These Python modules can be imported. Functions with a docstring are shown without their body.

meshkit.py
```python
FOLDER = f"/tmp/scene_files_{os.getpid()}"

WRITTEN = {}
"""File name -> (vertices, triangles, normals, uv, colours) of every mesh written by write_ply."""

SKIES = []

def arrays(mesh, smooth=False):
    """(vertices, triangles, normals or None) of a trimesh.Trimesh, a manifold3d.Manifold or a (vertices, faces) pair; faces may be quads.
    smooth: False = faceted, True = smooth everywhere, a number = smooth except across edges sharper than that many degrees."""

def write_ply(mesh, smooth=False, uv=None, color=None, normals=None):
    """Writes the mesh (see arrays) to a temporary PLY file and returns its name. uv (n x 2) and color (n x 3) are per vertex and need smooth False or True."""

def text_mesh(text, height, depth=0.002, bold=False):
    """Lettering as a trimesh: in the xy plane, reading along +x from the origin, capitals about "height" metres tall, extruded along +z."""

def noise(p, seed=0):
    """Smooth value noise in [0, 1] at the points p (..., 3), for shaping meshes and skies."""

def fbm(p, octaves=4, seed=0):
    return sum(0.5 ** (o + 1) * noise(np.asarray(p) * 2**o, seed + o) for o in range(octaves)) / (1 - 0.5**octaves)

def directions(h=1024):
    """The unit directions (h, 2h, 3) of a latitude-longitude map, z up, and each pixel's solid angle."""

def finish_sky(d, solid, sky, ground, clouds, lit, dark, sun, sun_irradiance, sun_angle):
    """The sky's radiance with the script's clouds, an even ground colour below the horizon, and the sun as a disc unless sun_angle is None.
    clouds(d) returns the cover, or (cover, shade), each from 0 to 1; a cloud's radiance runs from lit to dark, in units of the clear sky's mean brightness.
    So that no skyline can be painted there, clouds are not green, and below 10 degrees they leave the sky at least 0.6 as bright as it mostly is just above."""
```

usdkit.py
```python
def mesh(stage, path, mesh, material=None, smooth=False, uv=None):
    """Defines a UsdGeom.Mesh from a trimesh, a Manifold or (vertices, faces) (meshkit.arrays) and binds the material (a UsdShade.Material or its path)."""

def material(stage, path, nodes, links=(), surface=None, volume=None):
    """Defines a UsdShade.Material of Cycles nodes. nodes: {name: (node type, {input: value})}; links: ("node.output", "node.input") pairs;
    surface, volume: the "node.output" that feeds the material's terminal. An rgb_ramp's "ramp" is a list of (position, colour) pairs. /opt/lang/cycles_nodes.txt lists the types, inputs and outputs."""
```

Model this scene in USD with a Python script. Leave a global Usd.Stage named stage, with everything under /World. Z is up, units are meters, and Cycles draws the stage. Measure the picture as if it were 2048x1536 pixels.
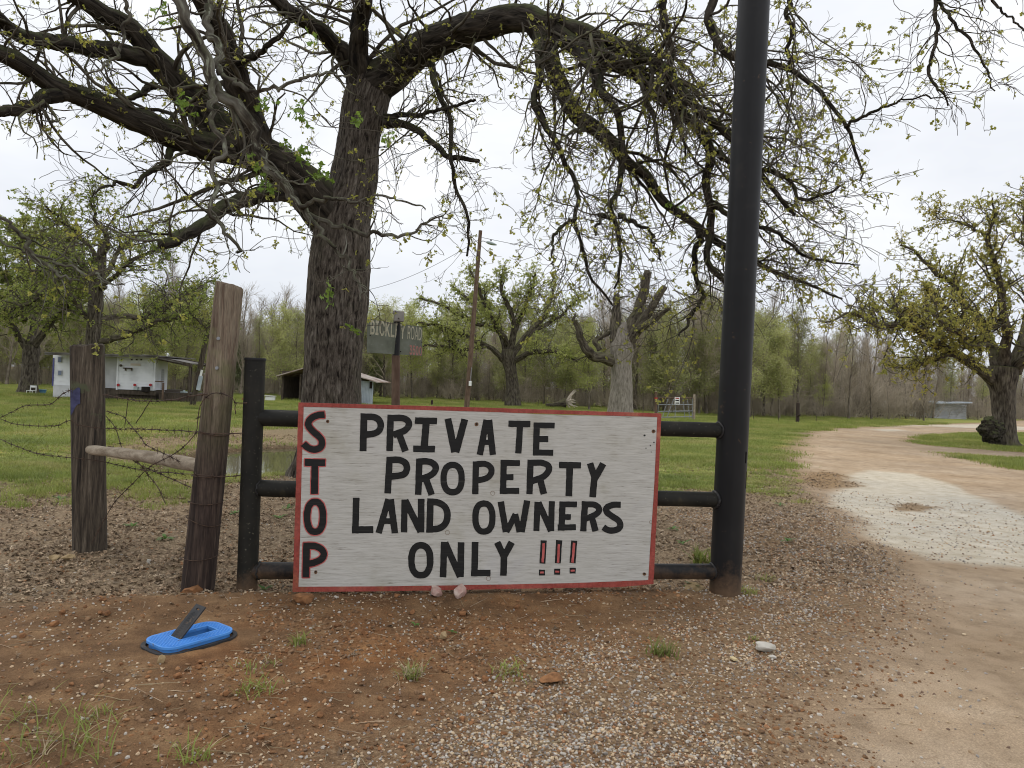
import math
import numpy as np, trimesh, shapely
from shapely.geometry import LineString, Polygon, Point, box as sbox
from shapely.ops import unary_union
import usdkit, meshkit
from pxr import Usd, UsdGeom, UsdLux, UsdShade, Sdf, Gf, Vt

stage = Usd.Stage.CreateInMemory()
UsdGeom.SetStageUpAxis(stage, UsdGeom.Tokens.z)
UsdGeom.SetStageMetersPerUnit(stage, 1.0)
UsdGeom.Xform.Define(stage, '/World')
UsdGeom.Scope.Define(stage, '/World/Looks')

# ------------------------------------------------------------------ camera, sky, sun, exposure
EYE, FPX, ROLL, Y0 = 1.47, 1450.0, 0.042, 770.0      # eye height, focal length in photo pixels, roll, horizon row at mid width
EXPOSURE = 0.34
SKY_STRENGTH = 0.10
SUN_EL, SUN_AZ = math.radians(58), math.radians(-60)   # azimuth = atan2(x, y) of the direction to the sun
SUN_INTENSITY, SUN_ANGLE = 0.22, 25.0

cr, sr = math.cos(ROLL), math.sin(ROLL)
pit = (Y0 - 768.0) / FPX
Rv = np.array([cr, 0, sr]); Uv = np.array([-sr, 0, cr]); Fv = np.array([0, 1.0, 0])
Fv, Uv = Fv * math.cos(pit) + Uv * math.sin(pit), Uv * math.cos(pit) - Fv * math.sin(pit)
CAM = np.array([0, 0, EYE])
cam = UsdGeom.Camera.Define(stage, '/World/camera')
m4 = np.eye(4); m4[0, :3], m4[1, :3], m4[2, :3], m4[3, :3] = Rv, Uv, -Fv, CAM
cam.AddTransformOp().Set(Gf.Matrix4d(*m4.ravel().tolist()))
cam.CreateHorizontalApertureAttr(36.0)
cam.CreateVerticalApertureAttr(27.0)
cam.CreateFocalLengthAttr(FPX / 2048 * 36.0)
cam.CreateFStopAttr(0.0)
cam.CreateClippingRangeAttr(Gf.Vec2f(0.05, 5000))
cam.CreateExposureAttr(EXPOSURE)

dome = UsdLux.DomeLight.Define(stage, '/World/sky')
sky_m = usdkit.material(stage, '/World/Looks/sky_material', {
    'tc': ('texture_coordinate', {}),
    'sky': ('sky_texture', {'sky_type': 'single_scattering', 'sun_disc': False, 'sun_elevation': SUN_EL, 'sun_rotation': SUN_AZ}),
    'mp': ('mapping', {'scale': (1.6, 1.6, 4.0)}),
    'n': ('noise_texture', {'scale': 1.1, 'detail': 5.0, 'roughness': 0.55}),
    'sep': ('separate_xyz', {}),
    'up': ('map_range', {'from_min': 0.0, 'from_max': 0.75, 'to_min': 0.0, 'to_max': 1.0, 'clamp': True}),
    'r1': ('rgb_ramp', {'ramp': [(0.25, (5.7, 5.95, 6.4)), (0.5, (7.0, 7.15, 7.45)), (0.72, (8.5, 8.5, 8.5))]}),
    'r2': ('rgb_ramp', {'ramp': [(0.0, (0.90, 0.92, 0.955)), (0.25, (0.97, 0.98, 1.0)), (1.0, (1.26, 1.25, 1.24))]}),
    'cl': ('mix', {'mix_type': 'multiply', 'fac': 1.0}),
    'mix': ('mix', {'mix_type': 'mix', 'fac': 0.93}),
    'bg': ('background_shader', {'strength': SKY_STRENGTH}),
}, [('tc.generated', 'mp.vector'), ('mp.vector', 'n.vector'), ('n.fac', 'r1.fac'), ('tc.generated', 'sep.vector'), ('sep.z', 'up.value'), ('up.result', 'r2.fac'),
    ('r1.color', 'cl.color1'), ('r2.color', 'cl.color2'), ('sky.color', 'mix.color1'), ('cl.color', 'mix.color2'), ('mix.color', 'bg.color')], surface='bg.background')
UsdShade.MaterialBindingAPI.Apply(dome.GetPrim()).Bind(sky_m)
dome.GetPrim().SetCustomDataByKey('kind', 'structure')

sun = UsdLux.DistantLight.Define(stage, '/World/sun')
sun.CreateIntensityAttr(SUN_INTENSITY); sun.CreateAngleAttr(SUN_ANGLE); sun.CreateNormalizeAttr(True)
sun.CreateColorAttr(Gf.Vec3f(1.0, 0.97, 0.92))
sd = np.array([math.cos(SUN_EL) * math.sin(SUN_AZ), math.cos(SUN_EL) * math.cos(SUN_AZ), math.sin(SUN_EL)])
sx_ = np.cross([0, 0, 1.0], sd); sx_ /= np.linalg.norm(sx_); sy_ = np.cross(sd, sx_)
m4 = np.eye(4); m4[0, :3], m4[1, :3], m4[2, :3] = sx_, sy_, sd
sun.AddTransformOp().Set(Gf.Matrix4d(*m4.ravel().tolist()))

# ------------------------------------------------------------------ from photo pixels (2048 x 1536) to places in the world
def P(px, py, D):
    px, py, D = np.broadcast_arrays(np.asarray(px, float), np.asarray(py, float), np.asarray(D, float))
    d = Fv + Rv * ((px - 1024) / FPX)[..., None] + Uv * ((768 - py) / FPX)[..., None]
    return CAM + d * D[..., None]
def G(px, py, z=0.0):
    d = Fv + Rv * (px - 1024) / FPX + Uv * (768 - py) / FPX
    t = (z - EYE) / d[2]
    return CAM + d * t
def base_at(px, D):                       # the place on the ground seen in column px at distance D
    py = Y0 + 0.042 * (px - 1024) + EYE * FPX / D
    for _ in range(3):
        p = P(px, py, D); py += (p[2] - H(p[0], p[1])) * FPX / D
    p = P(px, py, D); p[2] = H(p[0], p[1]); return p

# ------------------------------------------------------------------ names, things, meshes
used = {}
def numbered(parent, name):
    k = (parent, name); n = used.get(k, 0); used[k] = n + 1
    return f'{parent}/{name}' + (f'_{n:03d}' if n else '')
def tag(prim, label=None, cat=None, group=None, kind=None):
    prim = prim.GetPrim() if hasattr(prim, 'GetPrim') else prim
    for k, v in (('label', label), ('category', cat), ('group', group), ('kind', kind)):
        if v: prim.SetCustomDataByKey(k, v)
    return prim
def thing(name, label, cat, loc=(0, 0, 0), rz=0.0, group=None):
    x = UsdGeom.Xform.Define(stage, numbered('/World', name))
    x.AddTranslateOp().Set(Gf.Vec3d(*map(float, loc)))
    if rz: x.AddRotateZOp().Set(math.degrees(rz))
    x.GetPrim().SetCustomDataByKey('label', label); x.GetPrim().SetCustomDataByKey('category', cat)
    if group: x.GetPrim().SetCustomDataByKey('group', group)
    t = x.GetPrim(); ORIGIN[str(t.GetPath())] = (np.array(loc, float), rz)
    return t
ORIGIN = {}
def obj(name, mesh, material, parent=None, smooth=False, local=False, bark=None, color=None):
    """ONE mesh prim; given in world coordinates unless local, then moved into its thing's own frame."""
    path = numbered(str(parent.GetPath()) if parent is not None else '/World', name)
    v, f = (np.asarray(mesh.vertices, float), np.asarray(mesh.faces)) if hasattr(mesh, 'vertices') else (np.asarray(mesh[0], float), np.asarray(mesh[1], int))
    if parent is not None and not local:
        top = '/' + '/'.join(path.split('/')[1:3])
        o, rz = ORIGIN.get(top, (np.zeros(3), 0.0))
        v = v - o
        if rz:
            c, s = math.cos(-rz), math.sin(-rz); v = np.stack([v[:, 0] * c - v[:, 1] * s, v[:, 0] * s + v[:, 1] * c, v[:, 2]], 1)
    if f.shape[1] == 4: f = np.vstack([f[:, [0, 1, 2]], f[:, [0, 2, 3]]])
    m = usdkit.mesh(stage, path, (v, f), material, smooth=smooth)
    if bark is not None:
        UsdGeom.PrimvarsAPI(m).CreatePrimvar('bark', Sdf.ValueTypeNames.Float3Array, 'vertex').Set(Vt.Vec3fArray.FromNumpy(np.asarray(bark, np.float32)))
    for k, c in (color or {}).items():
        UsdGeom.PrimvarsAPI(m).CreatePrimvar(k, Sdf.ValueTypeNames.Color3fArray, 'vertex').Set(Vt.Vec3fArray.FromNumpy(np.asarray(c, np.float32)))
    return m.GetPrim()
def copy_of(root, name, loc, rz=0.0, scale=1.0, label=None, cat=None, group=None):
    x = UsdGeom.Xform.Define(stage, numbered('/World', name))
    x.AddTranslateOp().Set(Gf.Vec3d(*map(float, loc))); x.AddRotateZOp().Set(math.degrees(rz))
    sc = scale if np.ndim(scale) else (scale,) * 3
    x.AddScaleOp().Set(Gf.Vec3f(*map(float, sc)))
    p = x.GetPrim(); p.GetReferences().AddInternalReference(root.GetPath()); p.SetInstanceable(True)
    tag(p, label, cat, group)
    return p

class MB:
    def __init__(s): s.v, s.f, s.n = [], [], 0
    def add(s, v, f):
        f = np.asarray(f, int)
        if f.shape[1] == 4: f = np.vstack([f[:, [0, 1, 2]], f[:, [0, 2, 3]]])
        s.v.append(np.asarray(v, float)); s.f.append(f + s.n); s.n += len(v); return s
    def mesh(s, m): return s.add(m.vertices, m.faces)
    def box(s, c, size, rz=0.0, R=None, bevel=0.0):
        m = bevelled(size, bevel) if bevel else trimesh.creation.box(size)
        v = np.asarray(m.vertices)
        if R is None:
            R = np.array([[math.cos(rz), -math.sin(rz), 0], [math.sin(rz), math.cos(rz), 0], [0, 0, 1]])
        return s.add(v @ np.asarray(R).T + np.asarray(c), m.faces)
    def bar(s, a, b, w, h, up=(0, 0, 1)):          # a box beam from a to b
        a, b = np.asarray(a, float), np.asarray(b, float); x = b - a; L = np.linalg.norm(x); x /= L
        z = np.asarray(up, float) - x * np.dot(up, x); z /= np.linalg.norm(z); y = np.cross(z, x)
        return s.box((a + b) / 2, (L, w, h), R=np.stack([x, y, z], 1))
    def tube(s, pts, r, k=10, caps=True):
        v, f, _ = tube(pts, r, k, caps); return s.add(v, f)
    def get(s): return np.vstack(s.v), np.vstack(s.f)
def bevelled(size, b):
    x, y, z = np.asarray(size) / 2.0; pts = []
    for sx in (-1, 1):
        for sy in (-1, 1):
            for sz in (-1, 1):
                pts += [(sx * (x - b), sy * (y - b), sz * z), (sx * (x - b), sy * y, sz * (z - b)), (sx * x, sy * (y - b), sz * (z - b))]
    return trimesh.convex.convex_hull(np.array(pts))
def smooth_path(pts, n):
    """Catmull-Rom through pts (any columns), n samples in all."""
    p = np.asarray(pts, float)
    if len(p) == 2: return p[0] + (p[1] - p[0]) * np.linspace(0, 1, n)[:, None]
    q = np.vstack([2 * p[0] - p[1], p, 2 * p[-1] - p[-2]])
    d = np.r_[0, np.cumsum(np.maximum(np.linalg.norm(np.diff(p[:, :3], axis=0), axis=1), 1e-6))]
    t = np.linspace(0, d[-1], n); i = np.clip(np.searchsorted(d, t, 'right') - 1, 0, len(p) - 2)
    u = ((t - d[i]) / (d[i + 1] - d[i]))[:, None]
    a, b, c, e = q[i], q[i + 1], q[i + 2], q[i + 3]
    return 0.5 * (2 * b + (c - a) * u + (2 * a - 5 * b + 4 * c - e) * u ** 2 + (3 * b - a - 3 * c + e) * u ** 3)
def frames(Q):
    """Q (N, S, 3): two unit vectors across each point's run, carried along."""
    T = np.gradient(Q, axis=1); T /= np.maximum(np.linalg.norm(T, axis=2, keepdims=True), 1e-9)
    ref = np.zeros((len(Q), 3)); k = np.argmin(np.abs(T[:, 0]), axis=1); ref[np.arange(len(Q)), k] = 1
    A = np.empty_like(Q)
    for s in range(Q.shape[1]):
        a = ref - T[:, s] * np.sum(ref * T[:, s], 1, keepdims=True)
        a /= np.maximum(np.linalg.norm(a, axis=1, keepdims=True), 1e-9); A[:, s] = a; ref = a
    return A, np.cross(T, A)
def batch_tubes(Q, R, k):
    """N tubes of S rings of k sides in one mesh -> vertices, quads, bark coordinates."""
    N, S = R.shape; A, B = frames(Q); th = np.arange(k) * 2 * math.pi / k
    c, s = np.cos(th), np.sin(th)
    V = Q[:, :, None] + R[:, :, None, None] * (A[:, :, None] * c[None, None, :, None] + B[:, :, None] * s[None, None, :, None])
    seg = np.r_[0:1]; L = np.concatenate([np.zeros((N, 1)), np.cumsum(np.linalg.norm(np.diff(Q, axis=1), axis=2), 1)], 1)
    rm = np.maximum(R.mean(1), 0.004)[:, None, None]
    off = np.arange(N)[:, None, None] * 3.7
    bark = np.stack(np.broadcast_arrays(rm * c + off, rm * s + off, L[:, :, None] * 0.22), -1)
    i = np.arange(N)[:, None, None] * S * k + np.arange(S - 1)[None, :, None] * k
    j = np.arange(k)[None, None, :]; j2 = (j + 1) % k
    F = np.stack([i + j, i + j2, i + k + j2, i + k + j], -1).reshape(-1, 4)
    return V.reshape(-1, 3), F, bark.reshape(-1, 3)
def tube(pts, r, k=10, caps=True):
    Q = np.asarray(pts, float)[None]; R = np.broadcast_to(np.asarray(r, float), (Q.shape[1],))[None]
    v, f, b = batch_tubes(Q, R, k); f = np.vstack([f[:, [0, 1, 2]], f[:, [0, 2, 3]]])
    if caps:
        n, S = len(v), Q.shape[1]; v = np.vstack([v, Q[0, :1], Q[0, -1:]]); b = np.vstack([b, b[:1], b[-1:]])
        j = np.arange(k); j2 = (j + 1) % k
        f = np.vstack([f, np.stack([np.full(k, n), j2, j], 1), np.stack([np.full(k, n + 1), (S - 1) * k + j, (S - 1) * k + j2], 1)])
    return v, f, b
def prism(poly, z0, z1, put):
    """A flat shape with holes given thickness z0..z1, its points then moved by put(xy, z)."""
    mb = MB()
    for g in getattr(poly, 'geoms', [poly]):
        if g.is_empty or g.area < 1e-9: continue
        m = trimesh.creation.extrude_polygon(g, z1 - z0, engine='earcut')
        v = np.asarray(m.vertices); mb.add(put(v[:, :2], v[:, 2] + z0), m.faces)
    return mb.get()

# ------------------------------------------------------------------ materials
def mat(name, ramp, scale=3.0, detail=4.0, rough=0.8, stretch=(1, 1, 1), coord='pos', bump=None, spec=0.3, metallic=0.0, fine=None, translucent=None, rand=None, dist=0.0, spots=None, moss=None, foot=None):
    """Procedural: a noise through a colour ramp. bump = (scale, strength, distance); fine = (scale, amount) a second grain multiplied in;
    spots = (scale, cut, colour); moss = (colour, amount) on faces that look up; rand = strength of the tone change from copy to copy."""
    nd, ln = {}, []
    if coord == 'pos': nd['g'] = ('geometry', {}); src = 'g.position'
    elif coord == 'object': nd['g'] = ('texture_coordinate', {}); src = 'g.object'
    else: nd['g'] = ('attribute', {'attribute': coord}); src = 'g.vector'
    nd['mp'] = ('mapping', {'scale': stretch}); ln.append((src, 'mp.vector'))
    nd['n'] = ('noise_texture', {'scale': scale, 'detail': detail, 'roughness': 0.6, 'distortion': dist}); ln.append(('mp.vector', 'n.vector'))
    nd['r'] = ('rgb_ramp', {'ramp': ramp}); ln.append(('n.fac', 'r.fac')); col = 'r.color'
    if fine:
        nd['n2'] = ('noise_texture', {'scale': fine[0], 'detail': 3.0, 'roughness': 0.7}); ln.append(('mp.vector', 'n2.vector'))
        nd['fr'] = ('map_range', {'from_min': 0.3, 'from_max': 0.7, 'to_min': 1 - fine[1], 'to_max': 1 + fine[1]}); ln.append(('n2.fac', 'fr.value'))
        nd['fc'] = ('combine_xyz', {}); ln += [('fr.result', 'fc.x'), ('fr.result', 'fc.y'), ('fr.result', 'fc.z')]
        nd['fm'] = ('mix', {'mix_type': 'multiply', 'fac': 1.0}); ln += [(col, 'fm.color1'), ('fc.vector', 'fm.color2')]; col = 'fm.color'
    if spots:
        nd['sn'] = ('noise_texture', {'scale': spots[0], 'detail': 5.0, 'roughness': 0.65}); ln.append((src, 'sn.vector'))
        nd['ss'] = ('map_range', {'from_min': spots[1], 'from_max': spots[1] + 0.06, 'clamp': True}); ln.append(('sn.fac', 'ss.value'))
        nd['sm'] = ('mix', {'color2': spots[2]}); ln += [('ss.result', 'sm.fac'), (col, 'sm.color1')]; col = 'sm.color'
    if foot:                                   # mud splashed on the lowest part: (height, colour)
        nd['fg'] = ('geometry', {}); nd['fs'] = ('separate_xyz', {}); ln.append(('fg.position', 'fs.vector'))
        nd['fn'] = ('noise_texture', {'scale': 9.0, 'detail': 6.0, 'roughness': 0.75}); ln.append(('fg.position', 'fn.vector'))
        nd['fa'] = ('math', {'math_type': 'multiply_add', 'value2': -2.2 * foot[0], 'value3': 1.1 * foot[0]}); ln.append(('fn.fac', 'fa.value1'))
        nd['fb'] = ('math', {'math_type': 'add'}); ln += [('fa.value', 'fb.value1'), ('fs.z', 'fb.value2')]
        nd['fr2'] = ('map_range', {'from_min': 0.0, 'from_max': foot[0], 'to_min': 0.85, 'to_max': 0.0, 'clamp': True}); ln.append(('fb.value', 'fr2.value'))
        nd['fx'] = ('mix', {'color2': foot[1]}); ln += [('fr2.result', 'fx.fac'), (col, 'fx.color1')]; col = 'fx.color'
    if moss:
        nd['gg'] = ('geometry', {}); nd['gs'] = ('separate_xyz', {}); ln.append(('gg.normal', 'gs.vector'))
        nd['mn'] = ('noise_texture', {'scale': 3.5, 'detail': 5.0, 'roughness': 0.7}); ln.append(('gg.position', 'mn.vector'))
        nd['ma'] = ('math', {'math_type': 'multiply_add', 'value2': 0.35, 'value3': 0.0}); ln.append(('gs.z', 'ma.value1'))
        nd['mb'] = ('math', {'math_type': 'add'}); ln += [('ma.value', 'mb.value1'), ('mn.fac', 'mb.value2')]
        nd['mr'] = ('map_range', {'from_min': 0.55, 'from_max': 0.85, 'to_min': 0.0, 'to_max': moss[1], 'clamp': True}); ln.append(('mb.value', 'mr.value'))
        nd['mm'] = ('mix', {'color2': moss[0]}); ln += [('mr.result', 'mm.fac'), (col, 'mm.color1')]; col = 'mm.color'
    if rand:
        nd['oi'] = ('object_info', {}); nd['orr'] = ('map_range', {'from_min': 0.0, 'from_max': 1.0, 'to_min': 1 - rand, 'to_max': 1 + rand}); ln.append(('oi.random', 'orr.value'))
        nd['hs'] = ('hsv', {'hue': 0.5, 'saturation': 1.0}); ln += [(col, 'hs.color'), ('orr.result', 'hs.value')]; col = 'hs.color'
    nd['p'] = ('principled_bsdf', {'roughness': rough, 'specular_ior_level': spec, 'metallic': metallic}); ln.append((col, 'p.base_color'))
    if bump:
        nd['bn'] = ('noise_texture', {'scale': bump[0], 'detail': 5.0, 'roughness': 0.65}); ln.append(('mp.vector', 'bn.vector'))
        nd['b'] = ('bump', {'strength': bump[1], 'distance': bump[2]}); ln += [('bn.fac', 'b.height'), ('b.normal', 'p.normal')]
    out = 'p.BSDF'
    if translucent:
        nd['t'] = ('translucent_bsdf', {}); nd['mx'] = ('mix_closure', {'fac': translucent}); ln += [(col, 't.color'), ('p.BSDF', 'mx.closure1'), ('t.BSDF', 'mx.closure2')]; out = 'mx.closure'
    return usdkit.material(stage, '/World/Looks/' + name, nd, ln, surface=out)

def ramp2(a, b, lo=0.35, hi=0.65): return [(lo, a), (hi, b)]
M = {}
M['black_pipe'] = mat('black_pipe_paint', [(0.3, (0.005, 0.005, 0.0055)), (0.6, (0.008, 0.008, 0.0085)), (0.8, (0.018, 0.016, 0.014))], scale=4, rough=0.44, bump=(60, 0.12, 0.004), spec=0.22, spots=(14, 0.66, (0.05, 0.032, 0.02)), foot=(0.22, (0.12, 0.075, 0.045)))
M['black_pipe_moss'] = mat('black_pipe_mossy', [(0.3, (0.006, 0.006, 0.005)), (0.6, (0.014, 0.013, 0.010)), (0.8, (0.04, 0.034, 0.02))], scale=7, rough=0.55, spec=0.2, bump=(50, 0.2, 0.004), spots=(60, 0.63, (0.09, 0.085, 0.06)), foot=(0.2, (0.12, 0.075, 0.045)))
M['weld'] = mat('weld_bead', ramp2((0.006, 0.006, 0.007), (0.03, 0.028, 0.026)), scale=40, rough=0.4, bump=(90, 0.6, 0.004))
M['grey_post'] = mat('weathered_dark_post', [(0.34, (0.012, 0.009, 0.007)), (0.46, (0.046, 0.035, 0.025)), (0.6, (0.085, 0.067, 0.048)), (0.75, (0.145, 0.118, 0.088))], scale=5, stretch=(8, 8, 0.45), rough=0.9, bump=(7, 0.9, 0.02), fine=(30, 0.5), spots=(4, 0.6, (0.075, 0.08, 0.045)))
M['brown_post'] = mat('weathered_brown_post', [(0.28, (0.05, 0.028, 0.021)), (0.5, (0.12, 0.075, 0.052)), (0.75, (0.22, 0.16, 0.11))], scale=4, stretch=(8, 8, 0.5), rough=0.85, bump=(7, 0.8, 0.015), fine=(24, 0.3), spots=(3.2, 0.58, (0.10, 0.105, 0.05)))
M['brown_post'] = usdkit.material(stage, '/World/Looks/weathered_brown_post_damp_foot', {
    'g': ('geometry', {}), 'mp': ('mapping', {'scale': (8, 8, 0.5)}), 'n': ('noise_texture', {'scale': 4.0, 'detail': 5.0, 'roughness': 0.65, 'distortion': 0.6}), 'n2': ('noise_texture', {'scale': 22.0, 'detail': 3.0, 'roughness': 0.7}),
    'n3': ('noise_texture', {'scale': 3.0, 'detail': 5.0, 'roughness': 0.65}), 'sep': ('separate_xyz', {}),
    'r': ('rgb_ramp', {'ramp': [(0.3, (0.055, 0.032, 0.024)), (0.43, (0.125, 0.09, 0.064)), (0.6, (0.185, 0.15, 0.108)), (0.78, (0.27, 0.228, 0.165))]}),
    'rd': ('rgb_ramp', {'ramp': [(0.3, (0.014, 0.010, 0.009)), (0.5, (0.038, 0.026, 0.021)), (0.75, (0.10, 0.07, 0.053))]}),
    'f': ('map_range', {'from_min': 0.3, 'from_max': 0.7, 'to_min': 0.6, 'to_max': 1.35}), 'fc': ('combine_xyz', {}), 'fm': ('mix', {'mix_type': 'multiply', 'fac': 1.0}),
    'za': ('math', {'math_type': 'multiply_add', 'value2': -1.1, 'value3': 0.0}), 'zb': ('math', {'math_type': 'add'}), 'zr': ('map_range', {'from_min': 0.15, 'from_max': 1.0, 'to_min': 1.0, 'to_max': 0.0, 'clamp': True}), 'mx': ('mix', {}),
    'ga': ('map_range', {'from_min': 0.50, 'from_max': 0.62, 'to_min': 0.0, 'to_max': 0.75, 'clamp': True}), 'gm': ('mix', {'color2': (0.17, 0.165, 0.085)}),
    'b': ('bump', {'strength': 0.9, 'distance': 0.015}), 'p': ('principled_bsdf', {'roughness': 0.85, 'specular_ior_level': 0.2})},
    [('g.position', 'mp.vector'), ('mp.vector', 'n.vector'), ('mp.vector', 'n2.vector'), ('g.position', 'n3.vector'), ('g.position', 'sep.vector'), ('n.fac', 'r.fac'), ('n.fac', 'rd.fac'), ('n3.fac', 'za.value1'), ('za.value', 'zb.value1'), ('sep.z', 'zb.value2'),
     ('zb.value', 'zr.value'), ('n3.fac', 'ga.value'), ('ga.result', 'gm.fac'), ('r.color', 'gm.color1'), ('zr.result', 'mx.fac'), ('gm.color', 'mx.color1'), ('rd.color', 'mx.color2'), ('n2.fac', 'f.value'), ('f.result', 'fc.x'), ('f.result', 'fc.y'), ('f.result', 'fc.z'),
     ('mx.color', 'fm.color1'), ('fc.vector', 'fm.color2'), ('fm.color', 'p.base_color'), ('n.fac', 'b.height'), ('b.normal', 'p.normal')], surface='p.BSDF')
M['char_post'] = mat('damp_post_foot', [(0.3, (0.016, 0.012, 0.010)), (0.55, (0.04, 0.027, 0.021)), (0.8, (0.085, 0.058, 0.043))], scale=4, stretch=(8, 8, 0.5), rough=0.8, bump=(7, 0.8, 0.015), fine=(24, 0.35))
M['pale_rail'] = mat('pale_rail_wood', ramp2((0.19, 0.15, 0.105), (0.34, 0.29, 0.22)), scale=3, stretch=(0.6, 8, 8), rough=0.85, bump=(6, 0.6, 0.01), fine=(20, 0.2))
M['rust_wire'] = mat('rusty_wire', ramp2((0.025, 0.017, 0.013), (0.085, 0.05, 0.032)), scale=30, rough=0.75)
M['blue_tape'] = mat('blue_tape', ramp2((0.025, 0.026, 0.065), (0.05, 0.052, 0.115)), scale=20, rough=0.5)
M['board'] = usdkit.material(stage, '/World/Looks/painted_plywood', {
    'g': ('geometry', {}), 'mp': ('mapping', {'scale': (3.2, 1, 42)}), 'mp2': ('mapping', {'scale': (4.5, 1, 75)}),
    'n': ('noise_texture', {'scale': 2.2, 'detail': 6.0, 'roughness': 0.65, 'distortion': 0.4}), 'n2': ('noise_texture', {'scale': 2.0, 'detail': 4.0, 'roughness': 0.7}),
    'n3': ('noise_texture', {'scale': 2.4, 'detail': 4.0, 'roughness': 0.6}),
    'r': ('rgb_ramp', {'ramp': [(0.25, (0.24, 0.225, 0.20)), (0.38, (0.36, 0.35, 0.32)), (0.55, (0.415, 0.405, 0.375)), (0.8, (0.48, 0.47, 0.435))]}),
    'r2': ('rgb_ramp', {'ramp': [(0.30, (0.42, 0.40, 0.37)), (0.375, (0.90, 0.895, 0.88)), (0.5, (1.0, 1.0, 1.0))]}),
    'r3': ('rgb_ramp', {'ramp': [(0.3, (0.80, 0.78, 0.70)), (0.45, (1.0, 1.0, 0.985)), (0.6, (1.03, 1.03, 1.03)), (0.75, (0.93, 0.935, 0.98))]}),
    'm': ('mix', {'mix_type': 'multiply', 'fac': 1.0}), 'm2': ('mix', {'mix_type': 'multiply', 'fac': 1.0}), 'b': ('bump', {'strength': 0.5, 'distance': 0.004}),
    'p': ('principled_bsdf', {'roughness': 0.75, 'specular_ior_level': 0.25})},
    [('g.position', 'mp.vector'), ('g.position', 'mp2.vector'), ('mp.vector', 'n.vector'), ('mp2.vector', 'n2.vector'), ('g.position', 'n3.vector'), ('n.fac', 'r.fac'), ('n2.fac', 'r2.fac'), ('n3.fac', 'r3.fac'),
     ('r.color', 'm.color1'), ('r2.color', 'm.color2'), ('m.color', 'm2.color1'), ('r3.color', 'm2.color2'), ('m2.color', 'p.base_color'), ('n2.fac', 'b.height'), ('b.normal', 'p.normal')], surface='p.BSDF')
M['red_paint'] = mat('faded_red_paint', [(0.28, (0.22, 0.07, 0.035)), (0.45, (0.215, 0.038, 0.028)), (0.6, (0.27, 0.06, 0.045)), (0.75, (0.32, 0.14, 0.08))], scale=3.2, stretch=(1.5, 1.5, 1.5), rough=0.65, fine=(40, 0.25), bump=(80, 0.3, 0.002))
M['red_line'] = mat('red_outline_paint', ramp2((0.30, 0.05, 0.045), (0.42, 0.11, 0.10)), scale=14, rough=0.6)
M['black_paint'] = mat('black_letter_paint', [(0.3, (0.006, 0.006, 0.006)), (0.6, (0.011, 0.011, 0.0105)), (0.8, (0.035, 0.034, 0.031))], scale=3, stretch=(1, 1, 30), rough=0.6, spec=0.2, bump=(12, 0.25, 0.002))
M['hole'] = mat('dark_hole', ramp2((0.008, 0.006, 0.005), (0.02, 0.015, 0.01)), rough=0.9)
M['rust_stain'] = mat('rust_stain', ramp2((0.10, 0.05, 0.025), (0.16, 0.09, 0.05)), scale=60, rough=0.9)
M['galv'] = mat('galvanised_metal', ramp2((0.17, 0.18, 0.19), (0.28, 0.29, 0.30)), scale=8, rough=0.55, metallic=0.3)
M['bluelid'] = mat('blue_plastic', [(0.3, (0.05, 0.21, 0.56)), (0.6, (0.07, 0.26, 0.66)), (0.85, (0.12, 0.29, 0.62))], scale=9, rough=0.42, spec=0.4, spots=(16, 0.6, (0.14, 0.17, 0.26)))
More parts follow.
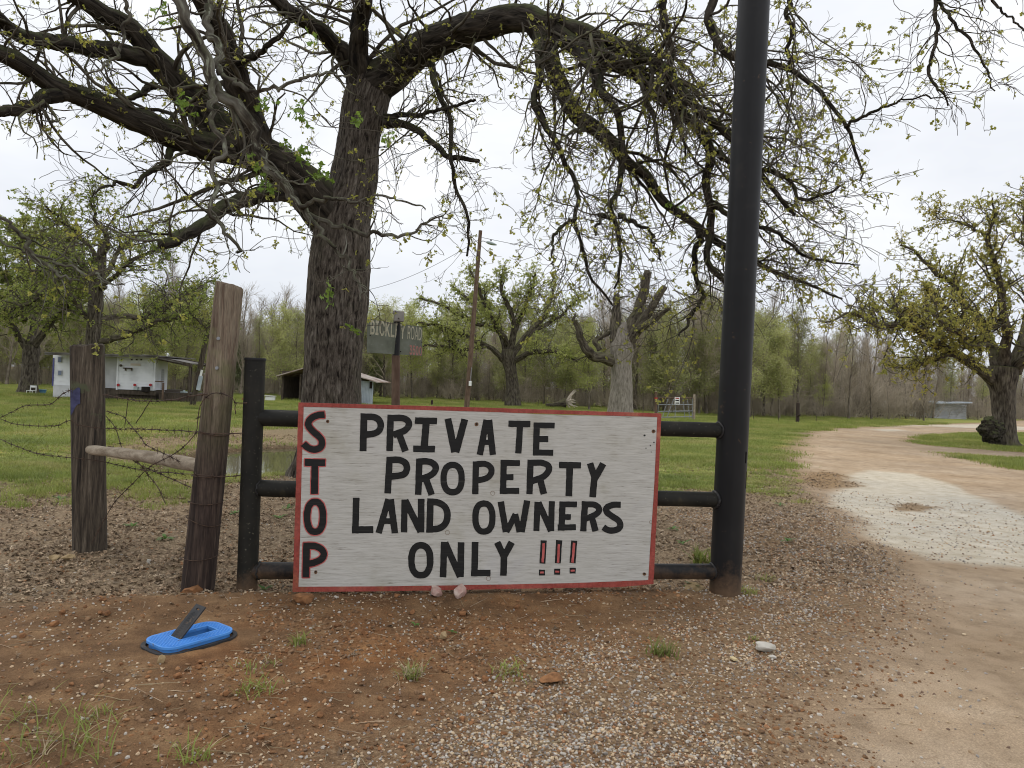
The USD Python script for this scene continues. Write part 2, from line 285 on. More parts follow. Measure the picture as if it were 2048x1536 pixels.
M['blackplastic'] = mat('black_plastic', ramp2((0.014, 0.015, 0.017), (0.035, 0.034, 0.034)), scale=12, rough=0.6, spots=(18, 0.6, (0.09, 0.06, 0.04)))
M['dark_in'] = mat('dark_inside', ramp2((0.01, 0.03, 0.09), (0.012, 0.04, 0.12)), rough=0.8)
M['bark'] = mat('oak_bark', [(0.36, (0.014, 0.011, 0.009)), (0.44, (0.055, 0.045, 0.036)), (0.58, (0.108, 0.092, 0.075)), (0.75, (0.20, 0.178, 0.15))], scale=26, coord='bark', rough=0.95, dist=0.6, bump=(20, 1.0, 0.06), fine=(70, 0.4), spec=0.15, moss=((0.065, 0.072, 0.035), 0.35))
M['limb'] = mat('oak_limb_bark', [(0.36, (0.008, 0.0065, 0.0055)), (0.45, (0.025, 0.021, 0.016)), (0.6, (0.052, 0.044, 0.035)), (0.78, (0.105, 0.092, 0.075))], scale=20, coord='bark', rough=0.95, dist=0.5, bump=(20, 1.0, 0.04), spec=0.15, moss=((0.075, 0.085, 0.035), 0.8))
M['lichen'] = mat('lichened_branch_bark', [(0.36, (0.022, 0.018, 0.014)), (0.48, (0.075, 0.067, 0.052)), (0.62, (0.16, 0.155, 0.13)), (0.75, (0.25, 0.25, 0.215))], scale=14, coord='bark', rough=0.95, bump=(24, 0.9, 0.01), spec=0.15, spots=(28, 0.56, (0.19, 0.20, 0.15)), moss=((0.10, 0.11, 0.055), 0.5))
M['branchlet'] = mat('side_branch_bark', [(0.36, (0.022, 0.018, 0.014)), (0.48, (0.06, 0.052, 0.04)), (0.62, (0.115, 0.105, 0.083)), (0.78, (0.20, 0.195, 0.16))], scale=16, coord='bark', rough=0.95, spec=0.15, moss=((0.12, 0.125, 0.05), 0.7))
M['far_oak'] = mat('far_oak_bark', [(0.36, (0.025, 0.02, 0.016)), (0.48, (0.065, 0.054, 0.042)), (0.62, (0.12, 0.103, 0.08)), (0.78, (0.19, 0.168, 0.13))], scale=16, coord='bark', rough=0.95, spec=0.15, moss=((0.13, 0.13, 0.055), 0.6))
M['twig'] = mat('twig_bark', ramp2((0.05, 0.042, 0.032), (0.135, 0.118, 0.092)), scale=5, rough=0.9, spec=0.15)
M['far_bark'] = mat('far_trunk_bark', ramp2((0.08, 0.066, 0.05), (0.18, 0.152, 0.118)), scale=3, rough=0.95, rand=0.35, spec=0.1)
M['dead_wood'] = mat('bare_dead_wood', [(0.3, (0.09, 0.078, 0.062)), (0.5, (0.19, 0.168, 0.138)), (0.75, (0.30, 0.27, 0.23))], scale=22, coord='bark', rough=0.9, bump=(20, 0.9, 0.02), spots=(1.4, 0.6, (0.22, 0.155, 0.11)))
M['leaf'] = mat('young_oak_leaf', ramp2((0.23, 0.245, 0.045), (0.40, 0.385, 0.09), 0.35, 0.65), scale=2.5, rough=0.6, translucent=0.45, fine=(30, 0.3))
M['bright_leaf'] = mat('bright_oak_leaf', ramp2((0.13, 0.22, 0.03), (0.22, 0.32, 0.055), 0.35, 0.65), scale=6, rough=0.55, translucent=0.45)
M['olive_leaf'] = mat('olive_oak_leaf', [(0.3, (0.24, 0.255, 0.06)), (0.5, (0.36, 0.345, 0.085)), (0.7, (0.45, 0.37, 0.10))], scale=1.1, rough=0.65, translucent=0.55)
M['green_leaf'] = mat('green_oak_leaf', [(0.3, (0.17, 0.215, 0.055)), (0.5, (0.25, 0.295, 0.07)), (0.7, (0.34, 0.32, 0.10))], scale=0.9, rough=0.65, translucent=0.55)
M['pale_leaf'] = mat('pale_spring_leaf', [(0.3, (0.33, 0.375, 0.10)), (0.6, (0.47, 0.49, 0.16))], scale=0.7, rough=0.65, translucent=0.45, rand=0.25)
M['wood_leaf'] = mat('woodland_leaf', [(0.3, (0.24, 0.265, 0.095)), (0.6, (0.37, 0.375, 0.15))], scale=0.4, rough=0.7, translucent=0.4, rand=0.3)
M['cedar_leaf'] = mat('cedar_foliage', [(0.3, (0.14, 0.165, 0.085)), (0.6, (0.23, 0.25, 0.13))], scale=0.8, rough=0.8, translucent=0.2, rand=0.2)
M['brush'] = mat('bare_brush_twigs', [(0.3, (0.21, 0.175, 0.13)), (0.6, (0.36, 0.31, 0.24))], scale=0.5, rough=0.95, rand=0.25, spec=0.1)
M['grass'] = mat('grass_blades', [(0.3, (0.145, 0.185, 0.04)), (0.5, (0.23, 0.265, 0.06)), (0.7, (0.35, 0.32, 0.12))], scale=0.6, rough=0.6, translucent=0.35, rand=0.25)
M['weed'] = mat('weed_leaf', ramp2((0.07, 0.14, 0.03), (0.12, 0.21, 0.05)), scale=9, rough=0.55, translucent=0.3)
M['straw'] = mat('dry_straw', ramp2((0.20, 0.15, 0.085), (0.36, 0.29, 0.18)), scale=9, rough=0.9)
M['dead_leaf'] = mat('dead_oak_leaf', [(0.25, (0.13, 0.085, 0.05)), (0.5, (0.29, 0.205, 0.13)), (0.75, (0.49, 0.395, 0.28))], scale=9, detail=2, rough=0.85, rand=0.45)
# ------------------------------------------------------------------ the ground: one height field, cut into ground, grass, road, limestone patch
def gpoly(px):
    return np.array([G(x, y)[:2] for x, y in px])
def sdf(poly, x, y):
    """Signed distance to a polygon, negative inside."""
    p = np.asarray(poly); q = np.roll(p, -1, 0); d = np.full(x.shape, 1e9); ins = np.zeros(x.shape, bool)
    for (ax, ay), (bx, by) in zip(p, q):
        ex, ey = bx - ax, by - ay; wx, wy = x - ax, y - ay
        t = np.clip((wx * ex + wy * ey) / (ex * ex + ey * ey + 1e-12), 0, 1)
        d = np.minimum(d, (wx - ex * t) ** 2 + (wy - ey * t) ** 2)
        ins ^= ((ay > y) != (by > y)) & (x < (bx - ax) * (y - ay) / (by - ay + 1e-12) + ax)
    return np.where(ins, -1, 1) * np.sqrt(d)
def fb(x, y, s, o=4, seed=0): return meshkit.fbm(np.stack([x * s, y * s, np.zeros_like(x) + 0.37], -1), o, seed) - 0.5
def sst(a, b, x):
    t = np.clip((x - a) / (b - a), 0, 1); return t * t * (3 - 2 * t)

ROAD = np.vstack([gpoly([(1700, 1700), (1680, 1536), (1690, 1400), (1720, 1300), (1750, 1200), (1720, 1110), (1645, 1010), (1572, 940), (1580, 905), (1590, 884), (1602, 868), (1660, 857), (1800, 851), (1950, 846), (2100, 838)]), [[42, 90], [60, 84], [40, 30], [20, 6], [6, 0.5]]])
CALI = gpoly([(1665, 990), (1680, 955), (1735, 938), (1830, 946), (1930, 978), (2040, 1026), (2140, 1060), (2140, 1140), (1980, 1128), (1850, 1116), (1770, 1088), (1705, 1045)])
FARWHITE = [gpoly([(1755, 852), (1860, 852), (2100, 862), (2100, 856), (1950, 848)]), gpoly([(1740, 858), (1790, 857), (1815, 861), (1770, 862)])]
ISLAND = gpoly([(1815, 882), (1860, 869), (1930, 866), (2090, 866), (2120, 905), (2030, 903), (1960, 897), (1870, 891)])
ISLAND2 = gpoly([(1880, 905), (1960, 909), (2090, 918), (2090, 946), (1990, 930)])
POND = gpoly([(318, 912), (370, 900), (440, 890), (520, 883), (600, 882), (668, 886), (680, 915), (640, 934), (560, 938), (440, 934), (350, 925)])
MULCH = gpoly([(1605, 950), (1650, 940), (1705, 955), (1722, 972), (1660, 978), (1618, 968)])
STAIN = gpoly([(1788, 1008), (1830, 1006), (1878, 1014), (1850, 1021), (1800, 1017)])
GRASS_EDGE = gpoly([(-420, 975), (-40, 975), (90, 985), (200, 960), (300, 985), (420, 962), (520, 955), (600, 945), (800, 960), (1000, 968), (1200, 975), (1330, 985), (1420, 990), (1490, 985), (1540, 940), (1566, 920)])
GRASS = np.vstack([GRASS_EDGE, gpoly([(1580, 900), (1590, 884), (1602, 868), (1660, 857), (1800, 851), (1950, 846), (2100, 838)]), [[42, 90], [60, 120], [-80, 120], [-60, 10]]])
BANK = gpoly([(150, 905), (300, 872), (420, 855), (600, 850), (720, 860), (720, 890), (600, 884), (440, 890), (330, 905), (240, 915)])
TREE_XY = G(655, 962)[:2]
MPOS = G(372, 1285)[:2]
POLE_AT = P(1450, 1186, 5.3)

def H(x, y):
    x, y = np.asarray(x, float), np.asarray(y, float)
    r = np.hypot(x, y)
    h = 0.05 * fb(x, y, 0.5, 3, 5) + 0.022 * fb(x, y, 2.1, 3, 9) * sst(14, 6, r)
    near = sst(7.5, 4.2, r)
    road = sst(0.2, -0.5, sdf(ROAD, x, y) + 0.4 * fb(x, y, 1.2, 3, 3))
    h = h + near * (1 - road) * (0.042 * fb(x, y, 6.5, 4, 11) + 0.011 * fb(x, y, 30.0, 3, 12))
    h = h * (1 - 0.6 * road) - 0.015 * road
    dp = sdf(POND, x, y) + 0.25 * fb(x, y, 1.5, 3, 21)
    h = h - 0.10 * sst(2.6, 0.2, dp) - 0.35 * sst(0.25, -0.5, dp)
    dt = np.hypot(x - TREE_XY[0], y - TREE_XY[1]); h = h + 0.10 * sst(1.9, 0.5, dt)
    h = h + 0.035 * sst(0.9, 0.1, np.abs(np.hypot(x - MPOS[0], y - MPOS[1]) - 0.45)) * near   # loose earth round the meter box
    # loose earth kept along the foot of the board and posts
    h = h + 0.045 * sst(0.35, 0.0, np.abs(y - (4.62 + 0.21 * (x + 1.4)))) * sst(-3.2, -2.2, x) * sst(1.6, 1.2, x)
    return h

def zones(x, y):
    r = np.hypot(x, y)
    e = fb(x, y, 0.9, 4, 31); e2 = fb(x, y, 3.5, 3, 32); e3 = fb(x, y, 0.35, 3, 33)
    road = sst(0.35, -0.6, sdf(ROAD, x, y) + 0.9 * e * sst(14, 4, r) + 0.3 * e + 0.4 * e2)
    cal = sst(0.14, -0.22, sdf(CALI, x, y) + 0.6 * e + 0.4 * e2)
    for q in FARWHITE: cal = np.maximum(cal, 0.9 * sst(0.5, -0.5, sdf(q, x, y) + 0.4 * e))
    g = sst(0.9, -1.0, sdf(GRASS, x, y) + 2.2 * e + 1.2 * e2) * (1 - 0.8 * sst(0.10, 0.22, e3 * 0.6 + e + 0.4 * e2) * sst(34, 12, r))
    g = np.maximum(g, sst(0.5, -0.3, sdf(ISLAND, x, y) + 0.6 * e)); g = np.maximum(g, sst(0.4, -0.3, sdf(ISLAND2, x, y) + 0.5 * e))
    g = g * (1 - 0.9 * sst(0.5, -0.3, sdf(BANK, x, y) + 0.5 * e)) * sst(-0.1, 0.5, sdf(POND, x, y))
    island = np.minimum(sdf(ISLAND, x, y), sdf(ISLAND2, x, y))
    road = road * (1 - g * (island < 0.4))
    g = g * (1 - road)
    bank = sst(0.5, -0.3, sdf(BANK, x, y) + 0.5 * e)
    line = y - (4.75 + 0.22 * (x + 1.4))                    # behind (+) or in front (-) of the fence line
    litter = np.maximum(sst(-0.25, 0.5, line + 0.5 * e), bank) * (1 - g) * (1 - road)
    grav = sst(-0.25, 0.2, e * 0.8 + e2 * 0.45 + 0.32 * (x - 0.05) + 0.27 * (3.6 - y)) * sst(0.6, -0.2, line)
    grav = np.maximum(grav, sst(0.0, 0.5, x - 1.9 + e) * sst(0.5, -0.3, line - 3.2)) * (1 - road)
    grav = np.maximum(grav, 0.8 * sst(0.55, 0.1, np.abs(sdf(CALI, x, y) + 0.1) + 0.6 * e) * sst(6.8, 6.0, r))
    rust = 0.85 * sst(0.0, 0.22, e3 * 0.7 + e * 0.55 + e2 * 0.3 - 0.06 * np.abs(y - 3.6) + 0.05) * (1 - grav * 0.8) * (1 - litter) * (1 - road) * sst(1.6, 0.6, x)
    e4 = fb(x, y, 11.0, 3, 34); mul = np.maximum(sst(0.22, -0.18, sdf(MULCH, x, y) + 0.8 * e2 + 0.3 * e + 0.5 * e4), sst(0.10, -0.06, sdf(STAIN, x, y) + 0.5 * e2 + 0.35 * e4)) * 0.85
    wet = sst(0.5, 0.0, sdf(POND, x, y))
    return g, road, cal, litter, grav, rust, mul, wet

ZONE_MAT = None
def ground_material():
    n, l = {}, []
    n['g'] = ('geometry', {})
    for k in ('z1', 'z2', 'z3'):
        n[k] = ('attribute', {'attribute': k}); n[k + 's'] = ('separate_xyz', {}); l.append((f'{k}.vector', f'{k}s.vector'))
    for nm, sc, det in (('a', 0.8, 5.0), ('b', 5.0, 6.0), ('c', 40.0, 5.0), ('d', 140.0, 3.0), ('e', 0.16, 4.0)):
        n['n' + nm] = ('noise_texture', {'scale': sc, 'detail': det, 'roughness': 0.65}); l.append(('g.position', f'n{nm}.vector'))
    def ramp(nm, src, stops): n[nm] = ('rgb_ramp', {'ramp': stops}); l.append((src, nm + '.fac'))
    def mix(nm, fac, a, b, t='mix'):
        n[nm] = ('mix', {'mix_type': t, 'fac': fac if not isinstance(fac, str) else 0.5})
        if isinstance(fac, str): l.append((fac, nm + '.fac'))
        l.append((a, nm + '.color1')); l.append((b, nm + '.color2'))
    ramp('dirt', 'nb.fac', [(0.3, (0.10, 0.058, 0.031)), (0.5, (0.175, 0.103, 0.054)), (0.72, (0.27, 0.168, 0.088))])
    ramp('rust', 'nb.fac', [(0.3, (0.155, 0.066, 0.026)), (0.55, (0.26, 0.118, 0.045)), (0.75, (0.36, 0.185, 0.075))])
    ramp('litter', 'nc.fac', [(0.3, (0.095, 0.066, 0.042)), (0.5, (0.225, 0.165, 0.105)), (0.7, (0.39, 0.305, 0.205))])
    ramp('grav', 'nc.fac', [(0.3, (0.10, 0.064, 0.037)), (0.52, (0.215, 0.142, 0.082)), (0.7, (0.34, 0.245, 0.155))])
    ramp('grass', 'nb.fac', [(0.28, (0.145, 0.165, 0.045)), (0.5, (0.22, 0.245, 0.06)), (0.72, (0.33, 0.30, 0.115))])
    ramp('grass2', 'na.fac', [(0.3, (1.35, 0.98, 0.85)), (0.48, (1.0, 1.0, 1.0)), (0.7, (0.78, 0.9, 0.7))])
    ramp('road', 'na.fac', [(0.3, (0.30, 0.217, 0.138)), (0.5, (0.39, 0.295, 0.20)), (0.7, (0.455, 0.36, 0.26))])
    ramp('road2', 'nb.fac', [(0.3, (0.72, 0.70, 0.68)), (0.5, (1, 1, 1)), (0.75, (1.15, 1.15, 1.17))])
    ramp('cali', 'nb.fac', [(0.3, (0.40, 0.345, 0.26)), (0.5, (0.50, 0.45, 0.36)), (0.7, (0.58, 0.535, 0.45))])
    ramp('mulch', 'nc.fac', [(0.3, (0.10, 0.06, 0.03)), (0.5, (0.23, 0.145, 0.07)), (0.68, (0.38, 0.27, 0.15))])
    ramp('spk', 'nd.fac', [(0.3, (0.66, 0.64, 0.62)), (0.5, (1, 1, 1)), (0.68, (1.4, 1.38, 1.36))])
    ramp('big', 'ne.fac', [(0.35, (0.85, 0.87, 0.9)), (0.6, (1.08, 1.06, 1.02))])
    mix('gr', 1.0, 'grass.color', 'grass2.color', 'multiply'); mix('rd', 1.0, 'road.color', 'road2.color', 'multiply')
    mix('m1', 'z2s.z', 'dirt.color', 'rust.color'); mix('m2', 'z2s.x', 'm1.color', 'litter.color'); mix('m3', 'z2s.y', 'm2.color', 'grav.color')
    mix('m4', 'z1s.x', 'm3.color', 'gr.color'); mix('m5', 'z1s.y', 'm4.color', 'rd.color'); mix('m6', 'z1s.z', 'm5.color', 'cali.color'); mix('m7', 'z3s.x', 'm6.color', 'mulch.color')
    mix('m8', 0.85, 'm7.color', 'spk.color', 'multiply'); mix('m9', 1.0, 'm8.color', 'big.color', 'multiply')
    n['wetm'] = ('mix', {'mix_type': 'multiply', 'color2': (0.45, 0.42, 0.38)}); l += [('z3s.y', 'wetm.fac'), ('m9.color', 'wetm.color1')]
    n['b1'] = ('bump', {'strength': 0.75, 'distance': 0.02}); l.append(('nc.fac', 'b1.height'))
    n['b2'] = ('bump', {'strength': 0.8, 'distance': 0.006}); l += [('nd.fac', 'b2.height'), ('b1.normal', 'b2.normal')]
    n['p'] = ('principled_bsdf', {'roughness': 0.95, 'specular_ior_level': 0.12}); l += [('wetm.color', 'p.base_color'), ('b2.normal', 'p.normal')]
    return usdkit.material(stage, '/World/Looks/earth', n, l, surface='p.BSDF')
M['earth'] = ground_material()

def build_ground():
    A = np.radians(np.concatenate([np.arange(-180, -48, 4.0), np.arange(-48, 48.01, 0.22), np.arange(52, 180, 4.0)]))
    R = [0.0, 0.4, 0.8]; r = 1.2
    while r < 140: R.append(r); r *= 1.0105 if r > 2 else 1.03
    R += [170, 230, 320, 500]
    R = np.array(R); nA = len(A)
    a, rr = np.meshgrid(A, R); x, y = rr * np.sin(a), rr * np.cos(a)
    z = H(x, y); z = np.where(rr > 120, z * np.clip((170 - rr) / 50, 0, 1), z)
    g, road, cal, lit, grav, rust, mul, wet = zones(x, y)
    V = np.stack([x, y, z], -1).reshape(-1, 3)
    c1, c2, c3 = (np.stack(c, -1).reshape(-1, 3) for c in ((g, road, cal), (lit, grav, rust), (mul, wet, wet * 0)))
    i, j = np.meshgrid(np.arange(len(R) - 1), np.arange(nA), indexing='ij'); j2 = (j + 1) % nA
    F = np.stack([i * nA + j, i * nA + j2, (i + 1) * nA + j2, (i + 1) * nA + j], -1).reshape(-1, 4)[:, ::-1]
    pick = np.where(c1[:, 2] > 0.5, 3, np.where(c1[:, 1] > 0.5, 2, np.where(c1[:, 0] > 0.5, 1, 0)))
    fk = np.median(pick[F], axis=1).astype(int)
    nrm = meshkit.arrays((V, F), True)[2]
    for k, nm in enumerate(('ground', 'grass_field', 'dirt_road', 'limestone_patch')):
        f = F[fk == k]; u, inv = np.unique(f, return_inverse=True); inv = inv.reshape(f.shape)
        m = obj(nm, (V[u], inv), M['earth'], color={'z1': c1[u], 'z2': c2[u], 'z3': c3[u]})
        me = UsdGeom.Mesh(m); me.CreateNormalsAttr(Vt.Vec3fArray.FromNumpy(nrm[u].astype(np.float32))); me.SetNormalsInterpolation('vertex')
        tag(m, kind='structure')
build_ground()

M['water'] = usdkit.material(stage, '/World/Looks/pond_water', {
    'g': ('geometry', {}), 'mp': ('mapping', {'scale': (1, 2.5, 1)}), 'n': ('noise_texture', {'scale': 2.5, 'detail': 3.0}), 'b': ('bump', {'strength': 0.02, 'distance': 0.02}),
    'p': ('principled_bsdf', {'base_color': (0.035, 0.034, 0.018), 'roughness': 0.02, 'specular_ior_level': 0.55})},
    [('g.position', 'mp.vector'), ('mp.vector', 'n.vector'), ('n.fac', 'b.height'), ('b.normal', 'p.normal')], surface='p.BSDF')
WATER_Z = -0.185
pp = Polygon(POND).buffer(0.5)
tag(obj('pond', prism(pp, -0.05, 0.0, lambda xy, z: np.column_stack([xy, z + WATER_Z])), M['water']), kind='structure')

# ------------------------------------------------------------------ the painted board
DL, DR = 4.655, 5.165
TL, BL, TR, BR = P(597, 805, DL), P(585, 1184, DL), P(1323, 827, DR), P(1307, 1168, DR)
bx = (BR - BL); bx /= np.linalg.norm(bx); bu = (TL - BL); bn = np.cross(bx, bu); bn /= np.linalg.norm(bn)
if bn[1] > 0: bn = -bn                                    # towards the camera
def on_plane(px, py, o, n):
    px, py = np.asarray(px, float), np.asarray(py, float)
    d = Fv + Rv * ((px - 1024) / FPX)[..., None] + Uv * ((768 - py) / FPX)[..., None]
    t = ((o - CAM) @ n) / (d @ n); return CAM + d * t[..., None]
def board_put(xy, z): return on_plane(xy[:, 0], xy[:, 1], BL, bn) + np.asarray(z)[:, None] * bn
rngL = np.random.default_rng(5)
def rough_edge(poly, amp=0.35, step=2.0, seed=0):
    """Gives a brushed outline a hand's unevenness."""
    def ring(c, k):
        c = np.asarray(LineString(c).segmentize(step).coords)[:-1]
        q = np.stack([c[:, 0] * 0.16, c[:, 1] * 0.16, np.full(len(c), seed * 3.1 + k)], 1)
        return c + amp * 2 * np.stack([meshkit.fbm(q, 2, 3) - 0.5, meshkit.fbm(q + 9.3, 2, 4) - 0.5], 1)
    out = []
    for g in getattr(poly, 'geoms', [poly]):
        p = Polygon(ring(g.exterior.coords, 0), [ring(h.coords, i + 1) for i, h in enumerate(g.interiors)])
        out.append(p if p.is_valid else p.buffer(0))
    return unary_union(out)
board = thing('wooden_sign', 'large weathered white plywood board with red edge and black hand-painted private property lettering', 'sign', tuple(BL))
outline = Polygon([(597, 805), (960, 815), (1323, 827), (1315, 1000), (1307, 1168), (1240, 1174), (1000, 1178), (800, 1182), (585, 1184), (591, 1000)])
inner = Polygon([(607.5, 813.5), (800, 818.5), (1000, 824.5), (1090, 829), (1200, 831.5), (1314.5, 834), (1309, 960), (1306, 1010), (1300, 1100), (1296.5, 1160), (1150, 1166), (1000, 1169), (820, 1172), (700, 1173), (597, 1173.5), (600, 1080), (603, 950)])
obj('panel', prism(inner.buffer(-0.05), -0.018, 0.0, board_put), M['board'], board)
band = rough_edge(outline.difference(inner), 0.5, 6, 1).intersection(outline.buffer(0.3)).difference(inner.buffer(-0.01))
edges = {'top': Polygon([(560, 780), (1360, 800), (1314.5, 834), (607.5, 813.5)]), 'left': Polygon([(560, 780), (607.5, 813.5), (603, 950), (600, 1080), (597, 1173.5), (560, 1210)]),
         'bottom': Polygon([(560, 1210), (597, 1173.5), (820, 1172), (1150, 1166), (1296.5, 1160), (1340, 1195)]), 'right': Polygon([(1360, 800), (1314.5, 834), (1309, 960), (1296.5, 1160), (1340, 1195)])}
for k, q in edges.items():
    obj('border', prism(band.intersection(q).buffer(0), -0.019, 0.0012, board_put), M['red_paint'], board)
A5 = lambda p: (560 + p[0] / 3.49, 780 + p[1] / 3.49)
A6 = lambda p: (940 + p[0] / 3.49, 780 + p[1] / 3.49)
def ell(cx, cy, x0, x1, y0, y1, w, n=26):
    rx, ry = (x1 - x0 - w) / 2, (y1 - y0 - w) / 2
    return [(cx + rx * math.copysign(abs(math.cos(t)) ** 0.85, math.cos(t)), cy + ry * math.copysign(abs(math.sin(t)) ** 0.85, math.sin(t))) for t in np.linspace(0, 2 * math.pi, n)]
def letter(strokes, A, name='letter', red=False):
    ps = []
    for s in strokes:
        pts, w = s[0], s[1]; curve = len(s) > 2
        q = np.array([A(p) for p in pts])
        if curve: q = smooth_path(np.column_stack([q, np.zeros(len(q))]), 40)[:, :2]
        ps.append(LineString(q).buffer(w / 3.49 / 2, cap_style='flat', join_style='round' if curve else 'mitre'))
    shape = unary_union(ps).buffer(-0.6).buffer(1.2).buffer(-0.6)
    shape = rough_edge(shape, 0.5, 2.2, int(shape.centroid.x))
    o = obj(name, prism(shape, 0.0003, 0.0016, board_put), M['black_paint'], board)
    if red:
        ring = rough_edge(shape.buffer(2.0), 0.6, 2.5, 7).difference(shape.buffer(0.02))
        obj('red_outline', prism(ring, 0.0003, 0.0012, board_put), M['red_line'], o)
    return o, shape
C = 1
letter([([(312, 172), (265, 176), (222, 195), (199, 225), (202, 255), (230, 288), (268, 320), (291, 352), (288, 392), (258, 414), (222, 414), (188, 398), (164, 374)], 46, C)], A5, red=True)
letter([([(172, 505), (316, 507)], 48), ([(243, 500), (240, 725)], 48)], A5, red=True)
letter([(ell(245, 885, 168, 325, 757, 1013, 46), 46, C)], A5, red=True)
letter([([(186, 1066), (180, 1308)], 48), ([(172, 1088), (235, 1088), (285, 1108), (306, 1145), (288, 1180), (240, 1204), (190, 1214)], 46, C)], A5, red=True)
# PRIVATE
letter([([(586, 163), (580, 426)], 48), ([(575, 188), (645, 187), (688, 207), (704, 248), (686, 288), (642, 307), (590, 310)], 46, C)], A5)
letter([([(773, 172), (764, 425)], 46), ([(765, 196), (850, 196), (890, 213), (899, 245), (870, 282), (790, 314)], 46, C), ([(828, 300), (876, 427)], 48)], A5)
letter([([(942, 213), (1096, 216)], 46), ([(1021, 215), (1006, 410)], 50), ([(930, 410), (1082, 412)], 46)], A5)
letter([([(1172, 200), (1219, 434)], 48), ([(1290, 204), (1228, 434)], 48)], A5)
letter([([(115, 208), (68, 453)], 44), ([(133, 208), (160, 453)], 44), ([(85, 365), (152, 365)], 36)], A6)
letter([([(268, 235), (421, 238)], 44), ([(350, 235), (337, 442)], 44)], A6)
letter([([(466, 226), (460, 455)], 44), ([(446, 246), (591, 248)], 40), ([(465, 342), (546, 342)], 42), ([(440, 436), (580, 438)], 42)], A6)
# PROPERTY
letter([([(766, 466), (751, 721)], 46), ([(756, 489), (828, 488), (873, 508), (886, 550), (860, 590), (765, 606)], 46, C)], A5)
letter([([(973, 478), (965, 731)], 46), ([(962, 499), (1040, 500), (1080, 524), (1084, 560), (1050, 595), (985, 622)], 46, C), ([(1015, 610), (1059, 732)], 46)], A5)
letter([(ell(1205, 618, 1120, 1290, 500, 735, 44), 44, C)], A5)
letter([([(41, 498), (36, 727)], 44), ([(30, 519), (108, 516), (145, 543), (148, 580), (115, 615), (45, 632)], 42, C)], A6)
letter([([(236, 489), (230, 726)], 44), ([(213, 508), (348, 510)], 42), ([(230, 608), (303, 608)], 42), ([(208, 705), (343, 704)], 42)], A6)
letter([([(423, 486), (415, 726)], 44), ([(410, 508), (500, 508), (546, 530), (547, 565), (510, 605), (430, 638)], 44, C), ([(488, 620), (516, 726)], 46)], A6)
letter([([(622, 523), (774, 526)], 44), ([(696, 520), (690, 741)], 46)], A6)
letter([([(838, 510), (872, 620)], 46), ([(930, 514), (868, 625)], 46), ([(869, 600), (856, 747)], 46)], A6)
# LAND
letter([([(532, 752), (525, 1000)], 46), ([(502, 975), (651, 974)], 48)], A5)
letter([([(757, 762), (688, 999)], 44), ([(772, 762), (802, 999)], 46), ([(705, 915), (792, 915)], 40)], A5)
letter([([(869, 764), (866, 993)], 44), ([(873, 768), (982, 990)], 46), ([(986, 759), (984, 993)], 46)], A5)
letter([([(1051, 756), (1043, 996)], 46), ([(1040, 780), (1100, 785), (1150, 815), (1169, 870), (1155, 930), (1110, 965), (1035, 973)], 46, C)], A5)
# OWNERS
letter([(ell(97, 890, 15, 178, 769, 1010, 44), 44, C)], A6)
letter([([(215, 778), (250, 991)], 44), ([(255, 991), (318, 866)], 40), ([(316, 866), (345, 991)], 40), ([(399, 771), (360, 991)], 44)], A6)
letter([([(471, 781), (463, 984)], 42), ([(477, 784), (566, 984)], 44), ([(571, 776), (566, 984)], 42)], A6)
letter([([(646, 778), (638, 981)], 44), ([(623, 797), (746, 798)], 40), ([(640, 886), (704, 886)], 40), ([(612, 960), (739, 957)], 42)], A6)
letter([([(803, 776), (790, 986)], 44), ([(792, 798), (865, 800), (899, 825), (886, 862), (805, 900)], 42, C), ([(848, 880), (876, 985)], 44)], A6)
letter([([(1052, 801), (1000, 801), (955, 820), (954, 850), (990, 880), (1035, 910), (1049, 945), (1030, 972), (985, 981), (955, 974), (930, 958)], 44, C)], A6)
# ONLY !!!
letter([(ell(983, 1188, 895, 1072, 1060, 1315, 46), 46, C)], A5)
letter([([(1146, 1060), (1138, 1307)], 46), ([(1152, 1065), (1257, 1303)], 46), ([(1264, 1062), (1260, 1304)], 46)], A5)
letter([([(36, 1060), (30, 1300)], 46), ([(8, 1276), (143, 1277)], 44)], A6)
letter([([(190, 1063), (238, 1165)], 46), ([(291, 1062), (234, 1168)], 46), ([(238, 1150), (233, 1296)], 46)], A6)
for (a, b, d, ri, rd) in (((515, 1049), (505, 1211), (502, 1274), ((514, 1068), (507, 1202)), 20), ((622, 1048), (613, 1209), (608, 1268), ((621, 1075), (613, 1204)), 24), ((727, 1051), (716, 1208), (717, 1261), ((725, 1066), (716, 1205)), 22)):
    o, s = letter([([a, b], 42), ([(d[0], d[1] - 20), (d[0], d[1] + 20)], 42)], A6, 'exclamation_mark')
    q = LineString([A6(ri[0]), A6(ri[1])]).buffer(2.4, cap_style='flat').union(LineString([A6((d[0] - 14, d[1])), A6((d[0] + 14, d[1]))]).buffer(1.8, cap_style='flat'))
    obj('red_fill', prism(rough_edge(q, 0.9, 2, int(a[0])), 0.0016, 0.0024, board_put), M['red_line'], o)
for c, A, r in (((332, 217), A5, 2.0), ((1372, 237), A5, 2.4), ((1281, 285), A6, 2.2), ((250, 1268), A5, 2.1), ((1217, 1282), A6, 2.0)):
    x, y = A(c)
    n_ = obj('nail', prism(Point(x, y).buffer(r * 0.72), 0.0, 0.004, board_put), M['hole'], board)
    obj('rust_stain', prism(rough_edge(Point(x, y + 0.8).buffer(r * 1.7), 0.8, 1.5, int(x)).difference(Point(x, y).buffer(r * 0.74)), 0.0003, 0.0009, board_put), M['rust_stain'], n_)
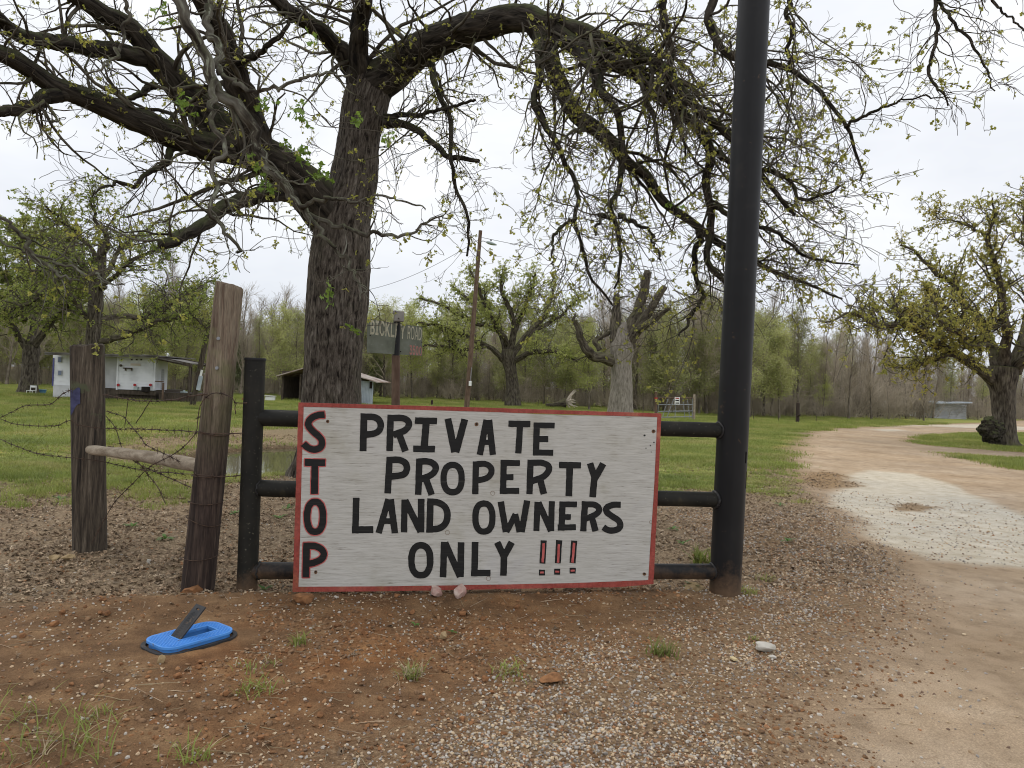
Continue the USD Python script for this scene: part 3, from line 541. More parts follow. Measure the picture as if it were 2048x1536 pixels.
specks = unary_union([rough_edge(Point(*A6(c)).buffer(1).buffer(r), 1.2, 1, i) for i, (c, r) in enumerate((((1218, 318), 0.9), ((1258, 388), 0.2), ((1264, 432), 0.1), ((1285, 365), 0.4), ((1228, 405), 0.1)))])
obj('paint_speck', prism(specks, 0.0003, 0.001, board_put), M['black_paint'], board)
for c, A, r in (((1168, 995), A5, 4.5), ((128, 1315), A6, 4.5), ((158, 720), A6, 4.5), ((1262, 922), A6, 3.2)):
    x, y = A(c); obj('knot', prism(Point(x, y).buffer(r).difference(Point(x, y).buffer(r - 0.6)), 0.0003, 0.0008, board_put), M['rust_stain'], board)

# ------------------------------------------------------------------ black pipe fence: short post, three rails, tall gate pole
fence = thing('pipe_fence', 'black welded pipe fence section with three rails behind the board', 'fence', tuple(P(495, 1200, 4.80)))
top, bot = P(510, 719, 4.80), P(493.5, 1203, 4.80)
ctop = bot + np.array([(top - bot)[0] * 0.9, (top - bot)[1], (top - bot)[2]])
v, f, b = tube(np.linspace(bot - np.array([0, 0, 0.2]), ctop, 12), 0.066, 32, True)
obj('post', (v, f), M['black_pipe_moss'], fence, smooth=30)
v, f, b = tube([ctop + [0, 0, -0.006], ctop + [0, 0, 0.004], ctop + [0, 0, 0.010]], [0.0705, 0.0705, 0.067], 32, True)
obj('post_cap', (v, f), M['black_pipe'], fence, smooth=30)
for (yl, yr) in ((835, 861), (976, 1000), (1141, 1143)):
    a, c = P(500, yl, 4.80), P(1462, yr, 5.36)
    v, f, b = tube(np.linspace(a, c, 24), 0.0555, 28, False)
    obj('rail', (v, f), M['black_pipe_moss'] if yl < 1100 else M['black_pipe'], fence, smooth=30)
    d = (c - a) / np.linalg.norm(c - a); e = a + d * 0.062; th = np.linspace(0, 2 * math.pi, 37)
    n1 = np.cross(d, [0, 0, 1]); n1 /= np.linalg.norm(n1); n2 = np.cross(n1, d)
    ring = np.array([e + (n1 * math.cos(t) + n2 * math.sin(t)) * 0.057 + d * (0.013 * abs(math.cos(t)) ** 2 * -1 + 0.004 * math.sin(9 * t)) for t in th])
    obj('weld', tube(ring, 0.0055, 6, False)[:2], M['weld'], fence, smooth=True)
pole = thing('gate_pole', 'tall thick black steel pipe pole at the right end of the rail fence', 'pole', tuple(POLE_AT))
pb = P(1449.5, 1186, 5.36); pt = P(1508, 0, 5.36); pdir = (pt - pb) / (pt - pb)[2]
PR = 0.1135
th = np.linspace(0, 2 * math.pi, 64, endpoint=False)
v, f, b = tube(np.linspace(pb - pdir * 0.4, pb + pdir * 6.2, 40), PR, 64, True)
cut = trimesh.Trimesh(v, f, process=True)
import manifold3d as m3
def man(m):
    if not hasattr(m, 'vertices'): m = trimesh.Trimesh(*m)
    m = trimesh.Trimesh(m.vertices, m.faces, process=True); trimesh.repair.fix_normals(m)
    return m3.Manifold(m3.Mesh(np.asarray(m.vertices, np.float32), np.asarray(m.faces, np.uint32)))
def unman(M_):
    q = M_.to_mesh(); return np.asarray(q.vert_properties[:, :3], float), np.asarray(q.tri_verts)
body = man(cut)
hole_in = man(tube(np.linspace(pb + pdir * 0.3, pb + pdir * 1.4, 4), PR - 0.012, 40, True)[:2])
for (px, py, w, h) in ((1485, 913, 0.02, 0.085), (1488, 958, 0.03, 0.125)):
    c = on_plane(px, py, pb, np.array([0, -1.0, 0])); ax = pb + pdir * (c[2] - pb[2])
    q = np.array([c[0] - ax[0], 0, 0]); q[1] = -math.sqrt(max(PR ** 2 - q[0] ** 2, 1e-4)); q /= np.linalg.norm(q)
    mb = MB(); mb.box(ax + q * PR, (0.16, w, h), R=np.stack([q, np.cross([0, 0, 1], q), [0, 0, 1]], 1)); body = body - (man(mb.get()))
body = body - hole_in
v, f = unman(body)
obj('pole_body', (v, f), M['black_pipe'], pole, smooth=30)
for (yl, yr, amp) in ((835, 861, 0.003), (976, 1000, 0.009), (1141, 1143, 0.003)):
    a, c = P(500, yl, 4.80), P(1462, yr, 5.36); d = (c - a) / np.linalg.norm(c - a)
    axp = pb + pdir * (c[2] - pb[2]); n1 = np.cross(d, [0, 0, 1]); n1 /= np.linalg.norm(n1); n2 = np.cross(n1, d)
    rr = np.random.default_rng(int(yl)); ring = []
    for t in np.linspace(0, 2 * math.pi, 49):
        o = (n1 * math.cos(t) + n2 * math.sin(t)) * 0.058; back = math.sqrt(PR ** 2 - (0.058 * math.cos(t)) ** 2)
        ring.append(axp + o - d * (back + 0.003 + amp * rr.random()))
    obj('weld', tube(np.array(ring), 0.0055 + amp * 0.7, 7, False)[:2], M['weld'], pole, smooth=True)

# ------------------------------------------------------------------ wooden posts, rail, barbed wire
def wood_post(bot, top, rb, rt, square, seed, sides=40, rings=60, cracks=((0.3, 0.02),), slope=0.0, turn=0.0):
    S = rings; t = np.linspace(0, 1, S)
    Q = bot + (top - bot) * t[:, None]
    d = (top - bot) / np.linalg.norm(top - bot); n1 = np.cross(d, [0, 1, 0]); n1 /= np.linalg.norm(n1); n2 = np.cross(d, n1); n1, n2 = n1 * math.cos(turn) + n2 * math.sin(turn), n2 * math.cos(turn) - n1 * math.sin(turn)
    th = np.arange(sides) * 2 * math.pi / sides
    prof = (np.abs(np.cos(th)) ** square + np.abs(np.sin(th)) ** square) ** (-1 / square)
    rad = (rb + (rt - rb) * t)[:, None] * prof[None]
    q = np.stack(np.broadcast_arrays(np.cos(th)[None] * 3.0, np.sin(th)[None] * 3.0, t[:, None] * 1.2 + seed), -1)
    rad = rad * (1 + 0.10 * (meshkit.fbm(q, 4, seed) - 0.5) + 0.05 * (meshkit.fbm(q * [3, 3, 0.5], 3, seed + 1) - 0.5))
    for (a, dp) in cracks:
        w = np.abs((th - a + 0.12 * np.sin(t * 5 + seed)[:, None] + math.pi) % (2 * math.pi) - math.pi)
        rad = rad - dp * np.exp(-(w / 0.07) ** 2) * (0.55 + 0.45 * np.sin(t * 7 + a)[:, None] ** 2)
    V = Q[:, None] + rad[..., None] * (n1 * np.cos(th)[None, :, None] + n2 * np.sin(th)[None, :, None])
    V[-1] += d * (slope * np.cos(th))[:, None] + d * 0.012 * (meshkit.noise(np.stack([np.cos(th) * 4, np.sin(th) * 4, th * 0 + seed], 1), 3)[:, None] - 0.5)
    i = np.arange(S - 1)[:, None] * sides; j = np.arange(sides)[None]; j2 = (j + 1) % sides
    F = np.stack([i + j, i + j2, i + sides + j2, i + sides + j], -1).reshape(-1, 4)
    F = np.vstack([F[:, [0, 1, 2]], F[:, [0, 2, 3]]]); V = V.reshape(-1, 3); n = len(V)
    inn = V[-sides:] + (V[-sides:].mean(0) - V[-sides:]) * 0.12 + d * 0.012; V = np.vstack([V, inn, [inn.mean(0) + d * 0.004]])
    k = np.arange(sides); k2 = (k + 1) % sides
    F = np.vstack([F, np.stack([n - sides + k, n - sides + k2, n + k2], 1), np.stack([n - sides + k, n + k2, n + k], 1), np.stack([n + k, n + k2, np.full(sides, n + sides)], 1)])
    return V, F
LP_D, RP_D = 5.84, 4.80; LTURN = 0.5
lp_b, lp_t = P(182, 1100, LP_D), P(175, 693, LP_D)
left_post = thing('fence_post', 'square weathered grey-brown wooden post with deep vertical cracks and blue tape', 'post', tuple(lp_b))
obj('post_body', wood_post(lp_b - [0, 0, .15], lp_t, 0.120, 0.122, 5, 3, 48, cracks=((math.pi * 1.54, 0.05), (math.pi * 1.2, 0.02), (math.pi * 1.8, 0.02)), slope=-0.01, turn=LTURN), M['grey_post'], left_post, smooth=35)
# blue tape: a loose band round the near left corner
tape = []
for zz in (0.0, 1.0):
    for t in np.linspace(0, 1, 14):
        px = 141 + 19 * t; tape.append(P(px, 778 + 50 * zz * (1 - 0.45 * t) + 3 * math.sin(6 * t + zz), LP_D - 0.139 - 0.006 * math.sin(3 * t + zz)))
tape = np.array(tape); q = np.arange(13)
tf = np.stack([q, q + 1, q + 15, q + 14], 1); tb = tape + [0, 0.004, 0]
obj('tape', (np.vstack([tape, tb]), np.vstack([tf, tf[:, ::-1] + 28])), M['blue_tape'], left_post)
rp_b, rp_t = P(391, 1190, RP_D), P(459, 572, RP_D)
round_post = thing('fence_post', 'tall round brown wooden post leaning right, wrapped with wire, green on top', 'post', tuple(rp_b))
mid = rp_b + (rp_t - rp_b) * 0.34
ck = ((math.pi * 1.47, 0.03), (math.pi * 1.3, 0.012), (math.pi * 1.75, 0.014))
V, F = wood_post(rp_b - [0, 0, .15], rp_t, 0.104, 0.085, 2.2, 8, 48, 80, cracks=ck, slope=0.012)
obj('post_body', (V, F), M['brown_post'], round_post, smooth=35)
for px, py in ((437, 677), (434, 736)):
    c = P(px, py, RP_D - 0.092); obj('nail_washer', tube([c, c + [0, -0.006, 0]], 0.011, 16)[:2], M['galv'], round_post, smooth=30)
cross = thing('wooden_rail', 'pale grey round wooden rail running between the two wooden posts', 'rail', tuple(P(180, 898, 5.66)))
a, c = P(178, 899, LP_D - 0.19), P(402, 932, RP_D + 0.17)
pts = smooth_path([a, (a + c) / 2 + [0, 0, 0.01], c], 20); rr_ = np.linspace(0.036, 0.050, 20) * (1 + 0.06 * np.sin(np.arange(20) * 1.3)); rr_[0] = 0.030
obj('rail_body', tube(pts, rr_, 18)[:2], M['pale_rail'], cross, smooth=35)

A3 = lambda x, y: (x / 3.2, 520 + y / 3.2)
def wdepth(px): return float(np.interp(px, [-60, 140, 215, 370, 470, 520, 1500], [6.6, 5.66, 5.66, 4.66, 4.66, 4.72, 5.1]))
rw = np.random.default_rng(17)
def wire(label, pts, barbs=True, doff=0.0, conv=A3, wig=0.012, r=0.0032):
    px = [conv(*p) if conv else p for p in pts]
    w = np.array([P(x, y, wdepth(x) + doff) for x, y in px])
    n = max(16, int(np.sum(np.linalg.norm(np.diff(w, axis=0), axis=1)) / 0.035))
    w = smooth_path(w, n); w = w + wig * (meshkit.fbm(np.stack([np.arange(n) * 0.22, np.arange(n) * 0.11, np.full(n, len(used) * 1.7)], 1)[:, :, None].repeat(3, 2).transpose(0, 2, 1) + np.arange(3)[None, :, None] * 11.1, 3) - 0.5)
    t = thing('barbed_wire', label, 'barbed wire', tuple(w[0]), group=None)
    obj('wire', tube(w, r, 6)[:2], M['rust_wire'], t, smooth=True)
    if barbs:
        L = np.r_[0, np.cumsum(np.linalg.norm(np.diff(w, axis=0), axis=1))]; s = 0.05
        while s < L[-1]:
            i = min(np.searchsorted(L, s), n - 2); p = w[i]; d = w[i + 1] - w[i - 1]; d /= np.linalg.norm(d)
            u = np.cross(d, rw.normal(size=3)); u /= np.linalg.norm(u); u2 = np.cross(d, u); mb = MB()
            th = np.linspace(0, 4 * math.pi, 14)
            mb.tube(np.array([p + d * 0.008 * (k / 6.5 - 1) + (u * math.cos(q) + u2 * math.sin(q)) * 0.005 for k, q in enumerate(th)]), 0.0022, 4)
            mb.tube([p + u * 0.022 + d * 0.012, p - u * 0.022 - d * 0.006], 0.0018, 4); mb.tube([p + u2 * 0.022 - d * 0.010, p - u2 * 0.022 + d * 0.01], 0.0018, 4)
            obj('barb', mb.get(), M['rust_wire'], t); s += 0.105 + 0.03 * rw.random()
    return t
wire('barbed wire strand left of the square post, rising to its blue tape', [(-40, 1030), (10, 1005), (80, 970), (160, 932), (310, 925), (370, 885), (400, 858), (455, 830)])
wire('barbed wire strand hanging slack across the top between the two wooden posts', [(660, 862), (760, 880), (900, 900), (1040, 900), (1130, 890), (1210, 870), (1330, 855)])
wire('barbed wire strand left of the square post, second from the top', [(-40, 1005), (10, 1020), (80, 1045), (200, 1060), (350, 1062), (410, 1040), (455, 1025)])
wire('straight middle barbed wire strand crossing both wooden posts to the pipe post', [(455, 1025), (520, 1060), (690, 1080), (940, 1082), (1250, 1102), (1350, 1112), (1470, 1110), (1560, 1106)])
wire('barbed wire strand left of the square post, sagging lowest', [(-40, 1135), (10, 1150), (100, 1190), (250, 1240), (400, 1260), (470, 1264)])
wire('lower barbed wire strand running below the pale rail to the pipe post', [(470, 1264), (620, 1285), (740, 1310), (930, 1345), (1090, 1360), (1220, 1370), (1400, 1385), (1545, 1380)])
wire('barbed wire looped over the shoulder of the round post', [(1580, 915), (1510, 915), (1495, 890), (1440, 862), (1390, 850), (1330, 868), (1280, 940), (1262, 1060), (1256, 1105), (1180, 1190), (1100, 1250), (980, 1310), (930, 1350), (860, 1420), (750, 1530), (690, 1620), (585, 1815)], wig=0.006)
wire('barbed wire sagging diagonally from the square post behind the pale rail', [(680, 965), (780, 1000), (830, 1050), (900, 1130), (940, 1185), (1050, 1240), (1150, 1290)], doff=0.06)
wire('barbed wire crossing down from the square post towards the ground', [(680, 1000), (740, 1080), (790, 1220), (850, 1260), (930, 1350), (1000, 1440), (1060, 1560)], doff=0.03)
wire('barbed wire end slanting low in front of the round post', [(1220, 1455), (1100, 1400), (1000, 1360), (860, 1290), (760, 1215), (690, 1190)], doff=0.02)
wire('plain wire tie dropping from the slack top strand, nearer the square post', [(822, 888), (812, 960), (800, 1065)], False)
wire('plain wire tie slanting from the slack top strand, farther right', [(965, 898), (930, 950), (870, 1045)], False)
wire('short loose wire end dangling from the loop beside the pipe post', [(1512, 915), (1505, 940), (1512, 985)], False)
wrap_l = ['topmost wire wrapped round the leaning post', 'second wire wrapped round the leaning post, above its dark foot', 'third wire wrapped round the leaning post', 'fourth wire wrapped round the leaning post, on the dark part', 'lowest wire wrapped round the leaning post near the ground']
for k, (yy, tl) in enumerate(((866, 0.0), (950, 0.015), (1003, 0.01), (1040, -0.02), (1113, 0.02))):
    t_ = (1190 - yy) / (1190 - 572); c = rp_b + (rp_t - rp_b) * t_; rad = 0.105 + (0.085 - 0.104) * t_ + 0.006
    th = np.linspace(0, 2 * math.pi * 1.05, 40); d = rp_t - rp_b; d = d / np.linalg.norm(d)
    ring = np.array([c + np.array([math.cos(q), math.sin(q), 0]) * rad * 1.03 + d * (tl * math.cos(q) + 0.006 * math.sin(2 * q)) - d * (math.cos(q) * d[0] * rad) for q in th])
    t = thing('wire_wrap', wrap_l[k], 'wire', tuple(ring[0])); obj('wire', tube(ring, 0.003, 6)[:2], M['rust_wire'], t, smooth=True)

# ------------------------------------------------------------------ blue meter box in the loose earth
c0, c1, c2_, c3 = G(281, 1276, 0.07), G(432, 1236, 0.07), G(472, 1262, 0.07), G(328, 1302, 0.07)
cen = (c0 + c1 + c2_ + c3) / 4; ux = ((c1 - c0) + (c2_ - c3)); wl = np.linalg.norm(ux) / 2; ux /= np.linalg.norm(ux); uy = np.array([-ux[1], ux[0], 0]); wd = abs(np.dot(((c1 - c2_) + (c0 - c3)) / 2, uy))
wl, wd = wl * 0.97, max(wd, 0.26) * 0.95
tilt = np.array([ux[0], ux[1], 0.03]); 
def mput(z00=0.0):
    return lambda xy, z: cen + xy[:, :1] * ux + xy[:, 1:2] * uy + np.stack([z * 0, z * 0, z + z00], 1)
box_t = thing('meter_box', 'blue oval utility box lid in a black collar, its black reading flap propped open', 'utility box', tuple(cen))
def rrect(a, b, r): return sbox(-a + r, -b + r, a - r, b - r).buffer(r, quad_segs=10)
lid = rrect(wl / 2, wd / 2, wd * 0.30); slot = rrect(0.105, 0.045, 0.006)
slot = shapely.affinity.translate(slot, 0.02, 0.0)
zl = 0.0
obj('lid', prism(lid.difference(slot), -0.012, 0.0, mput(zl)), M['bluelid'], box_t, smooth=30)
obj('lid_rim', prism(lid.buffer(-0.012).difference(slot.buffer(0.008)), -0.045, -0.0125, mput(zl)), M['bluelid'], box_t, smooth=30)
obj('slot_frame', prism(slot.buffer(0.010).difference(slot), 0.0003, 0.003, mput(zl)), M['bluelid'], box_t)
mb = MB()
for a in (45, -45):
    for o in np.arange(-0.5, 0.5, 0.022):
        ln = LineString([(o - 0.5 * math.copysign(1, a), -0.5), (o + 0.5 * math.copysign(1, a), 0.5)]).buffer(0.0022, cap_style='flat')
        q = ln.intersection(lid.buffer(-0.012).difference(slot.buffer(0.016)))
        if not q.is_empty:
            zz = 0.0026 if a > 0 else 0.0022
            v, f = prism(q, 0.0002, zz, mput(zl)); mb.add(v, f)
obj('tread_ribs', mb.get(), M['bluelid'], box_t)
collar = rrect(wl / 2 + 0.026, wd / 2 + 0.026, wd * 0.30 + 0.026)
obj('collar', prism(collar.difference(lid.buffer(0.004)), -0.16, -0.026, mput(zl)), M['blackplastic'], box_t, smooth=30)
obj('pit', prism(lid.buffer(-0.02), -0.16, -0.15, mput(zl)), M['dark_in'], box_t)
mb = MB(); hg = cen + ux * (-0.085) + np.array([0, 0, -0.004]); fd = ux * 0.70 + np.array([0, 0, 0.71]); fd /= np.linalg.norm(fd); fn = np.cross(uy, fd)
flap2 = sbox(0, -0.044, 0.20, 0.044).difference(sbox(0.172, -0.014, 0.182, 0.014))
put_f = lambda xy, z: hg + xy[:, :1] * fd + xy[:, 1:2] * uy + np.asarray(z)[:, None] * fn
obj('flap', prism(flap2, -0.004, 0.004, put_f), M['blackplastic'], box_t)
mb = MB()
for o in np.arange(0.012, 0.145, 0.012):
    for sgn in (1, -1):
        v, f = prism(LineString([(o, -0.03), (o + 0.012, 0.0), (o, 0.03)]).buffer(0.0012, cap_style='flat'), 0.0042 if sgn > 0 else -0.0055, 0.0055 if sgn > 0 else -0.0042, put_f); mb.add(v, f)
obj('flap_ribs', mb.get(), M['blackplastic'], box_t)
# ------------------------------------------------------------------ trees
def perp(T, rng):
    a = rng.normal(size=T.shape); a -= T * np.sum(a * T, -1, keepdims=True); return a / np.maximum(np.linalg.norm(a, axis=-1, keepdims=True), 1e-9)
def grow(Q, R, n, rng, length, S=8, spread=(0.6, 1.2), start=(0.2, 1.0), wig=0.30, droop=0.0, up=0.0, rk=0.45, taper=0.25, rmin=0.0015, side=None, flat=0.0):
    """n children on the limbs Q (N, S, 3), R (N, S), shared out by length; each a wandering tapered path of S points."""
    L = np.linalg.norm(np.diff(Q, axis=1), axis=2).sum(1)
    w = L / L.sum(); i = rng.choice(len(Q), n, p=w); t = start[0] + (start[1] - start[0]) * rng.random(n)
    f = t * (Q.shape[1] - 1); k = np.clip(f.astype(int), 0, Q.shape[1] - 2); u = (f - k)[:, None]
    p = Q[i, k] * (1 - u) + Q[i, k + 1] * u; T = Q[i, k + 1] - Q[i, k]; T /= np.maximum(np.linalg.norm(T, axis=1, keepdims=True), 1e-9)
    r0 = R[i, k] * (1 - u[:, 0]) + R[i, k + 1] * u[:, 0]
    a = spread[0] + (spread[1] - spread[0]) * rng.random(n); B = perp(T, rng)
    if flat: B[:, 2] *= 1 - flat; B /= np.linalg.norm(B, axis=1, keepdims=True)
    d = T * np.cos(a)[:, None] + B * np.sin(a)[:, None]
    if side is not None: d = d + side; d /= np.linalg.norm(d, axis=1, keepdims=True)
    lo, hi = length; ln = (lo + (hi - lo) * rng.random(n) ** 1.3) * np.clip(0.5 + 0.8 * (1 - t), 0.5, 1.2)
    out = np.empty((n, S, 3)); out[:, 0] = p; step = ln[:, None] / (S - 1); bend = rng.normal(size=(n, 3)) * wig * 0.3
    for s in range(1, S):
        d = d + rng.normal(size=(n, 3)) * wig + bend + np.array([0, 0, up - droop * s / S]); d /= np.linalg.norm(d, axis=1, keepdims=True)
        out[:, s] = out[:, s - 1] + d * step
    rr = np.maximum(np.minimum(rk * r0, 0.02 * ln + 0.002), rmin)[:, None] * (1 - (1 - taper) * np.linspace(0, 1, S)[None]); rr = np.maximum(rr, rmin)
    return out, rr
LEAF_LOBES = np.array([(0, 0), (0.10, 0.08), (0.13, 0.22), (0.36, 0.30), (0.16, 0.42), (0.19, 0.55), (0.46, 0.68), (0.20, 0.78), (0.12, 0.92), (0.0, 1.0)])
def leaf_shape(kind):
    if kind == 'lobed':                      # a lobed oak leaf about the midrib, folded a little
        r = LEAF_LOBES; V = [(0, 0, 0)]; V = [(x, y, 0.10 * abs(x) + 0.12 * y * y) for x, y in r] + [(-x, y, 0.10 * abs(x) + 0.12 * y * y) for x, y in r[1:-1]] + [(0, 0.25, 0), (0, 0.5, 0.03), (0, 0.75, 0.07)]
        m1, m2, m3_ = 18, 19, 20; F = []
        for s in (0, 1):
            g = lambda k: k if s == 0 or k in (0, 9) else 9 + k
            mids = [0, m1, m1, m1, m2, m2, m3_, m3_, m3_, 9]
            for k in range(9):
                a, b, m = g(k), g(k + 1), mids[k + 1] if k + 1 < 9 else m3_
                F.append((m, a, b) if s == 0 else (m, b, a))
            F += [(m1, g(4), m2) if s else (m1, m2, g(4)), (m2, g(6), m3_) if s else (m2, m3_, g(6))]
        return np.array(V, float), np.array([f for f in F if len(set(f)) == 3])
    if kind == 'small':
        r = [(0, 0), (0.26, 0.30), (0.10, 0.46), (0.36, 0.74), (0.0, 1.0)]; V = [(x, y, 0.2 * abs(x) + 0.1 * y * y) for x, y in r] + [(-x, y, 0.2 * abs(x) + 0.1 * y * y) for x, y in r[1:4]] + [(0, 0.46, 0)]
        return np.array(V, float), np.array([(8, 0, 1), (8, 1, 2), (8, 2, 3), (8, 3, 4), (8, 5, 0), (8, 6, 5), (8, 7, 6), (8, 4, 7)])
    if kind == 'kite': return np.array([(0, 0, 0), (0.32, 0.45, 0.08), (0, 1, 0.1), (-0.32, 0.45, 0.08)], float), np.array([(0, 1, 2), (0, 2, 3)])
def scatter_leaves(pos, D, size, rng, kind='lobed'):
    """One mesh of many leaves at pos, pointing along D, each rolled at random."""
    V, F = leaf_shape(kind); n = len(pos)
    D = D / np.maximum(np.linalg.norm(D, axis=1, keepdims=True), 1e-9); A = perp(D, rng); B = np.cross(D, A)
    s = size[:, None, None]
    W = pos[:, None] + s * (V[None, :, 0:1] * A[:, None] + V[None, :, 1:2] * D[:, None] + V[None, :, 2:3] * B[:, None])
    FF = (np.arange(n)[:, None, None] * len(V) + F[None]).reshape(-1, 3)
    return W.reshape(-1, 3), FF
def clusters(Q, rng, n, per, size, lo=0.4, hang=0.0, spread=0.7):
    """n clusters of per leaves on the twigs Q -> positions, directions, sizes."""
    i = rng.integers(0, len(Q), n); t = lo + (1 - lo) * rng.random(n) ** 0.6; f = t * (Q.shape[1] - 1); k = np.clip(f.astype(int), 0, Q.shape[1] - 2); u = (f - k)[:, None]
    p = Q[i, k] * (1 - u) + Q[i, k + 1] * u; T = Q[i, k + 1] - Q[i, k]; T /= np.maximum(np.linalg.norm(T, axis=1, keepdims=True), 1e-9)
    p, T = np.repeat(p, per, 0), np.repeat(T, per, 0); D = T * 0.6 + rng.normal(size=T.shape) * spread + np.array([0, 0, -hang])
    sz = size[0] + (size[1] - size[0]) * rng.random(len(p)); return p + rng.normal(size=p.shape) * size[0] * 0.25, D, sz
def guide(pts, Dpx=None, n=26, jit=0.0, rng=None):
    """pts: (px, py, width px, distance) -> a smooth path and its radii."""
    a = np.array(pts, float); w = np.column_stack([P(a[:, 0], a[:, 1], a[:, 3]), a[:, 2] * a[:, 3] / FPX / 2 * np.cos(np.arctan((a[:, 0] - 1024) / FPX))])
    q = smooth_path(w, n)
    if jit and rng is not None:
        q[1:-1, :3] += jit * (meshkit.fbm(np.stack([np.arange(n) * 0.35, np.full(n, rng.random() * 90), np.zeros(n)], 1)[:, None] + np.arange(3)[None, :, None] * 7.7, 3)[1:-1] - 0.5)
    return q[:, :3], np.maximum(q[:, 3], 0.002)
def bark_tube(Q, R, sides, amp, seed, flare=None):
    """One limb with ridged bark in its shape."""
    v, f, b = tube(Q, R, sides, True); S = len(Q); n = S * sides
    ax = np.repeat(Q, sides, 0); d = v[:n] - ax; r = np.linalg.norm(d, axis=1, keepdims=True)
    L = np.repeat(np.r_[0, np.cumsum(np.linalg.norm(np.diff(Q, axis=0), axis=1))], sides)
    th = np.tile(np.arange(sides) * 2 * math.pi / sides, S); R0 = float(np.mean(R))
    q = np.stack([np.cos(th) * R0 / 0.035, np.sin(th) * R0 / 0.035, L * 5 + seed * 9.1], 1)
    rid = 1 - 2 * np.abs(meshkit.fbm(q, 3, seed) - 0.5)
    big = meshkit.fbm(np.stack([np.cos(th) * 1.3, np.sin(th) * 1.3, L * 1.1 + seed], 1), 3, seed + 3) - 0.5
    v[:n] += d / np.maximum(r, 1e-6) * (amp * (rid - 0.75)[:, None] + 0.30 * r * big[:, None])
    return v, f, b
def join(parts):
    V, F, B, n = [], [], [], 0
    for v, f, b in parts:
        f = np.asarray(f); f = np.vstack([f[:, [0, 1, 2]], f[:, [0, 2, 3]]]) if f.shape[1] == 4 else f
        V.append(v); F.append(f + n); B.append(b); n += len(v)
    return (np.vstack(V), np.vstack(F)), np.vstack(B)
def pad(paths, S=26):
    return np.stack([p for p, r in paths]), np.stack([r for p, r in paths])

# ---- the big oak behind the board
rng = np.random.default_rng(20)
oak = thing('oak_tree', 'huge old oak with thick spreading limbs standing right behind the board', 'tree', (TREE_XY[0], TREE_XY[1], float(H(*TREE_XY))))
TD = float(TREE_XY[1])
trunk_px = [(668, 985, 184, TD), (664, 955, 152, TD), (661, 925, 134, TD), (661, 880, 123, TD), (662, 805, 117, TD), (664, 750, 115, TD), (671, 650, 118, TD), (675, 590, 119, TD), (680, 530, 119, TD), (683, 490, 115, TD), (687, 440, 108, TD), (702, 390, 98, TD), (712, 330, 90, TD), (720, 270, 86, TD), (732, 210, 92, TD), (745, 160, 88, TD)]
tq, tr = guide(trunk_px, n=150)
tv, tf_, tb = bark_tube(tq, tr, 110, 0.026, 4)
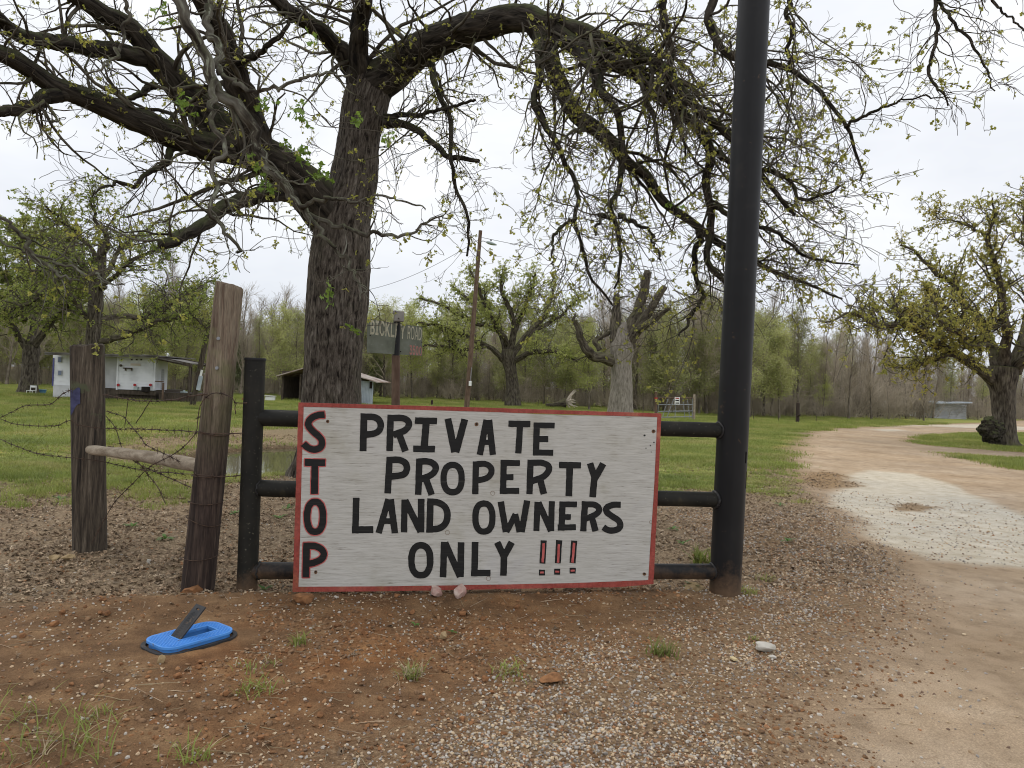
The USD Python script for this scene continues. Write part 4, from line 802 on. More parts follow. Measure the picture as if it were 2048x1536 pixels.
# buttress roots: the foot widens in lobes
hz = np.clip(1 - (tv[:, 2] - H(*TREE_XY)) / 0.7, 0, 1) ** 2; ang = np.arctan2(tv[:, 1] - TREE_XY[1], tv[:, 0] - TREE_XY[0])
k_ = 1 + hz * (0.30 + 0.28 * np.cos(4 * ang + 0.8) + 0.15 * np.cos(7 * ang)); tv[:, :2] = TREE_XY + (tv[:, :2] - TREE_XY) * k_[:, None]
obj('trunk', (tv, tf_), M['bark'], oak, smooth=True, bark=tb)
T_ = TD
main = [
  [(668, 445, 92, T_), (610, 372, 88, T_ - .3), (550, 325, 80, T_ - .7), (480, 300, 70, T_ - 1.0), (415, 292, 62, T_ - 1.3), (350, 272, 58, T_ - 1.6), (280, 245, 54, T_ - 1.9), (200, 208, 52, T_ - 2.2), (125, 180, 46, T_ - 2.5), (50, 134, 42, T_ - 2.8), (0, 108, 40, T_ - 3.0), (-90, 60, 30, T_ - 3.3)],
  [(490, 300, 74, T_ - 1.0), (410, 222, 70, T_ - 1.0), (355, 168, 62, T_ - 1.2), (312, 120, 56, T_ - 1.4), (280, 78, 48, T_ - 1.6), (245, 45, 44, T_ - 1.8), (200, 20, 40, T_ - 2.0), (120, -30, 36, T_ - 2.3), (20, -90, 28, T_ - 2.6)],
  [(515, 300, 70, T_ - .9), (488, 215, 62, T_ - 1.2), (468, 140, 52, T_ - 1.5), (447, 75, 46, T_ - 1.8), (418, 25, 42, T_ - 2.1), (385, -30, 38, T_ - 2.4), (340, -110, 30, T_ - 2.8)],
  [(735, 170, 84, T_), (790, 138, 72, T_ - .1), (835, 104, 66, T_ - .3), (885, 76, 62, T_ - .6), (940, 56, 58, T_ - .9), (1000, 42, 54, T_ - 1.1), (1060, 38, 50, T_ - 1.3), (1120, 50, 40, T_ - 1.5)],
  [(720, 190, 60, T_), (715, 110, 42, T_ - .3), (722, 40, 38, T_ - .6), (730, -20, 34, T_ - .9), (738, -110, 26, T_ - 1.2)],
  [(715, 150, 46, T_), (670, 88, 36, T_ - .3), (632, 56, 32, T_ - .6), (590, 28, 30, T_ - .9), (545, -5, 27, T_ - 1.2), (480, -70, 22, T_ - 1.6)],
  [(1065, 36, 44, T_ - 1.3), (1105, 120, 36, T_ - 1.5), (1125, 180, 33, T_ - 1.6), (1150, 228, 31, T_ - 1.7), (1195, 258, 28, T_ - 1.8), (1230, 290, 26, T_ - 1.9), (1255, 325, 24, T_ - 2.0), (1290, 345, 22, T_ - 2.0), (1312, 382, 20, T_ - 2.1), (1350, 418, 18, T_ - 2.1), (1390, 450, 16, T_ - 2.2), (1440, 490, 14, T_ - 2.2), (1500, 520, 12, T_ - 2.3), (1560, 548, 9, T_ - 2.3), (1625, 570, 6, T_ - 2.4), (1685, 598, 3, T_ - 2.4)],
  [(1080, 42, 44, T_ - 1.3), (1140, 84, 36, T_ - 1.6), (1190, 112, 31, T_ - 1.8), (1240, 135, 29, T_ - 1.9), (1285, 158, 27, T_ - 2.0), (1325, 190, 25, T_ - 2.1), (1362, 222, 23, T_ - 2.2), (1400, 262, 21, T_ - 2.3), (1418, 305, 19, T_ - 2.4), (1410, 355, 17, T_ - 2.4), (1416, 410, 16, T_ - 2.5), (1422, 470, 15, T_ - 2.5), (1412, 525, 13, T_ - 2.6), (1452, 566, 8, T_ - 2.7)],
  [(1110, 45, 36, T_ - 1.4), (1180, 66, 31, T_ - 1.7), (1240, 92, 28, T_ - 2.0), (1300, 120, 25, T_ - 2.3), (1345, 165, 21, T_ - 2.5), (1390, 215, 18, T_ - 2.7), (1450, 262, 16, T_ - 2.9), (1500, 310, 13, T_ - 3.0), (1540, 370, 10, T_ - 3.0), (1590, 430, 6, T_ - 3.1)],
  [(-20, 228, 22, T_ - 3.0), (60, 214, 30, T_ - 2.8), (105, 192, 34, T_ - 2.6), (150, 188, 36, T_ - 2.4)][::-1],
  [(306, 122, 40, T_ - 1.4), (270, 112, 38, T_ - 1.6), (200, 100, 37, T_ - 1.9), (125, 86, 36, T_ - 2.2), (62, 78, 34, T_ - 2.5), (28, 66, 30, T_ - 2.7), (-10, 30, 28, T_ - 2.9), (-70, 0, 20, T_ - 3.1)],
  [(600, 392, 40, T_ - .3), (550, 386, 34, T_ - .9), (480, 400, 31, T_ - 1.5), (432, 430, 29, T_ - 2.0), (395, 456, 27, T_ - 2.4), (355, 478, 26, T_ - 2.7), (322, 490, 22, T_ - 2.9)],
]
second = [
  [(345, 295, 20, T_ - 1.6), (322, 332, 15, T_ - 1.8), (288, 350, 13, T_ - 2.0), (272, 374, 12, T_ - 2.1), (228, 366, 8, T_ - 2.3), (185, 388, 4, T_ - 2.5)],
  [(310, 172, 20, T_ - 1.4), (270, 190, 15, T_ - 1.6), (240, 204, 11, T_ - 1.7), (218, 198, 7, T_ - 1.8)],
  [(765, 245, 24, T_), (820, 254, 17, T_ - .4), (860, 280, 15, T_ - .7), (895, 312, 13, T_ - .9), (930, 316, 12, T_ - 1.0), (958, 322, 9, T_ - 1.1)],
  [(860, 120, 18, T_ - .4), (880, 188, 13, T_ - .7), (900, 240, 11, T_ - .9), (905, 310, 10, T_ - 1.0), (916, 382, 8, T_ - 1.1), (936, 450, 7, T_ - 1.2), (934, 512, 5, T_ - 1.3)],
  [(770, 235, 16, T_), (840, 228, 10, T_ - .5), (880, 220, 8, T_ - .8), (950, 200, 6, T_ - 1.2)],
  [(1075, 60, 30, T_ - 1.3), (1082, 130, 20, T_ - 1.8), (1072, 205, 16, T_ - 2.1), (1090, 245, 14, T_ - 2.2), (1112, 280, 13, T_ - 2.3), (1126, 325, 12, T_ - 2.3), (1146, 352, 11, T_ - 2.3), (1156, 400, 10, T_ - 2.4), (1149, 436, 9, T_ - 2.4), (1166, 482, 8, T_ - 2.4), (1180, 550, 7, T_ - 2.5), (1206, 582, 6, T_ - 2.5), (1226, 612, 4, T_ - 2.5)],
  [(1140, 82, 26, T_ - 1.6), (1194, 150, 20, T_ - 2.2), (1206, 192, 18, T_ - 2.4), (1240, 236, 16, T_ - 2.5), (1241, 320, 14, T_ - 2.6), (1238, 380, 13, T_ - 2.6), (1224, 412, 12, T_ - 2.7), (1234, 452, 11, T_ - 2.7), (1240, 502, 9, T_ - 2.7), (1238, 532, 7, T_ - 2.8), (1228, 578, 5, T_ - 2.8)],
  [(1398, 460, 16, T_ - 2.2), (1394, 550, 12, T_ - 2.3), (1409, 590, 11, T_ - 2.4), (1386, 630, 9, T_ - 2.5), (1358, 672, 4, T_ - 2.6)],
  [(1152, 436, 9, T_ - 2.4), (1118, 460, 7, T_ - 2.6), (1102, 486, 6, T_ - 2.7), (1108, 530, 4, T_ - 2.8)],
  [(1238, 430, 12, T_ - 2.7), (1270, 446, 9, T_ - 2.9), (1300, 470, 7, T_ - 3.0), (1322, 520, 5, T_ - 3.1)],
  [(1230, 440, 9, T_ - 2.7), (1200, 432, 7, T_ - 2.9), (1192, 470, 4, T_ - 3.0)],
  [(1324, -40, 24, T_ - 2.6), (1329, 60, 16, T_ - 2.7), (1346, 100, 15, T_ - 2.7), (1344, 160, 13, T_ - 2.8), (1375, 210, 11, T_ - 2.9)],
  [(1440, -60, 26, T_ - 3.0), (1420, 40, 20, T_ - 3.0), (1455, 110, 17, T_ - 3.1), (1545, 128, 15, T_ - 3.2), (1578, 138, 14, T_ - 3.2), (1618, 168, 12, T_ - 3.3), (1652, 212, 10, T_ - 3.3), (1690, 252, 9, T_ - 3.4), (1715, 302, 7, T_ - 3.4), (1720, 362, 4, T_ - 3.5)],
  [(1578, -20, 14, T_ - 3.3), (1578, 60, 10, T_ - 3.4), (1580, 130, 9, T_ - 3.3)],
  [(1690, 254, 9, T_ - 3.4), (1756, 220, 7, T_ - 3.6), (1826, 195, 5, T_ - 3.7), (1905, 188, 2, T_ - 3.9)],
  [(1868, -60, 12, T_ - 3.8), (1870, 70, 9, T_ - 3.9), (1860, 150, 8, T_ - 3.9), (1884, 186, 6, T_ - 4.0), (1896, 212, 4, T_ - 4.0)],
  [(1860, -50, 12, T_ - 3.8), (1886, 15, 9, T_ - 3.9), (1926, 62, 8, T_ - 4.0), (1960, 116, 6, T_ - 4.0), (1990, 182, 3, T_ - 4.1)],
  [(1930, -70, 12, T_ - 4.0), (1975, -10, 8, T_ - 4.1), (2020, 30, 6, T_ - 4.2), (2070, 90, 4, T_ - 4.2)],
  [(1418, 300, 16, T_ - 2.4), (1480, 330, 13, T_ - 2.8), (1560, 350, 11, T_ - 3.0), (1610, 400, 8, T_ - 3.1), (1680, 370, 5, T_ - 3.3)],
  [(1416, 410, 14, T_ - 2.5), (1480, 440, 11, T_ - 2.7), (1560, 470, 9, T_ - 2.9), (1640, 520, 6, T_ - 3.0), (1720, 530, 3, T_ - 3.1)],
  [(460, 130, 20, T_ - 1.5), (510, 110, 15, T_ - 1.9), (560, 70, 11, T_ - 2.2), (575, 40, 8, T_ - 2.3)],
]
lich = [
  [(335, -40, 26, T_ - 4.2), (376, 40, 24, T_ - 4.1), (402, 92, 24, T_ - 4.0), (420, 136, 25, T_ - 4.0), (440, 186, 26, T_ - 3.9), (474, 226, 25, T_ - 3.9), (500, 260, 24, T_ - 3.8), (521, 302, 21, T_ - 3.8), (546, 350, 20, T_ - 3.8), (580, 390, 19, T_ - 3.7), (604, 420, 17, T_ - 3.7), (622, 442, 12, T_ - 3.7)],
  [(612, 428, 11, T_ - 3.7), (670, 450, 9, T_ - 3.7), (740, 470, 8, T_ - 3.8), (800, 471, 6, T_ - 3.8), (858, 440, 4, T_ - 3.9), (905, 430, 2, T_ - 4.0)],
  [(602, 415, 10, T_ - 3.7), (640, 398, 8, T_ - 3.8), (700, 402, 6, T_ - 3.9), (780, 396, 4, T_ - 4.0), (850, 420, 2, T_ - 4.1)],
  [(622, 442, 9, T_ - 3.7), (650, 475, 8, T_ - 3.8), (690, 515, 7, T_ - 3.8), (712, 556, 5, T_ - 3.9), (735, 585, 3, T_ - 3.9)],
  [(430, 160, 15, T_ - 4.0), (422, 210, 12, T_ - 4.2), (438, 262, 11, T_ - 4.3), (455, 300, 10, T_ - 4.4), (432, 340, 9, T_ - 4.4), (425, 410, 8, T_ - 4.5), (450, 450, 8, T_ - 4.5), (474, 505, 5, T_ - 4.6)],
  [(430, -30, 20, T_ - 3.6), (412, 30, 17, T_ - 3.7), (430, 90, 15, T_ - 3.8), (440, 150, 14, T_ - 3.9)],
  [(445, 150, 12, T_ - 3.9), (500, 180, 9, T_ - 4.0), (560, 172, 7, T_ - 4.1), (640, 148, 5, T_ - 4.2), (700, 150, 3, T_ - 4.3)],
  [(255, -20, 9, T_ - 4.0), (250, 40, 8, T_ - 4.0), (238, 110, 7, T_ - 4.1), (205, 132, 5, T_ - 4.2), (175, 148, 4, T_ - 4.2)],
  [(-30, 475, 7, T_ - 4.0), (60, 505, 6, T_ - 4.1), (150, 540, 6, T_ - 4.2), (215, 560, 4, T_ - 4.3), (250, 570, 2, T_ - 4.3)],
  [(-30, 400, 7, T_ - 4.3), (40, 470, 9, T_ - 4.2), (75, 510, 9, T_ - 4.2), (118, 555, 6, T_ - 4.2), (160, 560, 3, T_ - 4.2)],
]
mg = [guide(g_, n=44, jit=0.10, rng=rng) for g_ in main]
sg = [guide([(x, y, w * .85, d) for x, y, w, d in g_], n=36, jit=0.10, rng=rng) for g_ in second]; lg = [guide(g_, n=40, jit=0.16, rng=rng) for g_ in lich]
for n_, (q, r) in enumerate(mg):
    v, f, b = bark_tube(q, r, 28 if r.max() > 0.15 else 18, 0.012 if r.max() > 0.15 else 0.007, n_ + 11)
    obj('limb', (v, f), M['limb'], oak, smooth=True, bark=b)
for n_, (q, r) in enumerate(sg + lg):
    v, f, b = bark_tube(q, r, 12, 0.004 if n_ < len(sg) else 0.009, n_ + 41); obj('branch', (v, f), M['limb'] if n_ < len(sg) else M['lichen'], oak, smooth=True, bark=b)
def resample(paths, S=30):
    out = [smooth_path(np.column_stack([q, r]), S) for q, r in paths]; o = np.stack(out); return o[..., :3], np.maximum(o[..., 3], 0.002)
Qm, Rm = resample(mg[:6]); Qr, Rr = resample(mg[6:9] + sg[5:14] + sg[18:20]); Ql, Rl = resample(mg[0:3] + mg[9:12] + sg[:5] + sg[20:]); Qc, Rc = resample(lg)
# side branches, twiglets; long drooping ones on the right, up and out on the left
b1 = grow(Qr, Rr, 260, rng, (0.3, 1.8), S=12, wig=0.20, droop=0.10, rk=0.36, start=(0.12, 1), side=np.array([0.25, -0.05, -0.10]))
b2 = grow(Ql, Rl, 190, rng, (0.4, 1.9), S=12, wig=0.20, up=0.03, rk=0.24, start=(0.2, 1), side=np.array([-0.15, -0.1, 0.0]))
b3 = grow(Qm[3:6], Rm[3:6], 95, rng, (0.5, 2.0), S=12, wig=0.20, droop=0.05, rk=0.2, start=(0.1, 1))
Q5, R5 = resample(sg[14:18]); b5 = grow(Q5, R5, 46, rng, (0.15, 0.8), S=12, wig=0.2, droop=0.10, rk=0.4, start=(0.1, 1), side=np.array([0.2, 0, -0.1]))
b4 = grow(Qc, Rc, 80, rng, (0.25, 1.0), S=10, wig=0.22, droop=0.08, rk=0.5, start=(0.3, 1))
bt = grow(tq[None, 40:], tr[None, 40:], 14, rng, (0.3, 1.0), S=10, wig=0.25, droop=0.12, rk=0.05, start=(0.3, 0.95))
lv1 = [b1, b2, b3, (np.pad(b4[0], ((0, 0), (0, 2), (0, 0)), 'edge')[:, :10], b4[1])]
J = []
def t_of(b, k): return batch_tubes(b[0], b[1], k)
J = [t_of(b, 6) for b in (b1, b2, b3, b5)]
(mv, mf), bb = join(J); obj('side_branches', (mv, mf), M['branchlet'], oak, smooth=True, bark=bb)
tag(stage.GetPrimAtPath(str(oak.GetPath()) + '/side_branches'), kind='stuff')
(mv, mf), bb = join([t_of(b4, 5), t_of(bt, 5)]); o = obj('lichened_side_branches', (mv, mf), M['lichen'], oak, smooth=True, bark=bb); tag(o, kind='stuff')
up12 = lambda b: (b[0] if b[0].shape[1] == 12 else np.stack([smooth_path(q, 12) for q in b[0]]), b[1] if b[1].shape[1] == 12 else np.stack([np.interp(np.linspace(0, 1, 12), np.linspace(0, 1, b[1].shape[1]), r) for r in b[1]]))
allb = [up12(b) for b in (b1, b2, b3, b4, bt, b5)]; QB = np.concatenate([b[0] for b in allb]); RB = np.concatenate([b[1] for b in allb])
tw1 = grow(QB, RB, 2900, rng, (0.15, 0.62), S=7, wig=0.24, droop=0.05, rk=0.5, start=(0.15, 1), rmin=0.0027)
tw1r = grow(QB[:260], RB[:260], 1300, rng, (0.2, 0.75), S=7, wig=0.2, droop=0.08, rk=0.5, start=(0.2, 1), rmin=0.0027, side=np.array([0.35, 0, -0.05]))
tw0 = grow(np.concatenate([Qr, Ql]), np.concatenate([Rr, Rl]), 700, rng, (0.12, 0.5), S=7, wig=0.3, rk=0.3, start=(0.1, 1), rmin=0.0026)
TW = np.concatenate([tw1[0], tw1r[0], tw0[0]]); TR_ = np.concatenate([tw1[1], tw1r[1], tw0[1]])
tw2 = grow(TW, TR_, 6400, rng, (0.06, 0.26), S=5, wig=0.28, rk=0.7, start=(0.3, 1), rmin=0.0017)
(mv, mf), bb = join([batch_tubes(TW, TR_, 4), batch_tubes(tw2[0], tw2[1], 3)])
tag(obj('twigs', (mv, mf), M['twig'], oak, smooth=True), kind='stuff')
def ends(Q): return Q[:, -1], Q[:, -1] - Q[:, -2]
p1_, d1_, s1_ = clusters(tw2[0], rng, 3600, 4, (0.019, 0.044), lo=0.6, hang=0.15)
p2_, d2_, s2_ = clusters(TW, rng, 2300, 4, (0.021, 0.052), lo=0.5, hang=0.15)
pp_, dd_, ss_ = np.vstack([p1_, p2_]), np.vstack([d1_, d2_]), np.r_[s1_, s2_]
tag(obj('foliage', scatter_leaves(pp_, dd_, ss_, rng, 'small'), M['leaf'], oak), kind='stuff')
# larger bright young leaves hanging nearest the lens: each a leaf of its own
spots = [(365, 205, 7.0), (380, 228, 7.0), (525, 205, 6.9), (545, 200, 6.9), (590, 220, 6.9), (605, 232, 6.9), (612, 245, 6.9), (600, 215, 6.9), (718, 240, 7.0), (708, 236, 7.0), (582, 290, 6.8), (590, 305, 6.8), (600, 318, 6.8), (610, 310, 6.8), (520, 355, 6.8), (530, 366, 6.8), (538, 378, 6.8), (650, 355, 6.8), (640, 345, 6.8), (655, 572, 6.8), (658, 590, 6.8), (660, 605, 6.7), (704, 662, 6.7), (508, 305, 6.9), (360, 195, 7.0), (628, 352, 6.8), (515, 332, 6.8), (625, 80, 7.0), (1345, 410, 7.2), (1335, 125, 7.6), (778, 270, 6.9), (605, 300, 6.8), (320, 20, 7.2), (335, 40, 7.2)]
nl = 0; lr = np.random.default_rng(3)
for (sx0, sy0, dd0) in spots:
    c = P(sx0, sy0, dd0 + lr.normal() * 0.05)
    st = np.array([c + np.array([0.02, 0.05, 0.10 + 0.08 * lr.random()]), c + [0, 0.01, 0.03], c])
    near_ = QB.reshape(-1, 3); j_ = int(np.argmin(np.linalg.norm(near_ - c, axis=1) + 0.4 * np.clip(c[2] - near_[:, 2], 0, 9))); a_ = near_[j_]; L_ = np.linalg.norm(a_ - c)
    hang = smooth_path(np.array([a_, a_ * .65 + c * .35 + lr.normal(size=3) * .07 * L_ + [0, 0, .06 * L_], a_ * .3 + c * .7 + lr.normal(size=3) * .06 * L_, c]), 14)
    obj('twig', tube(hang, np.linspace(.0045, .002, 14), 5)[:2], M['twig'], oak, smooth=True)
    for k in range(6):
        dr = lr.normal(size=(1, 3)) * [1, 0.8, 0.9] + [[0, -0.2, -0.35]]
        v, f = scatter_leaves(c[None] + lr.normal(size=(1, 3)) * 0.022, dr, np.array([0.055 + 0.045 * lr.random()]), lr)
        obj('leaf', (v, f), M['bright_leaf'], oak); nl += 1
# ---- a general oak from guides
def tree(name, label, guides, D, rng, leafm, barkm='far_oak', nb=80, blen=(0.8, 2.4), nt=500, tlen=(0.3, 0.9), nleaf=2500, per=3, lsize=(0.07, 0.13), trunk_sides=28, skip=1, limbm=None, jit=0.32, lw=0.80, tw_=0.92, droop=0.0, up=0.0, leaves=True, cat='tree', lo=0.2, group=None, amp=0.02):
    gs = [guide([(x, y, w * (lw if i else tw_), D + (dz if len(g) > 3 else 0)) for g in gg for (x, y, w, dz) in [tuple(g) + (0,) * (4 - len(g))]], n=26, jit=jit if i else 0.05, rng=rng) for i, gg in enumerate(guides)]
    q0 = gs[0][0][0]; t = thing(name, label, cat, (q0[0], q0[1], float(H(q0[0], q0[1]))), group=group)
    q, r = gs[0]; q = q.copy(); q[0, 2] = H(q0[0], q0[1]) - 0.15
    v, f, b = bark_tube(*[smooth_path(np.column_stack([q, r]), 60)[:, :3], smooth_path(np.column_stack([q, r]), 60)[:, 3]], trunk_sides, amp, 7)
    obj('trunk', (v, f), M[barkm], t, smooth=True, bark=b)
    for i, (q, r) in enumerate(gs[1:]):
        v, f, b = bark_tube(q, r, 9, amp * 0.4, 20 + i); obj('limb', (v, f), M[limbm or barkm], t, smooth=True, bark=b)
    Q, R = pad(gs[skip:])
    if nb:
        b1 = grow(Q, R, nb, rng, blen, S=9, wig=0.26, rk=0.45, start=(lo, 1), droop=droop, up=up, rmin=0.010)
        t1 = grow(b1[0], b1[1], nt, rng, tlen, S=6, wig=0.26, rk=0.55, start=(0.15, 1), rmin=0.006, droop=droop)
        t0 = grow(Q, R, nt // 4, rng, tlen, S=6, wig=0.26, rk=0.3, start=(lo, 1), rmin=0.006)
        (mv, mf), bb = join([batch_tubes(b1[0], b1[1], 5), batch_tubes(t1[0], t1[1], 3), batch_tubes(t0[0], t0[1], 3)])
        tag(obj('branches', (mv, mf), M[limbm or barkm], t, smooth=True, bark=bb), kind='stuff')
        if leaves:
            TT = np.concatenate([t1[0], t0[0]]); p_, d_, s_ = clusters(TT, rng, nleaf, per, lsize, lo=0.2, spread=0.9)
            tag(obj('crown', scatter_leaves(p_, d_, s_, rng, 'kite'), M[leafm], t), kind='stuff')
    return t, gs
rt = np.random.default_rng(77)
Dr = 27.0
right_oak, _ = tree('oak_tree', 'broad oak with yellow-green leaves on the grass island beside the dirt road', [
  [(2010, 899, 84), (2008, 884, 62), (2007, 850, 52), (2006, 815, 49), (2005, 785, 52), (2005, 760, 64), (2008, 735, 62)],
  [(1990, 762, 46, 0), (1962, 738, 40, -.3), (1918, 710, 36, -.6), (1881, 690, 32, -1), (1846, 668, 30, -1.3), (1829, 650, 30, -1.5), (1815, 647, 26, -1.6), (1776, 655, 22, -2), (1744, 646, 20, -2.2), (1722, 629, 15, -2.4), (1686, 628, 10, -2.6), (1643, 646, 5, -3)],
  [(1830, 652, 26, -1.5), (1815, 634, 22, -1.2), (1797, 626, 18, -1), (1790, 608, 14, -.8), (1804, 583, 9, -.5)],
  [(2000, 740, 54, 0), (1986, 695, 38, .5), (1962, 645, 30, 1), (1930, 602, 24, 1.4), (1900, 562, 20, 1.8), (1866, 545, 15, 2), (1832, 505, 10, 2.3), (1800, 490, 6, 2.5)],
  [(2006, 735, 50, 0), (2016, 680, 38, -.5), (2004, 610, 28, -1), (1992, 530, 22, -1.3), (1976, 470, 16, -1.6), (1990, 430, 9, -1.8), (1985, 395, 5, -2)],
  [(2022, 740, 52, 0), (2050, 665, 44, .3), (2075, 580, 34, .6), (2062, 500, 24, .8), (2050, 430, 14, 1), (2060, 385, 6, 1)],
  [(2030, 745, 46, 0), (2080, 690, 36, -1), (2130, 640, 26, -2), (2190, 620, 16, -3)],
  [(1920, 712, 20, -.6), (1880, 712, 14, -1.4), (1840, 730, 9, -2), (1790, 735, 5, -2.6)],
  [(1962, 640, 20, 1), (1925, 640, 15, .2), (1880, 610, 11, -.4), (1850, 570, 7, -1)],
  [(1986, 690, 22, 0), (1940, 680, 16, -2), (1890, 650, 12, -3), (1850, 620, 8, -3.5)],
  [(1976, 480, 12, -1.5), (1940, 450, 9, -1), (1900, 440, 6, -.5), (1870, 430, 4, 0)],
], Dr, rt, 'olive_leaf', nb=430, blen=(0.6, 2.4), nt=3400, tlen=(0.2, 0.8), nleaf=11500, lsize=(0.055, 0.11), tw_=1.0, lw=0.62, up=0.09)
bq = P(1981, 860, Dr - 0.45); ico = trimesh.creation.icosphere(4, 0.46); v = ico.vertices * [1.0, 0.9, 1.05]
v = v * (1 + 0.9 * (meshkit.fbm(v * 4.5 + 5, 3, 3) - 0.5) + 0.5 * (np.abs(meshkit.fbm(v * 9 + 2, 3, 5) - 0.5)))[:, None] * [0.86, 0.8, 0.9] + bq
obj('burl', (v, ico.faces), M['limb'], right_oak, smooth=True, bark=v * 0.5)
Dl = 29.0
tree('oak_tree', 'gnarled oak with low horizontal limbs standing before the white trailer', [
  [(182, 806, 74), (182, 780, 58), (184, 740, 46), (186, 700, 42), (188, 660, 40), (190, 620, 42), (192, 580, 44), (196, 545, 40), (204, 510, 28), (206, 480, 20)],
  [(202, 684, 26, 0), (240, 673, 22, -.5), (284, 656, 20, -1), (310, 645, 18, -1.4), (360, 635, 14, -1.8), (388, 630, 10, -2), (412, 655, 7, -2.2), (435, 650, 4, -2.4)],
  [(196, 640, 22, 0), (240, 632, 20, .6), (268, 634, 19, 1), (300, 628, 17, 1.4), (345, 606, 13, 1.8), (380, 585, 9, 2), (425, 560, 4, 2.4)],
  [(180, 645, 22, 0), (150, 606, 20, -.6), (115, 578, 18, -1.2), (85, 585, 16, -1.6), (50, 612, 12, -2), (0, 620, 8, -2.4), (-40, 625, 4, -3)],
  [(205, 520, 22, 0), (214, 480, 16, -.6), (196, 445, 12, -1), (180, 405, 8, -1.4), (190, 380, 4, -1.6)],
  [(190, 560, 24, 0), (150, 512, 18, 1), (105, 482, 13, 1.8), (45, 470, 9, 2.6), (0, 440, 5, 3)],
  [(206, 575, 24, 0), (216, 560, 18, -1), (262, 520, 14, -2), (310, 500, 10, -2.6), (352, 472, 5, -3)],
  [(206, 560, 20, 0), (240, 500, 14, 1.5), (280, 470, 10, 2.4), (320, 440, 6, 3)],
  [(190, 560, 20, 0), (165, 540, 15, -2), (120, 530, 11, -3.5), (60, 540, 7, -5)],
  [(200, 540, 20, 0), (160, 470, 12, -1), (110, 430, 8, -2), (80, 400, 5, -2.6)],
], Dl, rt, 'green_leaf', nb=360, blen=(0.7, 2.3), nt=3200, nleaf=7000, tw_=0.74, lw=0.62, lsize=(0.06, 0.12), lo=0.3)
tree('oak_tree', 'dense dark oak farthest left, a blue tub by its trunk', [
  [(55, 790, 62), (57, 765, 44), (60, 735, 38), (62, 705, 42), (63, 690, 38)],
  [(54, 700, 26, 0), (32, 665, 22, -.5), (15, 620, 16, -1), (-25, 580, 10, -1.5)],
  [(62, 692, 28, 0), (66, 640, 24, .4), (55, 570, 18, .8), (42, 500, 12, 1.2), (50, 440, 6, 1.4)],
  [(70, 694, 28, 0), (96, 652, 22, -.5), (122, 622, 16, -1), (152, 592, 10, -1.6), (180, 540, 5, -2)],
  [(64, 640, 20, 0), (90, 590, 14, 1.5), (110, 530, 9, 2.5), (120, 470, 5, 3)],
  [(50, 640, 20, 0), (10, 560, 15, 1), (-20, 500, 9, 1.6), (-30, 450, 5, 2)],
  [(60, 600, 18, 0), (100, 560, 12, -2), (140, 480, 8, -3), (130, 430, 5, -3.6)],
], 36.0, rt, 'green_leaf', tw_=0.85, lw=0.66, nb=250, blen=(0.9, 2.6), nt=1800, nleaf=9000, lsize=(0.08, 0.16), lo=0.25)
tree('oak_tree', 'round-crowned oak with pale green leaves at the wood edge behind the utility pole', [
  [(1026, 812, 50), (1025, 780, 38), (1022, 745, 34), (1017, 718, 40), (1016, 700, 34)],
  [(1010, 722, 20, 0), (975, 692, 17, -.8), (930, 672, 14, -1.5), (880, 652, 9, -2), (835, 645, 5, -2.4)],
  [(1014, 710, 24, 0), (1000, 655, 20, .5), (968, 622, 16, 1), (938, 598, 11, 1.6), (905, 572, 6, 2)],
  [(1018, 705, 24, 0), (1030, 655, 20, -.5), (1012, 605, 15, -1), (1000, 560, 9, -1.4), (1010, 535, 5, -1.6)],
  [(1024, 712, 24, 0), (1060, 662, 20, .5), (1086, 636, 16, 1), (1102, 600, 11, 1.5), (1112, 562, 6, 2)],
  [(1026, 725, 22, 0), (1060, 706, 18, -1), (1108, 702, 14, -2), (1155, 722, 8, -3)],
  [(1016, 690, 20, 0), (985, 640, 14, -2), (950, 560, 9, -3), (940, 540, 5, -3)],
  [(1030, 660, 18, 0), (1060, 590, 12, -1.5), (1070, 545, 7, -2)],
  [(1004, 665, 16, .3), (940, 640, 12, .8), (880, 608, 9, 1.2), (838, 596, 5, 1.4)],
  [(975, 692, 14, -.8), (920, 700, 11, -1.5), (860, 690, 8, -2), (815, 700, 4, -2.3)],
  [(1060, 664, 15, .5), (1110, 640, 11, 1), (1142, 612, 7, 1.2), (1160, 590, 4, 1.4)],
], 50.0, rt, 'pale_leaf', nb=400, blen=(0.7, 2.2), nt=3200, nleaf=11500, lsize=(0.08, 0.15), up=0.05, lw=0.6, tw_=0.72, lo=0.25)
